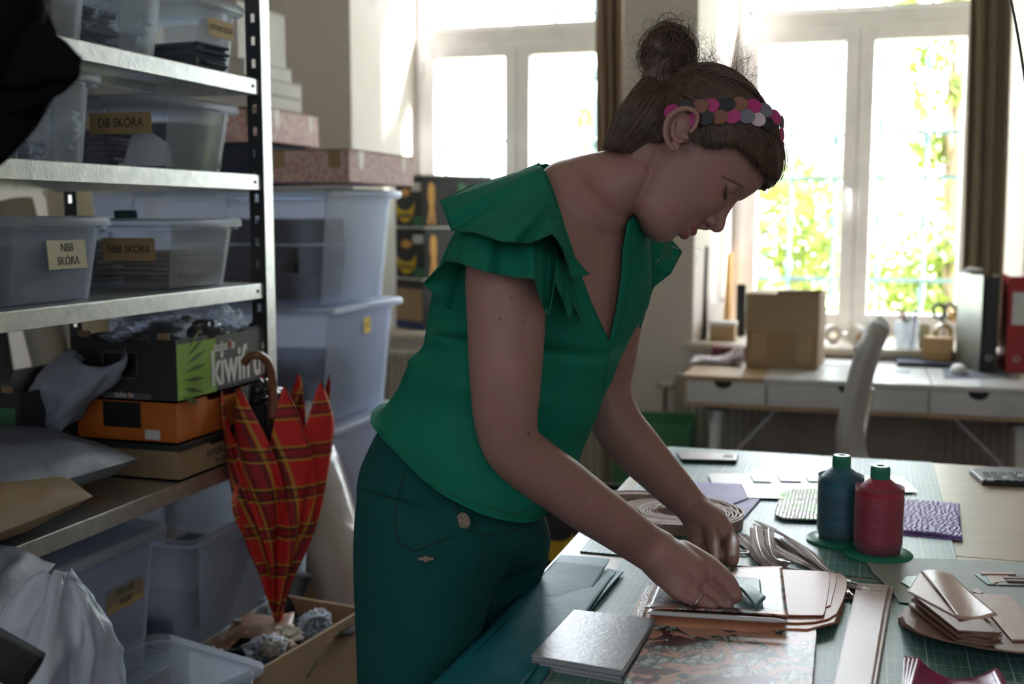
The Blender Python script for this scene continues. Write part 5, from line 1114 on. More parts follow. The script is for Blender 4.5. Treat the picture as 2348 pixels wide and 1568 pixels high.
# grey paper with swatches, right
gpp = mat('grey_green_paper', (.30,.34,.31), .55, c2=(.27,.31,.29), scale=3)
slab('large grey green paper sheet under the swatches at the right', 'paper', 'paper_sheet', [(1979, 1276), (2470, 1293), (2480, 1420), (2230, 1400), (2062, 1381), (2040, 1350), (2000, 1312)], MZ+.0015, .0006, gpp)
mint = lth('mint_leather', (.25,.42,.40)); blush = lth('blush_leather', (.52,.36,.31), .4, (.46,.31,.26)); bclay = lth('clay_leather', (.25,.13,.09), .45, (.20,.105,.07)); slg = lth('slate_leather', (.20,.20,.21), .4)
for lb, q, mt, z_ in (('mint leather swatch left of the blush stack on the grey paper', [(2065, 1335), (2077, 1323), (2110, 1322), (2106, 1338), (2092, 1351)], mint, 0), ('small triangular blush offcut behind the clay leather stack', [(2228, 1357), (2240, 1349), (2256, 1360), (2246, 1363)], blush, 0),
   ('teal strip swatch at the left of the colour card', [(2235, 1318), (2253, 1317), (2285, 1341), (2265, 1341)], mint, 0), ('blush square swatch of the colour card', [(2256, 1315), (2310, 1318), (2318, 1333), (2276, 1338)], blush, .0006), ('slate square swatch at the right of the colour card', [(2298, 1318), (2370, 1320), (2370, 1344), (2286, 1342)], slg, -.0001),
   ('long blush strip across the top of the colour card', [(2245, 1311), (2325, 1314), (2330, 1318), (2252, 1317)], blush, .0022), ('dark clay strip, upper of two lying on the colour card', [(2300, 1323), (2370, 1325), (2370, 1328), (2304, 1327)], bclay, .0028), ('dark clay strip, lower of two lying on the colour card', [(2306, 1329), (2370, 1331), (2370, 1335), (2312, 1333)], bclay, .0028)):
    slab(lb, 'leather swatch', 'leather_swatch', q, MZ+.0028+z_, .0014, mt)
# calculator
tcx = thing('calculator', 'black desk calculator on the birch tabletop at the right edge', 'calculator', T(UZ(2310, 1095, TZ)))
q = [UZ(x, y, TZ) for x, y in ((2252, 1113), (2222, 1087), (2262, 1081), (2420, 1085), (2420, 1120))]
mb = MB(); mb.prism(q, (0, 0, .012)); mb.build('calculator_body', MT['black'], tcx, bev=.003)
q0, q1, q3 = [UZ(x, y, TZ+.013) for x, y in ((2262, 1103), (2420, 1108), (2248, 1080))]
for i in range(8):
    for j in range(4):
        c_ = q0.lerp(q1, (i+.5)/8) + (q3-q0)*((j+.5)/4); mb = MB(T((c_.x, c_.y, TZ+.0125))); mb.b(-.0065, .0065, -.0075, .0075, 0, .0035); mb.build('key', mat_k if (i+j) % 5 else mat_k2, tcx, bev=.001) if False else mb.build('key', MT['dsteel'] if (i*3+j) % 7 else MT['cwhite'], tcx, bev=.001)
# teal leather strips (left front)
teal = lth('teal_leather', (.010,.16,.20), .52, (.006,.12,.155), .3, 120, .35)
def ripple(u, v): return .004*abs(math.sin(v*2.1+u))*0+.003*math.sin(u*3.1+v*2)*math.sin(v*5)
sheet('short teal leather strip showing behind the long one', 'leather piece', 'leather_piece', [(1392, 1308), (1430, 1317), (1270, 1508), (1160, 1590)], TZ+.004, .002, teal, lambda u, v: .002*math.sin(v*7)+.004*max(0, u-.7))
sheet('second teal leather strip, under the long one', 'leather piece', 'leather_piece', [(1300, 1300), (1412, 1316), (1190, 1640), (960, 1620)], TZ+.0065, .002, teal, lambda u, v: .002*math.sin(v*5))
sheet('long wide teal leather strip lying along the table edge', 'leather piece', 'leather_piece', [(1285, 1281), (1398, 1294), (1125, 1680), (915, 1640)], TZ+.010, .002, teal, lambda u, v: .005*max(0, .12-v)/.12+.0025*math.sin(v*6+u*2))
# grey squares
gs = lth('pewter_leather', (.30,.31,.33), .33, (.27,.28,.30), .2, 200)
o_, P_ = stack('pewter grey leather square in the stack at the front', 'leather piece', 'leather_square', [(1318, 1424), (1505, 1446), (1428, 1568), (1220, 1532)], MZ, 6, .0026, gs, 'pewter squares at the front', .0012, rj=.008, labels={5: 'pewter grey leather square on top of its stack at the front'})
# floral pouch stack
o_, P_ = stack('floral printed leather sheet in the front stack', 'leather sheet', 'leather_sheet', [(1500, 1454), (1700, 1452), (1868, 1444), (1872, 1470), (1858, 1640), (1640, 1620), (1430, 1590)], MZ, 5, .0022, flo, 'floral panels at the front', .0008, 0, rj=.004, labels={4: 'floral printed leather panel on top of its stack at the bottom of the picture'})
# copper leather stack (right of the hands)
cop = lth('copper_leather', (.50,.22,.13), .40, (.44,.19,.11), .15, 180, .5); copl = lth('rose_gold_leather', (.60,.38,.31), .42, (.56,.34,.28), .15, 180, .5)
for i in range(5):
    slab('copper leather panel low in the stack right of the hands, '+ORD[i], 'leather sheet', 'leather_sheet', [(1700-i*3, 1330), (1900+i*2, 1326), (1944-i*2, 1336), (1938-i, 1380), (1918-i*3, 1448), (1690, 1440)], MZ+i*.0030, .0026, cop, 1, 'copper panels right of the hands')
slab('wide copper leather panel with a rounded corner on the stack right of the hands', 'leather sheet', 'leather_sheet', [(1700, 1314), (1905, 1312), (1945, 1322), (1938, 1372), (1905, 1434), (1700, 1424)], MZ+.0152, .0018, cop, 2)
slab('rose gold leather panel, second from the top right of the hands', 'leather sheet', 'leather_sheet', [(1700, 1312), (1912, 1316), (1922, 1322), (1898, 1414), (1700, 1410)], MZ+.0172, .0016, copl, 1)
slab('pale rose gold leather panel on top right of the hands', 'leather sheet', 'leather_sheet', [(1700, 1304), (1895, 1311), (1906, 1316), (1892, 1408), (1884, 1414), (1700, 1408)], MZ+.0190, .0016, copl, 1)
# pieces under the patterned sheet
spk = lth('pink_sparkle_leather', (.50,.32,.36), .25, (.36,.20,.26), .8, 300, .9)
for i in range(4):
    slab('glittery pink leather panel fanned out left of the hands, '+ORD[i], 'leather sheet', 'leather_sheet', [(1494-2*i, 1332), (1700, 1345), (1700, 1450), (1475, 1448), (1447+4*i, 1420), (1452+5*i, 1398)], MZ+i*.003, .0026, spk if i > 1 else cop, 1, 'pink panels under the patterned sheet')
sheet('copper leather flap with a rolled front edge under the patterned sheet', 'leather sheet', 'leather_sheet', [(1505, 1330), (1790, 1345), (1800, 1452), (1466, 1430)], MZ+.013, .002, cop, lambda u, v: .006*(1-((2*u-1)**2))*v - .010*max(0, v-.85)/.15*.7)
# patterned sheet under the hands
sheet('floral printed sheet with a raised front edge under the hands', 'leather sheet', 'leather_sheet', [(1520, 1312), (1793, 1302), (1808, 1428), (1478, 1408)], MZ+.021, .0012, flo, lambda u, v: .007*max(0, v-.80)/.20 + .002*math.sin(u*3), 28)
mb = MB(); a_, b_ = zp(1482, 1404, MZ+.030), zp(1806, 1424, MZ+.030)
tag(mb.grid(lambda u, v: a_.lerp(b_, u)+Vector((0, -.0045*math.sin(v*PI), .0062*(v-.5)*math.sin(min(1, u*9, (1-u)*9)*PI/2))), 30, 6).build('turned_edge', mat('white_lining', (.55,.55,.58), .5), smooth=True, sol=.0006), 'white turned lining edge along the front of the floral sheet', 'lining edge')
bl = lth('blue_grey_leather', (.10,.24,.28), .4, (.08,.20,.24))
sheet('blue grey leather square lying on the floral sheet beside the near hand', 'leather piece', 'leather_piece', [(1648, 1322), (1743, 1330), (1750, 1398), (1650, 1400)], MZ+.0245, .0012, bl)
sheet('folded blue grey leather flap pinched in the near hand', 'leather piece', 'leather_piece', [(1662, 1338), (1690, 1340), (1756, 1374), (1735, 1398)], MZ+.030, .004, bl, lambda u, v: .010*math.sin(v*PI)*(1-u*.6))
# pale strips
stp = lth('pale_blush_strap', (.60,.47,.45), .35, (.56,.43,.41), .15, 200)
sheet('pale blush leather strip, lower of two at the front right', 'leather strip', 'leather_strip', [(1975, 1352), (2048, 1352), (2000, 1640), (1925, 1640)], MZ+.001, .0022, stp)
sheet('pale blush leather strip, upper of two at the front right', 'leather strip', 'leather_strip', [(1966, 1343), (2038, 1347), (1990, 1640), (1895, 1640)], MZ+.005, .0022, stp, lambda u, v: .003*math.sin(v*5))
# clay leather stack
clay = lth('tan_edge_leather', (.27,.15,.10), .5, (.21,.115,.08)); 
for i in range(7):
    slab('large rounded clay leather panel of the right stack, '+ORD[i]+' of seven', 'leather sheet', 'leather_sheet', [(2075+i*1.5, 1392-i), (2150, 1372), (2318, 1385), (2420, 1440), (2440, 1500), (2300, 1498), (2120, 1462), (2052+i*2, 1430-i)], MZ+.002+i*.0030, .0026, bclay if i < 6 else clay, 1, 'clay panels low in the right stack')
rj = random.Random(4); jj = [(rj.uniform(-8, 8), rj.uniform(-5, 5)) for _ in range(11)]
for i in range(11):
    slab('narrow clay leather strip of the right stack, '+ORD[i]+' of eleven', 'leather sheet', 'leather_sheet', [(2088+i+jj[i][0], 1392-i*2.4), (2150+jj[i][1], 1380-i*3.3), (2185, 1385-i*3.2), (2290+jj[i][0]*1.6, 1484-i*3.2+jj[i][1]), (2262+jj[i][1], 1486-i*3.2+jj[i][0]*.5), (2200+jj[i][0], 1478-i*3+jj[i][1]*.6)], MZ+.024+i*.0026, .0023, clay if i % 2 else bclay, 0, 'clay strips in the upper right stack')
sheet('pale blush leather piece with a torn corner on top of the right stack', 'leather sheet', 'leather_sheet', [(2112, 1311), (2184, 1316), (2286, 1414), (2199, 1420)], MZ+.0535, .0018, blush, lambda u, v: .003*math.sin(u*4+v*3))
sheet('pale blush leather triangle continuing left on top of the right stack', 'leather sheet', 'leather_sheet', [(2110, 1313), (2118, 1318), (2199, 1420), (2080, 1357)], MZ+.0520, .0016, blush, None)
slab('broad tan leather panel resting behind the narrow strips in the right stack', 'leather sheet', 'leather_sheet', [(2230, 1364), (2312, 1366), (2420, 1470), (2320, 1470)], MZ+.0235, .0024, blush, 0)
# magenta curled pieces
mg = lth('magenta_leather', (.26,.012,.10), .25, (.21,.01,.08), .1, 200, .9)
for i in range(4):
    o = i*10
    sheet(['lowest curled magenta leather piece at the bottom right', 'second curled magenta leather piece from below at the bottom right', 'third curled magenta leather piece from below at the bottom right', 'topmost curled magenta leather piece at the bottom right'][i], 'leather piece', 'leather_piece', [(2070+o, 1560-2*i), (2290-o*.3, 1575-2*i), (2330, 1660), (2062+o*.2, 1650)], MZ+i*.003, .0016, mg, lambda u, v: (.030*(2*u-1)**2*(1-.3*v)+.0 if u < .5 else .022*(2*u-1)**2)*(1-.2*i/3))
# ================================================================== THE PERSON
from mathutils.bvhtree import BVHTree
feet = U(990, 1500, 1.64)
wo = thing('person', 'person in green ruffled blouse and dark trousers, hair in a bun, bending over the worktable', 'person', T((feet.x, feet.y, 0)))
skin = mat('skin', (.35,.185,.165), .48, c2=(.31,.165,.145), scale=25, bump=.12, bscale=500, bd=.001, spec=.4)
skb = skin.node_tree.nodes['Principled BSDF']; skb.inputs['Subsurface Weight'].default_value = .15; skb.inputs['Subsurface Radius'].default_value = (1, .35, .2); skb.inputs['Subsurface Scale'].default_value = .008
lipm = mat('lips', (.33,.085,.10), .4); nailm = mat('nail', (.58,.38,.34), .2)
grn = mat('green_blouse_cloth', (.007,.345,.225), .75, c2=(.006,.31,.20), scale=12, bump=.35, bscale=14, bd=.012, trl=.5)
trs = mat('dark_green_trouser_cloth', (.002,.075,.070), .85, c2=(.002,.066,.061), scale=10, bump=.4, bscale=10, bd=.02, spec=.25)
def add_fine(m_, sc, st):      # weave
    nt = m_.node_tree; b = [n for n in nt.nodes if n.type == 'BUMP'][0]; n2 = nt.nodes.new('ShaderNodeBump'); n2.inputs['Strength'].default_value = st; n2.inputs['Distance'].default_value = .001
    nt.links.new(nse(nt, coord(nt), sc, 2), n2.inputs['Height']); nt.links.new(b.outputs[0], n2.inputs['Normal'])
    nt.links.new(n2.outputs[0], nt.nodes['Principled BSDF'].inputs['Normal'])
add_fine(grn, 900, .3); add_fine(trs, 700, .5)
def sec_ring(s, n=40, inset=0, tk=0, ex=1.0):
    xl, yl, xr, yr, d, ht, ox, oy = s; mx, my = (xl+xr)/2, (yl+yr)/2; hx, hy = (xr-xl)/2, (yr-yl)/2; L = math.hypot(hx, hy); g = (L-inset)/L; hx *= g; hy *= g; ht = ht*(1-inset/L*.6)-tk
    out = []
    for k in range(n):
        a = 2*PI*k/n; c, s_ = math.cos(a), math.sin(a); c = math.copysign(abs(c)**ex, c); s_ = math.copysign(abs(s_)**ex, s_)
        out.append(U(mx+c*hx-s_*ox, my+c*hy-s_*oy, d+s_*ht))
    return out
def tubeP(mb, P, n=28, k=6, cap=True):     # (px, py, depth, radius in px)
    Q = cr(P, k); pts = [U(x, y, d) for x, y, d, r in Q]; rr = [r*d/FPX for x, y, d, r in Q]
    # rounded ends
    d0 = (pts[0]-pts[1]).normalized(); d1 = (pts[-1]-pts[-2]).normalized()
    hp_, tp_, hr, tr_ = [], [], [], []
    for a in (75, 50, 25): hp_.append(pts[0]+d0*rr[0]*math.sin(R(a))); hr.append(rr[0]*math.cos(R(a)))
    for a in (25, 50, 75): tp_.append(pts[-1]+d1*rr[-1]*math.sin(R(a))); tr_.append(rr[-1]*math.cos(R(a)))
    mb.tube(hp_+pts+tp_, hr+rr+tr_, n)
# torso sections: back point, front point, depth, half thickness, near side offset
TS = [(866, 968, 1243, 1152, 1.645, .165, 8, 88), (884, 948, 1292, 1100, 1.655, .152, 8, 66), (915, 885, 1338, 1012, 1.67, .140, 6, 40), (950, 820, 1388, 895, 1.685, .132, 2, 20),
      (982, 740, 1440, 790, 1.695, .140, -10, 5), (1004, 655, 1474, 705, 1.70, .150, -30, 0), (1036, 570, 1478, 612, 1.70, .155, -55, 5), (1085, 490, 1474, 545, 1.69, .148, -60, 12),
      (1150, 425, 1468, 510, 1.68, .128, -50, 20), (1205, 392, 1458, 495, 1.675, .105, -30, 20), (1240, 376, 1448, 492, 1.67, .085, -15, 10)]
NS = [(1258, 380, 1444, 515, 1.67, .082, -8, 6), (1310, 362, 1440, 505, 1.668, .060, 0, 0), (1352, 352, 1452, 492, 1.665, .054, 0, 0), (1402, 342, 1472, 470, 1.66, .050, 0, 0), (1450, 332, 1508, 430, 1.66, .044, 0, 0)]
# ---------------- head frame
O_ = U(1635, 309, 1.66); KH = 1.66/FPX; fU = RT*.882+UP*.471; fF = RT*.471-UP*.882; fS = fU.cross(fF); fS = fS if fS.dot(FW) < 0 else -fS
def uf(px, py): return .882*px-.471*py, .471*px+.882*py
def hp(u, f, s): return O_ + fU*((u-1296.5)*KH) + fF*((f-1042.6)*KH) + fS*s
def hpx(px, py, s): u, f = uf(px, py); return hp(u, f, s)
SL = [(1052, 1168, 1112, .020), (1060, 1190, 1088, .034), (1075, 1204, 1064, .043), (1092, 1208, 1050, .048), (1110, 1207, 1036, .051), (1130, 1208, 1015, .054), (1150, 1210, 990, .057), (1175, 1210, 958, .061), (1205, 1207, 928, .065), (1235, 1204, 912, .068), (1265, 1201, 904, .071), (1285, 1205, 901, .073), (1310, 1205, 903, .075), (1340, 1199, 912, .074), (1368, 1185, 930, .069), (1392, 1160, 958, .057), (1408, 1125, 995, .038), (1416, 1085, 1040, .015)]
def head_rings(off=0, n=64, face=True):
    rs = []
    for (u, ff, fb, w_) in cr(SL, 4):
        fm, hf = (ff+fb)/2, (ff-fb)/2; ring = []
        for k in range(n):
            a = 2*PI*k/n; c, s_ = math.cos(a), math.sin(a)
            x = fm + (hf+off/KH)*c; y = (w_+off)*math.copysign(abs(s_)**.92, s_)
            if face:
                sy = abs(y)
                def g(u0, f0, s0, ru, rf, rs_): return math.exp(-((u-u0)/ru)**2-((x-f0)/rf)**2-((sy-s0)/rs_)**2)
                dx = 0
                dx -= 13*g(1256, 1182, .034, 17, 40, .014)          # eye socket
                dx += 6*g(1288, 1190, .028, 9, 40, .018)           # brow
                dx += 5*g(1205, 1180, .040, 22, 40, .016)          # cheek
                dx -= 5*g(1160, 1195, .030, 14, 30, .010)
                x += dx
            ring.append(hp(u, x, y))
        rs.append(ring)
    return rs
body = MB()
# torso + neck core
rs = [sec_ring(s, 48, 14, .012) for s in cr([(880, 972, 1225, 1140, 1.645, .150, 8, 80)]+TS[1:-1], 5)]; rs2 = [sec_ring(s, 48) for s in cr(NS, 5)]
body.rings(rs); body.rings([sec_ring(s, 48) for s in cr([(1150, 560, 1380, 640, 1.69, .070, -10, 5), (1190, 450, 1425, 560, 1.68, .098, -20, 10)]+NS, 5)])
body.rings(head_rings())
body.sphere(U(1482, 352, 1.66), .047, 24, 16)
# pelvis, legs, feet (inside the trousers)
def wtube(mb, pts, rr, n=24): mb.tube([tuple(q) for q in cr([tuple(p) for p in pts], 5)], [x[0] for x in cr([(r,) for r in rr], 5)], n)
hipN, hipF = U(960, 1180, 1.58), U(1090, 1180, 1.74)
body.rings([sec_ring(s, 40, 10, .01) for s in cr([(866, 968, 1243, 1152, 1.645, .155, 8, 60), (840, 1060, 1250, 1215, 1.65, .150, 4, 30), (850, 1160, 1235, 1280, 1.65, .140, 0, 0)], 4)])
for h_, sg in ((hipN, -1), (hipF, 1)):
    wtube(body, [h_, h_+Vector((.02, 0, -.40)), h_+Vector((.0, 0, -.85)), Vector((h_.x-.01, h_.y, .06))], [.085, .062, .042, .038])
    body.sphere((h_.x+.045, h_.y, .045), (.115, .042, .04))
# shoulders and arms
NA = [(1225, 490, 1.63, 56), (1180, 530, 1.57, 72), (1160, 620, 1.51, 91), (1161, 720, 1.495, 91), (1160, 820, 1.49, 86), (1159, 900, 1.49, 80), (1160, 965, 1.495, 73), (1176, 1024, 1.505, 68), (1222, 1068, 1.525, 69), (1280, 1108, 1.55, 67), (1345, 1156, 1.58, 63), (1410, 1201, 1.61, 57), (1468, 1243, 1.64, 52), (1510, 1268, 1.645, 53)]
tubeP(body, NA)
tubeP(body, [(1420, 530, 1.76, 60), (1436, 580, 1.83, 62), (1420, 700, 1.86, 58), (1402, 820, 1.88, 56), (1393, 890, 1.89, 54), (1412, 965, 1.89, 59), (1460, 1028, 1.89, 58), (1508, 1080, 1.895, 51), (1550, 1124, 1.90, 45), (1580, 1155, 1.90, 40), (1606, 1185, 1.89, 42)])
# near hand
tubeP(body, [(1505, 1268, 1.645, 52), (1545, 1298, 1.635, 58), (1585, 1318, 1.62, 50)])
tubeP(body, [(1520, 1290, 1.63, 40), (1560, 1335, 1.605, 40), (1580, 1350, 1.60, 30)])
tubeP(body, [(1565, 1262, 1.645, 25), (1622, 1297, 1.622, 26), (1664, 1333, 1.596, 23), (1684, 1364, 1.578, 19)], k=5)                    # index
tubeP(body, [(1555, 1300, 1.64, 27), (1606, 1344, 1.612, 23), (1646, 1376, 1.588, 19.5), (1668, 1389, 1.578, 15.5)], k=5)                  # middle
tubeP(body, [(1540, 1320, 1.62, 26), (1578, 1356, 1.595, 20), (1610, 1378, 1.580, 17), (1634, 1390, 1.572, 14)], k=5)                    # ring
tubeP(body, [(1520, 1320, 1.615, 22), (1545, 1352, 1.592, 17), (1575, 1371, 1.582, 14), (1596, 1380, 1.578, 12)], k=5)                  # little
tubeP(body, [(1540, 1270, 1.67, 24), (1600, 1312, 1.675, 20), (1650, 1352, 1.645, 17), (1685, 1372, 1.620, 13)], k=5)                   # thumb, behind the index
# far hand
tubeP(body, [(1600, 1178, 1.89, 41), (1632, 1200, 1.875, 38), (1655, 1222, 1.86, 30)])
tubeP(body, [(1592, 1180, 1.90, 32), (1600, 1215, 1.88, 30), (1600, 1240, 1.86, 24)])
tubeP(body, [(1606, 1165, 1.892, 24), (1626, 1204, 1.864, 21), (1636, 1244, 1.82, 16.5), (1638, 1270, 1.785, 14.5), (1641, 1286, 1.762, 11)], k=5)   # thumb
tubeP(body, [(1652, 1208, 1.865, 19), (1677, 1238, 1.84, 17), (1680, 1262, 1.80, 16.5), (1680, 1286, 1.765, 14)], k=5)                 # index
tubeP(body, [(1640, 1215, 1.87, 18), (1664, 1246, 1.855, 16), (1664, 1268, 1.82, 15), (1662, 1284, 1.79, 12)], k=5)                    # middle
tubeP(body, [(1615, 1215, 1.88, 17), (1612, 1246, 1.86, 15), (1618, 1268, 1.83, 14), (1622, 1282, 1.81, 11)], k=5)                     # ring
tubeP(body, [(1596, 1215, 1.885, 15), (1592, 1242, 1.865, 13), (1596, 1262, 1.84, 12), (1602, 1274, 1.82, 10)], k=5)                   # little
# nose, lips, lids, chin
def htube(mb, P, n=16, k=4):
    Q = cr(P, k); mb.tube([hp(u, f, s) for u, f, s, r in Q], [r for *_, r in Q], n)
htube(body, [(1284, 1190, 0, .005), (1262, 1198, 0, .0062), (1240, 1207, 0, .0075), (1222, 1218, 0, .0090), (1210, 1228, 0, .0110), (1203, 1230, 0, .0105), (1194, 1226, 0, .006)])
for s in (-1, 1):
    body.sphere(hp(1197, 1216, s*.0105), .0085); htube(body, [(1186, 1212, s*.004, .0035), (1192, 1226, s*.003, .0038)])
    body.sphere(hp(1262, 1161, s*.036), .0135)
htube(body, [(1188, 1226, 0, .0045), (1176, 1217, 0, .005), (1166, 1211, 0, .004)])
mouth = []
for i in range(11):
    s = -.023+.0046*i; k = 1-(s/.023)**2; mouth.append((s, 1197+20*k, k))
htube(body, [(1149+1.5*k, f-1, s, .0018+.0042*k) for s, f, k in mouth], k=2); htube(body, [(1133-3*k, f-3, s, .0018+.0050*k) for s, f, k in mouth], k=2)
body.sphere(hp(1096, 1186, 0), (.017, .017, .017))
bo = body.build('body', [skin, lipm], wo, smooth=True, remesh=.0022, sm=5, bake=True)
inv = WM[bo].inverted(); md = [(s_, 1197+20*(1-(s_/.023)**2), 1-(s_/.023)**2) for s_ in [-.023+.046*i/60 for i in range(61)]]
lip_c = [(inv @ hp(1150, f+4, s), +.0008+.0062*k) for s, f, k in md if k > .02] + [(inv @ hp(1131, f+3, s), +.0008+.0062*k) for s, f, k in md if k > .02]
for p in bo.data.polygons:
    p.use_smooth = True
    c = p.center
bmh = BVHTree.FromPolygons([v.co for v in bo.data.vertices], [tuple(p.vertices) for p in bo.data.polygons])
def hit(px, py, far=0):       # first skin surface along a view ray, in world space
    a = inv @ CAM; d = (inv.to_3x3() @ ray(px, py)).normalized(); h = bmh.ray_cast(a, d); return (WM[bo] @ h[0], h[1]) if h[0] else (None, None)
mb = MB()
htube(mb, [(1150+1.0*k, f+.6, s_, .0009+.0048*k) for s_, f, k in mouth], k=3); htube(mb, [(1133-2*k, f-1.2, s_, .0009+.0054*k) for s_, f, k in mouth], k=3)
mb.build('lips', lipm, wo, smooth=True)
# ears
def ear(sg):
    mb = MB(); s0 = .086*sg
    P = [(1524, 368), (1510, 350), (1505, 325), (1511, 302), (1528, 286), (1550, 280), (1568, 286), (1575, 300), (1570, 318), (1560, 330)]
    Q = cr([(*uf(x, y), s0+sg*(.004+.007*math.sin(i/9*PI)), .0042-.0004*abs(i-4)*.6) for i, (x, y) in enumerate(P)], 5)
    mb.tube([hp(u, f, s) for u, f, s, r in Q], [r for *_, r in Q], 12)
    Q = cr([(*uf(x, y), s0+sg*.004, r) for x, y, r in ((1530, 300, .002), (1522, 318, .0032), (1524, 338, .0035), (1534, 350, .0035), (1546, 346, .0028))], 5); mb.tube([hp(u, f, s) for u, f, s, r in Q], [r for *_, r in Q], 10)
    for (x, y, r, ds) in ((1527, 360, .0085, .001), (1541, 308, .0200, -.007), (1528, 330, .0165, -.007), (1552, 338, .0045, -.001), (1545, 320, .019, -.013)):
        c = hpx(x, y, s0+sg*ds); mb.sphere(c, (r, r, r*.45), M=Matrix((fU, fF, fS)).transposed())
    o = mb.build('ear', skin, wo, smooth=True, remesh=.0011, sm=4, bake=True)
    for p in o.data.polygons: p.use_smooth = True
ear(1); ear(-1)
# lashes, brows, nails
rb = random.Random(2); lash = mat('lash', (.03,.018,.015), .7)
for sg in (1, -1):
    mb = MB()
    for i in range(15):
        t_ = i/14; u = 1252-4*math.sin(t_*PI); s = sg*(.027+.021*t_); f = 1180-17*(t_**1.6)
        a = hp(u, f, s); b_ = a + fF*.0065 + fU*(-.0055) + fS*(sg*.003*(t_-.3)); mb.tube([a-fF*.001, a.lerp(b_, .5)+fU*-.0008, b_], [.0008, .0007, .0003], 4)
    a = [hp(1253-4*math.sin(i/9*PI), 1179.5-17*((i/9)**1.6), sg*(.026+.021*i/9)) for i in range(10)]; mb.tube(a, .0012, 5)
    mb.build('eyelashes', lash, wo)
    mb = MB()
    for i in range(60):
        t_ = i/59; h, _n = hit(1712-52*t_+rb.uniform(-2, 2), 436-30*t_**.8+rb.uniform(-3, 3))
        if h is None: continue
        h2, _n = hit(1712-52*t_-9+rb.uniform(-2, 2), 436-30*t_**.8-4+rb.uniform(-2, 2))
        if h2 is None: continue
        a = h + fS*.0004; b_ = h2 + fS*.0008
        if sg < 0: a, b_ = (q-fS*2*(q-O_).dot(fS) for q in (a, b_))
        mb.tube([a, b_], [.0005, .0002], 4)
    mb.build('eyebrow', mat('brow_hair', (.20,.11,.08), .8), wo)
    mb = MB(); mb.sphere(hp(1187, 1218, sg*.0075), (.0028, .0045, .0028), M=Matrix((fU, fF, fS)).transposed()); mb.build('nostril', mat('nostril_dark', (.05,.02,.018), .8), wo, smooth=True)
mb = MB(); c = U(1640, 1283, 1.762-.0085); mb.sphere(c, (.0058, .0022, .0085), M=Matrix((RT, FW, UP)).transposed()); mb.build('thumb_nail', nailm, wo, smooth=True)
mb = MB(); c = U(1604, 1383, 1.578); ax = (U(1620, 1392, 1.572)-U(1590, 1372, 1.585)).normalized(); e1 = ax.orthogonal().normalized(); e2 = ax.cross(e1)
mb.tube([c+(e1*math.cos(q)+e2*math.sin(q))*.0125 for q in [2*PI*i/28 for i in range(29)]], .0013, 8)
tag(mb.build('finger_ring', mat('ring_silver', (.75,.72,.68), .2, 1), smooth=True), 'thin silver ring with dark stones on the near hand', 'ring')
# small moles
mb = MB()
for (x, y, r) in ((1147, 730, .0014), (1171, 683, .0012), (1211, 994, .0018), (1200, 737, .0010), (1224, 855, .0009)):
    h, n_ = hit(x, y)
    if h: mb = MB(); mb.sphere(h, r, 8, 6); mb.build('mole', mat('mole', (.10,.045,.03), .7) if 'mole' not in bpy.data.materials else bpy.data.materials['mole'], wo, smooth=True)
# ---------------- blouse
def wrinkle(p, amp, fr, seed=0):
    return amp*(noise.noise(Vector((p.x*fr, p.y*fr, p.z*fr*.6))+Vector((seed, 0, 0))))
BS = [(862, 962, 1246, 1158, 1.645, .172, 8, 92)] + TS[1:3] + [(938, 842, 1372, 925, 1.655, .150, 4, 26), (945, 822, 1384, 900, 1.655, .150, 3, 22), (978, 796, 1402, 868, 1.655, .150, 0, 16), (983, 765, 1424, 820, 1.657, .154, -4, 10)] + TS[4:]
outer = []
Q = cr(BS, 14); NR_ = 160
for i, s in enumerate(Q):
    ring = sec_ring(s, NR_); c = sum(ring, Vector())/NR_; nr = []
    for p in ring:
        d = (p-c).normalized(); v = i/len(Q)
        w_ = wrinkle(p, .012*(1-v*.6), 9, 3) + .006*max(0, noise.noise(Vector((p.x*26-p.z*16, p.y*8, p.z*9+p.x*9)))) + .004*math.sin(p.z*60+p.x*40)*max(0, .5-v)*.8
        nr.append(p+d*(w_+.003))
    outer.append(nr)
cut = [(1232, 366), (1255, 400), (1276, 455), (1296, 520), (1326, 610), (1355, 690), (1398, 783), (1414, 715), (1425, 640), (1430, 570), (1440, 510), (1462, 480), (1500, 470), (1520, 250), (1200, 250)]
def inpoly(x, y, P):
    c = False; j = len(P)-1
    for i in range(len(P)):
        if (P[i][1] > y) != (P[j][1] > y) and x < (P[j][0]-P[i][0])*(y-P[i][1])/(P[j][1]-P[i][1])+P[i][0]: c = not c
        j = i
    return c
def topx(p): q = p-CAM; d = q.dot(FW); return CX+FPX*q.dot(RT)/d, CY-FPX*q.dot(UP)/d, d
vs = [p for r in outer for p in r]; px_ = [topx(p) for p in vs]; fs = []; killed = set()
for i in range(len(outer)-1):
    for j in range(NR_):
        f_ = (i*NR_+j, i*NR_+(j+1) % NR_, (i+1)*NR_+(j+1) % NR_, (i+1)*NR_+j)
        x, y, d = (sum(px_[k][q] for k in f_)/4 for q in range(3))
        if inpoly(x, y, cut) and d < 1.705: killed.update(f_)
        else: fs.append(f_)
keepv = set(k for f_ in fs for k in f_); edge_v = killed & keepv
for k in edge_v:
    x, y, d = px_[k]; best = None
    if d > 1.70: continue
    for (x0, y0), (x1, y1) in zip(cut[:-3], cut[1:-2]):
        L2 = (x1-x0)**2+(y1-y0)**2; t_ = max(0, min(1, ((x-x0)*(x1-x0)+(y-y0)*(y1-y0))/L2)); qx, qy = x0+t_*(x1-x0), y0+t_*(y1-y0); e = math.hypot(x-qx, y-qy)
        if best is None or e < best[0]: best = (e, qx, qy)
    if best[0] < 16: vs[k] = U(best[1], best[2], d)
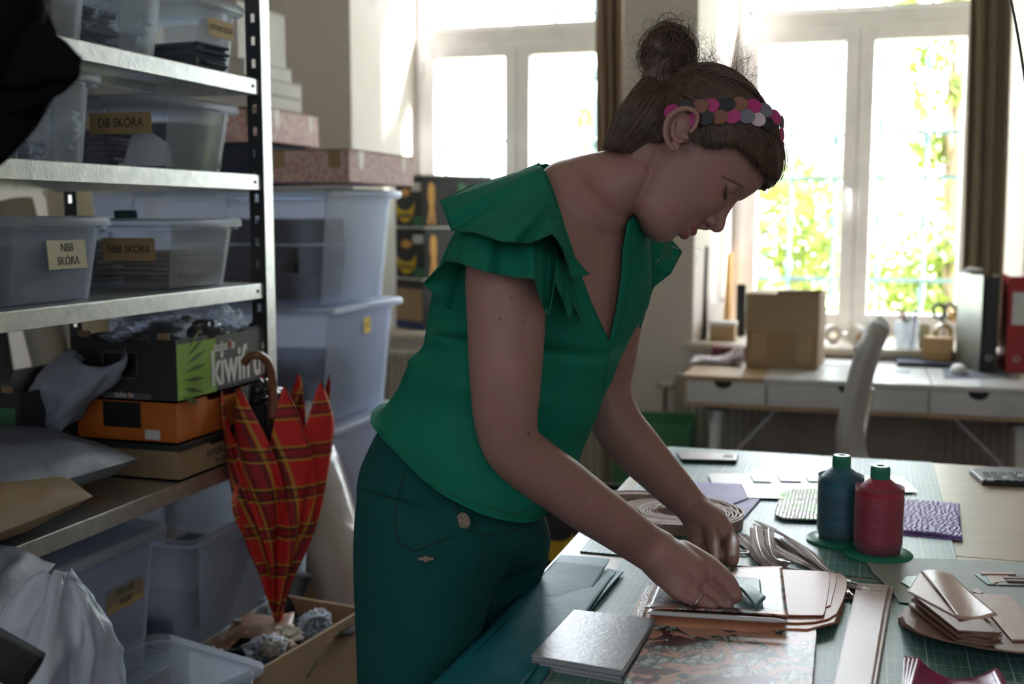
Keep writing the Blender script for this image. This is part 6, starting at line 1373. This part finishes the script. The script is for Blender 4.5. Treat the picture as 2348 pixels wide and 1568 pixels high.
mb = MB(); mb.add(vs, fs); bl_ = mb.build('blouse', grn, wo, smooth=True, sol=.0016, bake=True)
for p in bl_.data.polygons: p.use_smooth = True
binv = WM[bl_].inverted(); bbvh = BVHTree.FromPolygons([v.co for v in bl_.data.vertices], [tuple(p.vertices) for p in bl_.data.polygons])
def bhit(px, py, off=.0015):
    h = bbvh.ray_cast(binv @ CAM, (binv.to_3x3() @ ray(px, py)).normalized()); return (WM[bl_] @ h[0] - FW*off) if h[0] else None
def seam(name, P, mtl, r=.0008, parent=None):
    pts = [bhit(x, y) for x, y in cr(P, 8)]; pts = [p for p in pts if p]
    if len(pts) > 2: mb = MB(); mb.tube(pts, r, 5); mb.build(name, mtl, parent or bl_)
dgrn = mat('green_thread', (.004,.14,.08), .8)
seam('neckline_seam', [(1452, 520), (1448, 580), (1443, 650), (1430, 730), (1398, 806)], dgrn); seam('neckline_seam', [(1398, 806), (1392, 850), (1384, 893)], dgrn)
seam('hem_seam', [(872, 985), (905, 1045), (960, 1092), (1030, 1132), (1110, 1160), (1180, 1176), (1232, 1160)], dgrn)
# ruffles
def frill(name, A, B, k, amp, bulge, nu=90, nv=18, zig=1.0):
    A = cr(A, 10); nu = (len(B)-1)*max(8, nu//(len(B)-1))
    def at(Q, u): x = u*(len(Q)-1); i = min(len(Q)-2, int(x)); t_ = x-i; return tuple(a*(1-t_)+b*t_ for a, b in zip(Q[i], Q[i+1]))
    def fn(u, v):
        a = at(A, u); b_ = at(B, u); x, y, d = (a[i]*(1-v)+b_[i]*v for i in range(3))
        return U(x, y, d - bulge*(.35+.65*math.sin(min(1, v*1.15)*PI/2*1.3))*math.sin(PI*min(1, max(0, u*.9+.08))) + amp*v**.9*math.sin(u*k*2*PI+1.5*v) + amp*.35*v**.6*math.sin(u*k*5.3*PI+.8))
    mb = MB(); mb.grid(fn, nu, nv); o = mb.build(name, grn, bl_, smooth=True, sol=.0012)
    mb = MB(); mb.tube([fn(i/nu, 1) for i in range(nu+1)], .0013, 6); mb.build('rolled_hem', dgrn, o); return o
frill('upper_ruffle', [(1236, 380, 1.64), (1243, 384, 1.62), (1256, 410, 1.60), (1272, 450, 1.585), (1288, 500, 1.575), (1302, 545, 1.57), (1318, 590, 1.57)],
      [(1085, 424, 1.64), (1010, 461, 1.60), (1036, 528, 1.55), (1090, 532, 1.50), (1150, 552, 1.475), (1215, 556, 1.47), (1268, 534, 1.475), (1292, 572, 1.50), (1312, 640, 1.51), (1350, 627, 1.53)], 3.6, .017, .055)
frill('lower_ruffle', [(1062, 600, 1.60), (1058, 540, 1.58), (1080, 500, 1.56), (1140, 490, 1.55), (1210, 500, 1.545), (1258, 520, 1.55), (1280, 560, 1.555), (1296, 600, 1.56), (1312, 640, 1.565), (1330, 690, 1.575)],
      [(1066, 738, 1.60), (972, 650, 1.62), (1022, 596, 1.54), (1052, 601, 1.50), (1110, 621, 1.46), (1175, 634, 1.445), (1226, 638, 1.45), (1245, 700, 1.46), (1258, 724, 1.48), (1272, 645, 1.49), (1292, 690, 1.51), (1306, 735, 1.52), (1316, 700, 1.53), (1342, 752, 1.56)], 5.5, .015, .045, 130)
frill('far_ruffle', [(1456, 498, 1.76), (1464, 545, 1.77), (1468, 600, 1.78), (1470, 660, 1.78), (1466, 745, 1.77)],
      [(1478, 500, 1.80), (1528, 540, 1.85), (1563, 577, 1.87), (1538, 625, 1.86), (1500, 655, 1.85), (1495, 664, 1.84), (1487, 690, 1.83), (1468, 750, 1.80)], 4, .012, .02)
frill('far_lower_ruffle', [(1470, 600, 1.79), (1472, 640, 1.80), (1472, 690, 1.79), (1467, 740, 1.78)], [(1500, 610, 1.84), (1498, 655, 1.84), (1486, 692, 1.82), (1468, 752, 1.79)], 3, .008, .01, 50, 10)
# ---------------- trousers
tm = MB(); n_ = 56
def wr(rs, amp, fr, seed):
    out = []
    for ring in rs:
        c = sum(ring, Vector())/len(ring); out.append([p+(p-c).normalized()*(amp*noise.noise(Vector((p.x*fr, p.y*fr, p.z*fr*.45))+Vector((seed, 0, 0)))) for p in ring])
    return out
tm.rings(wr([sec_ring(s, n_) for s in cr([(878, 945, 1215, 1090, 1.66, .112, 8, 30), (870, 972, 1232, 1138, 1.655, .138, 8, 42), (842, 1025, 1252, 1190, 1.65, .158, 5, 38), (818, 1090, 1263, 1235, 1.65, .172, 0, 22), (816, 1180, 1258, 1270, 1.65, .168, 0, 8), (820, 1262, 1228, 1302, 1.65, .140, 0, 0), (880, 1310, 1120, 1335, 1.65, .08, 0, 0)], 6)], .007, 8, 5))
def leg(S, seed):
    base = [sec_ring(s, n_) for s in cr(S, 6)]; last = base[-1]; c = sum(last, Vector())/n_
    for k in range(1, 11):
        t_ = k/10; z = c.z*(1-t_)+.035*t_; base.append([Vector((c.x+(p.x-c.x)*(1-.12*t_)+.02*t_, c.y+(p.y-c.y)*(1-.12*t_), z)) for p in last])
    tm.rings(wr(base, .012, 6, seed))
leg([(822, 1120, 1200, 1230, 1.60, .125, 0, 0), (817, 1200, 1190, 1280, 1.585, .125, 0, 0), (817, 1300, 1150, 1340, 1.575, .122, 0, 0), (820, 1400, 1122, 1410, 1.57, .118, 0, 0), (822, 1500, 1105, 1500, 1.565, .115, 0, 0), (823, 1600, 1095, 1600, 1.565, .112, 0, 0)], 1)
leg([(1000, 1150, 1258, 1220, 1.72, .105, 0, 0), (1000, 1240, 1250, 1285, 1.735, .105, 0, 0), (1003, 1340, 1228, 1350, 1.75, .105, 0, 0), (1006, 1440, 1218, 1440, 1.76, .105, 0, 0), (1008, 1600, 1208, 1600, 1.76, .10, 0, 0)], 2)
to = tm.build('trousers', trs, wo, smooth=True, remesh=.004, sm=6, bake=True)
for p in to.data.polygons: p.use_smooth = True
tinv = WM[to].inverted(); tb = BVHTree.FromPolygons([v.co for v in to.data.vertices], [tuple(p.vertices) for p in to.data.polygons])
def thit(px, py, off=.001):
    h = tb.ray_cast(tinv @ CAM, (tinv.to_3x3() @ ray(px, py)).normalized()); return (WM[to] @ h[0] - FW*off) if h[0] else None
def tseam(name, P, r=.0012, mtl=None):
    pts = [thit(x, y) for x, y in cr(P, 8)]; pts = [p for p in pts if p]
    if len(pts) > 2: mb = MB(); mb.tube(pts, r, 6); mb.build(name, mtl or dtr, to)
dtr = mat('trouser_seam', (.004,.045,.042), .85)
tseam('pocket_seam', [(925, 1085), (915, 1130), (905, 1190), (915, 1240), (950, 1262)]); tseam('pocket_seam', [(1035, 1230), (990, 1248), (950, 1262)]); tseam('front_seam', [(1080, 1180), (1105, 1240), (1100, 1330), (1085, 1420), (1080, 1560)])
tseam('waist_seam', [(1040, 1150), (1075, 1215), (1160, 1220), (1240, 1190)])
c = thit(1062, 1193, .003)
gold = mat('button_metal', (.62,.52,.42), .3, .8, (.35,.28,.22), 300, .8, 500)
MB1 = T(c) @ Matrix.Rotation(YAW-.6, 4, 'Z') @ Matrix.Rotation(PI/2, 4, 'X'); mb = MB(MB1); mb.lathe([(.0, -.002), (.0105, -.002), (.0112, .0), (.0095, .002), (.004, .003), (0, .003)], 24); mb.build('button', gold, to)
c = thit(977, 1279, .003); mb = MB(T(c) @ Matrix.Rotation(YAW, 4, 'Z') @ Matrix.Rotation(PI/2, 4, 'X')); mb.lathe([(0, 0), (.004, 0), (.004, .003), (0, .003)], 12); mb.b(-.010, .010, -.002, .002, 0, .002); mb.build('metal_charm', gold, to)
# shoes
shm = mat('shoe_leather', (.05,.035,.03), .5)
for h_ in (hipN, hipF):
    mb = MB(T((h_.x+.05, h_.y, 0))); mb.rings([[Vector((.135*s*math.cos(q)+.01, .048*s*math.sin(q)*(1.1-.15*math.cos(q)), z)) for q in [2*PI*i/32 for i in range(32)]] for s, z in ((.96, 0), (1, .008), (1, .03), (.9, .055), (.6, .085), (.42, .10))]); mb.build('shoe', shm, wo, smooth=True)
# ---------------- hair
hm, nt, bs = newmat('hair'); at_ = nt.nodes.new('ShaderNodeTexCoord'); nz = nse(nt, coord(nt, 'Object', (1, 1, 1)), 60, 3)
nt.links.new(mix(nt, ramp(nt, nz, .3, .7), (.075,.042,.030), (.15,.092,.062)), bs.inputs['Base Color']); bs.inputs['Roughness'].default_value = .38; bs.inputs['Specular IOR Level'].default_value = .7
tl = nt.nodes.new('ShaderNodeBsdfTranslucent'); tl.inputs[0].default_value = (.45,.28,.16,1); ms = nt.nodes.new('ShaderNodeMixShader'); ms.inputs[0].default_value = .22; nt.links.new(bs.outputs[0], ms.inputs[1]); nt.links.new(tl.outputs[0], ms.inputs[2]); nt.links.new(ms.outputs[0], nt.nodes['Material Output'].inputs[0])
HP = [(1386, 348), (1392, 318), (1415, 275), (1440, 225), (1470, 185), (1510, 120), (1600, 120), (1700, 130), (1790, 200), (1830, 300), (1830, 440), (1756, 430), (1738, 402), (1694, 370), (1650, 342), (1614, 346), (1592, 340), (1582, 310), (1568, 278), (1530, 276), (1502, 300), (1490, 338), (1455, 343), (1415, 343)]
def inpoly(x, y, P):
    c = False; j = len(P)-1
    for i in range(len(P)):
        if (P[i][1] > y) != (P[j][1] > y) and x < (P[j][0]-P[i][0])*(y-P[i][1])/(P[j][1]-P[i][1])+P[i][0]: c = not c
        j = i
    return c
def uf2px(u, f): return (.882*u+.471*f)/1.0, (-.471*u+.882*f)/1.0
cap = MB(); HR = head_rings(.012, 72, False); nn = 72
# widen the crown and nape
def side_px(p): q = p-O_; u = q.dot(fU)/KH+1296.5; f = q.dot(fF)/KH+1042.6; return uf2px(u, f)
vs = [p for r in HR for p in r]; fs = []
for i in range(len(HR)-1):
    for j in range(nn):
        f_ = (i*nn+j, i*nn+(j+1) % nn, (i+1)*nn+(j+1) % nn, (i+1)*nn+j); c = sum((vs[k] for k in f_), Vector())/4; x, y = side_px(c)
        if inpoly(x, y, HP): fs.append(f_)
fs.append(tuple(range((len(HR)-1)*nn, len(HR)*nn)))
cap.add(vs, fs)
hair = cap.build('hair', hm, wo, smooth=True, sol=.010, sol_off=-1)
full = MB(); full.rings(head_rings(.012, 72, False)); fb = BVHTree.FromPolygons([Vector(v) for v in full.v], full.f)
HC = hp(1285, 1030, 0)
def surf(d, off):
    h = fb.ray_cast(HC, d.normalized()); r = (h[0]-HC).length if h[0] else .1; return HC + d.normalized()*(r+off)
BUN = hp(*uf(1503, 190), 0); bd_ = (BUN-HC).normalized(); rh = random.Random(11)
def strand(mb, d0, d1, off, r, n=16, wav=.002, lift=0, thin=True):
    q0, q1 = d0.normalized(), d1.normalized(); ph = rh.uniform(0, 6)
    if q0.dot(q1) < -.25:
        m_ = (q0.lerp(q1, .5)+fS*(.55 if d0.dot(fS) > 0 else -.55)+fU*.35).normalized(); pts = []
        for i in range(n+1):
            t_ = i/n; d = q0*(1-t_)**2+m_*2*t_*(1-t_)*1.3+q1*t_*t_; pts.append(surf(d, off+lift*math.sin(PI*t_)+wav*.3*math.sin(t_*9+ph)))
        mb.tube(pts, r, 5, True); return
    ang = q0.angle(q1); ph = rh.uniform(0, 6); pts = []; side = q0.cross(q1).normalized()
    for i in range(n+1):
        t_ = i/n; d = (q0*math.sin((1-t_)*ang)+q1*math.sin(t_*ang))/max(1e-6, math.sin(ang)) + side*wav*8*math.sin(t_*5+ph)
        pts.append(surf(d, off+lift*math.sin(PI*t_)+wav*.3*math.sin(t_*9+ph)))
    mb.tube(pts, [r*(.4+.6*math.sin(PI*min(1, .15+t_*.8)))for t_ in [i/n for i in range(n+1)]] if thin else r, 5, True)
mb = MB(); cnt = 0
edge_pts = [(1386, 346, .030), (1395, 348, .045), (1420, 350, .060), (1450, 350, .070), (1480, 346, .075), (1497, 320, .078), (1505, 298, .078), (1530, 277, .080), (1560, 276, .080), (1580, 300, .080), (1590, 340, .078), (1600, 356, .078), (1625, 356, .078), (1655, 352, .074), (1690, 376, .066), (1720, 395, .05), (1740, 410, .03)]
def lerp_edge(t_):
    x = t_*(len(edge_pts)-1); i = min(len(edge_pts)-2, int(x)); k = x-i; return [edge_pts[i][j]*(1-k)+edge_pts[i+1][j]*k for j in range(3)]
for sg in (1, -1):
    for i in range(900 if sg > 0 else 380):
        x, y, s = lerp_edge(rh.random()); x += rh.gauss(0, 3); y += rh.gauss(0, 3)
        strand(mb, hpx(x, y, s*sg)-HC, bd_+Vector((rh.gauss(0, .10), rh.gauss(0, .10), rh.gauss(0, .10))), rh.uniform(.001, .0042), rh.uniform(.0004, .0008), 18, .0015, .003)
# nape hair gathered up over the neck
nsec = cr([(1388, 336, 1462, 352, 1.66, .046, 0, 0), (1398, 300, 1490, 340, 1.66, .054, 0, 0), (1420, 256, 1530, 310, 1.66, .064, 0, 0), (1448, 215, 1560, 262, 1.66, .064, 0, 0), (1476, 182, 1570, 225, 1.66, .045, 0, 0), (1488, 168, 1530, 195, 1.66, .022, 0, 0)], 6)
nr_ = [sec_ring(s_, 48) for s_ in nsec]; nm2 = MB(); nm2.rings(nr_); nm2.build('nape_hair', hm, wo, smooth=True)
for i in range(760):
    j = rh.randrange(48); jj_ = rh.uniform(-.5, .5); st = int(abs(rh.gauss(0, 2.2))); pts = []; of = rh.uniform(.0005, .003); ph = rh.uniform(0, 6)
    for q in range(min(st, 10), len(nr_)):
        c = sum(nr_[q], Vector())/48; p = nr_[q][j].lerp(nr_[q][(j+1) % 48], jj_+.5); pts.append(p+(p-c).normalized()*(of+.0012*math.sin(q*.35+ph)))
    if st < 2: pts = [pts[0]*2-pts[1]+Vector((rh.gauss(0, .002), rh.gauss(0, .002), rh.gauss(0, .002)))]+pts
    mb.tube(pts, [.0003]+[.0006]*(len(pts)-1), 5)
# crown strands
for i in range(520):
    a = rh.uniform(-.055, .055); x, y = rh.choice(((1740, 215), (1700, 175), (1765, 260), (1725, 195), (1660, 160))); x += rh.gauss(0, 12); y += rh.gauss(0, 12)
    strand(mb, hpx(x, y, a)-HC, bd_+Vector((rh.gauss(0, .12), rh.gauss(0, .12), rh.gauss(0, .12))), rh.uniform(.001, .004), rh.uniform(.0004, .0008), 16, .002, .0015)
mb.build('hair_strands', hm, wo, smooth=True)['kind'] = 'stuff'
# fringe
mb = MB()
for i in range(1100):
    s = rh.uniform(-.062, .070); k = 1-(s/.072)**2
    a = hpx(1752+rh.gauss(0, 6), 268+rh.gauss(0, 8), s*.75); xe = 1768-(1-k)*75; ye = 424-(1-k)*48
    qq = rh.gauss(0, 5); b_ = hpx(xe+rh.gauss(0, 4)-qq, ye+rh.gauss(0, 3)+qq, s*1.02)
    P0, P3 = surf(a-HC, .004), b_; out = fU*.013*k + fF*.010*k; off_ = rh.uniform(.0, .008)
    P1 = P0.lerp(P3, .33)+out*1.0+fU*off_; P2 = P0.lerp(P3, .75)+out*1.1+fU*off_*.9
    pts = []
    for j in range(13):
        t_ = j/12; pts.append(P0*(1-t_)**3+P1*3*t_*(1-t_)**2+P2*3*t_*t_*(1-t_)+P3*t_**3)
    mb.tube(pts, [.00065]*9+[.00055, .00045, .0003, .0002], 5)
for i in range(480):      # hair swept from the fringe to above the ear
    s = rh.uniform(.045, .072); a = surf(hpx(1735+rh.gauss(0, 14), 300+rh.gauss(0, 18), s)-HC, .006); b_ = surf(hpx(1600+rh.gauss(0, 14), 312+rh.gauss(0, 12), .078)-HC, .004); m_ = surf(hpx(1668, 342+rh.gauss(0, 10), .078)-HC, .006+rh.uniform(0, .005))
    pts = [a*(1-t_)**2+m_*2*t_*(1-t_)+b_*t_*t_ for t_ in [j/10 for j in range(11)]]; mb.tube(pts, [.0006]*8+[.0004, .0003, .0002], 5)
mb.build('fringe', hm, wo, smooth=True)['kind'] = 'stuff'
# bun
bc = hpx(1532, 122, 0); bn = MB()
for (x, y, s, r) in ((1532, 124, 0, .034), (1520, 150, .004, .030), (1512, 178, 0, .027), (1553, 128, -.008, .026), (1512, 112, .008, .024), (1545, 100, 0, .020)): bn.sphere(hpx(x, y, s), r, 20, 14)
bnb = bn.build('hair_bun', hm, wo, smooth=True, remesh=.003, sm=3, bake=True)
for p in bnb.data.polygons: p.use_smooth = True
mb = MB()
for i in range(620):
    ax = ((fS if i % 2 else fU*.8+fF*.5)+Vector((rh.gauss(0, .38), rh.gauss(0, .38), rh.gauss(0, .38)))).normalized(); e1 = ax.orthogonal().normalized(); e2 = ax.cross(e1); a0, L_ = rh.uniform(0, 6.28), rh.uniform(1.5, 4.5); r0 = rh.uniform(.026, .037); c = bc + Vector((rh.gauss(0, .005), rh.gauss(0, .004), rh.gauss(0, .006)))
    pts = [c + (e1*math.cos(a0+L_*t_)+e2*math.sin(a0+L_*t_))*(r0*(1+.06*math.sin(t_*8+i)))-fU*.0+ax*.006*math.sin(t_*4) for t_ in [j/14 for j in range(15)]]
    mb.tube(pts, rh.uniform(.0003, .0008), 5)
for i in range(260):     # hair rising into the bun
    a_ = rh.uniform(0, 6.28); d = fU*math.cos(a_)+fS*math.sin(a_); p0 = hpx(1500, 215, 0)+d*.040+fF*.01; p1 = hpx(1510, 180, 0)+d*.027; p2 = hpx(1528, 128, 0)+d*.034
    mb.tube([p0, p0.lerp(p1, .5)+d*.001, p1, p1.lerp(p2, .5)+d*.004, p2], [.0007, .0011, .0011, .001, .0006], 5)
mb.build('bun_strands', hm, wo, smooth=True)['kind'] = 'stuff'
# flyaways
mb = MB()
def fly(p, d, L, curl, r=.00016):
    s1 = d.orthogonal().normalized(); s2 = d.cross(s1); ph = rh.uniform(0, 6); k1 = rh.uniform(2, 6)
    pts = [p + d*L*t_ + (s1*math.sin(t_*k1+ph)+s2*math.cos(t_*k1+ph)-s1*math.sin(ph)-s2*math.cos(ph))*curl*t_ for t_ in [j/12 for j in range(13)]]
    mb.tube(pts, [r]*10+[r*.8, r*.5, r*.3], 4)
for i in range(620):
    d = Vector((rh.gauss(0, 1), rh.gauss(0, 1), rh.gauss(.2, 1))).normalized(); tn = d.cross(Vector((rh.gauss(0, 1), rh.gauss(0, 1), rh.gauss(0, 1)))).normalized(); fly(bc+d*.029, (d*rh.uniform(.15, .8)+tn).normalized(), rh.uniform(.018, .045), rh.uniform(.008, .018))
for i in range(420):
    x, y = rh.choice(((1700, 172), (1660, 165), (1620, 165), (1740, 215), (1570, 180), (1690, 165))); p = surf(hpx(x+rh.gauss(0, 14), y+rh.gauss(0, 10), rh.gauss(0, .02))-HC, .004); d = (p-HC).normalized(); t_ = (bd_-d*bd_.dot(d)).normalized(); fly(p, (d*rh.uniform(.05, .45)+t_*rh.uniform(-.3, 1)).normalized(), rh.uniform(.02, .06), .008)
for i in range(560):
    k = rh.random(); x, y = 1475-100*k, 185+170*k+ -30*k*(1-k)*0; p = surf(hpx(x, y, rh.gauss(0, .03))-HC, .002); d = (p-HC).normalized(); t_ = (bd_-d*bd_.dot(d)).normalized(); fly(p, (d*rh.uniform(.05, .5)-t_*rh.uniform(-.8, .8)).normalized(), rh.uniform(.015, .05), .009)
for i in range(10):
    fly(hpx(1530, 552, rh.gauss(0, .02)), (RT*rh.uniform(-.1, .6)-UP).normalized(), rh.uniform(.02, .05), .02, .0002)
mb.build('flyaway_hair', hm, wo)['kind'] = 'stuff'
# ---------------- headband of overlapping leather petals
hb = hb_root = None
pc = {'m': mat('petal_magenta', (.42,.02,.17), .35), 'b': mat('petal_brown', (.22,.085,.045), .4), 'k': mat('petal_black', (.012,.012,.018), .35), 'g': mat('petal_grey', (.16,.17,.21), .3), 'p': mat('petal_pale', (.62,.50,.56), .3)}
def hsurf(px, py, off):       # nearest hair surface on the view ray
    a = CAM; h = fb.ray_cast(a, ray(px, py).normalized()); return (h[0] if h[0] else None), h[1]
path = [(1540, 275), (1572, 266), (1606, 263), (1640, 260), (1672, 258), (1702, 258), (1728, 264), (1750, 274), (1766, 288)]
bandp = []
for x, y in cr(path, 6):
    h, n2 = hsurf(x, y, .006)
    if h: bandp.append(h+(h-HC).normalized()*.0075)
def mir(p): q = (p-O_).dot(fS); return p-fS*2*q
def eachs(p): return (p-O_).dot(fS)
# close the arc over the middle
mid = hp(*uf(1778, 300), 0); n_last = bandp[-1]
arc = bandp + [surf((bandp[-1].lerp(mir(bandp[-1]), t_) + (fU*.006+fF*.004)*math.sin(PI*t_) - HC), .0075) for t_ in (.2, .4, .6, .8)] + [mir(p) for p in reversed(bandp)]
wdir = []
mb = MB(); na = len(arc)
def frame(i):
    a, b_ = arc[max(0, i-1)], arc[min(na-1, i+1)]; t_ = (b_-a).normalized(); n2 = (arc[i]-HC).normalized(); n2 = (n2-t_*n2.dot(t_)).normalized(); return t_, n2, t_.cross(n2)
base_ = [frame(i) for i in range(na)]
mb.grid(lambda u, v: arc[int(round(u*(na-1)))] + base_[int(round(u*(na-1)))][2]*(v-.5)*.020 - base_[int(round(u*(na-1)))][1]*.001, na-1, 2); hbo = mb.build('headband', pc['k'], wo, smooth=True, sol=.001)
cum = [0]
for i in range(1, na): cum.append(cum[-1]+(arc[i]-arc[i-1]).length)
seq1, seq2 = 'mkbmkbmgmkbmkbmk', 'bmkbmgpkmbkmbkmb'
step = .0185
for row, (sq, vo) in enumerate(((seq1, .0085), (seq2, -.0085))):
    k = 0; dist = .004+row*step*.5
    while dist < cum[-1]-.004:
        i = next(j for j in range(na) if cum[j] >= dist); t_, n2, b2 = base_[i]; sgn = 1 if b2.dot(UP) > 0 else -1
        c = arc[i] + b2*sgn*vo + n2*(.0010+.0004*(k % 3)); pts = []
        for q in range(20):
            a_ = 2*PI*q/20; rx_, ry_ = .0125, .0105; pts.append(c + t_*rx_*math.cos(a_)*(1 if math.cos(a_) > 0 else .9) + b2*ry_*math.sin(a_) + n2*(.0016*math.cos(a_)))
        mb = MB(); mb.prism(pts, n2*.0014); mb.build('petal', pc[sq[k % len(sq)]], hbo, bev=.0003); dist += step; k += 1
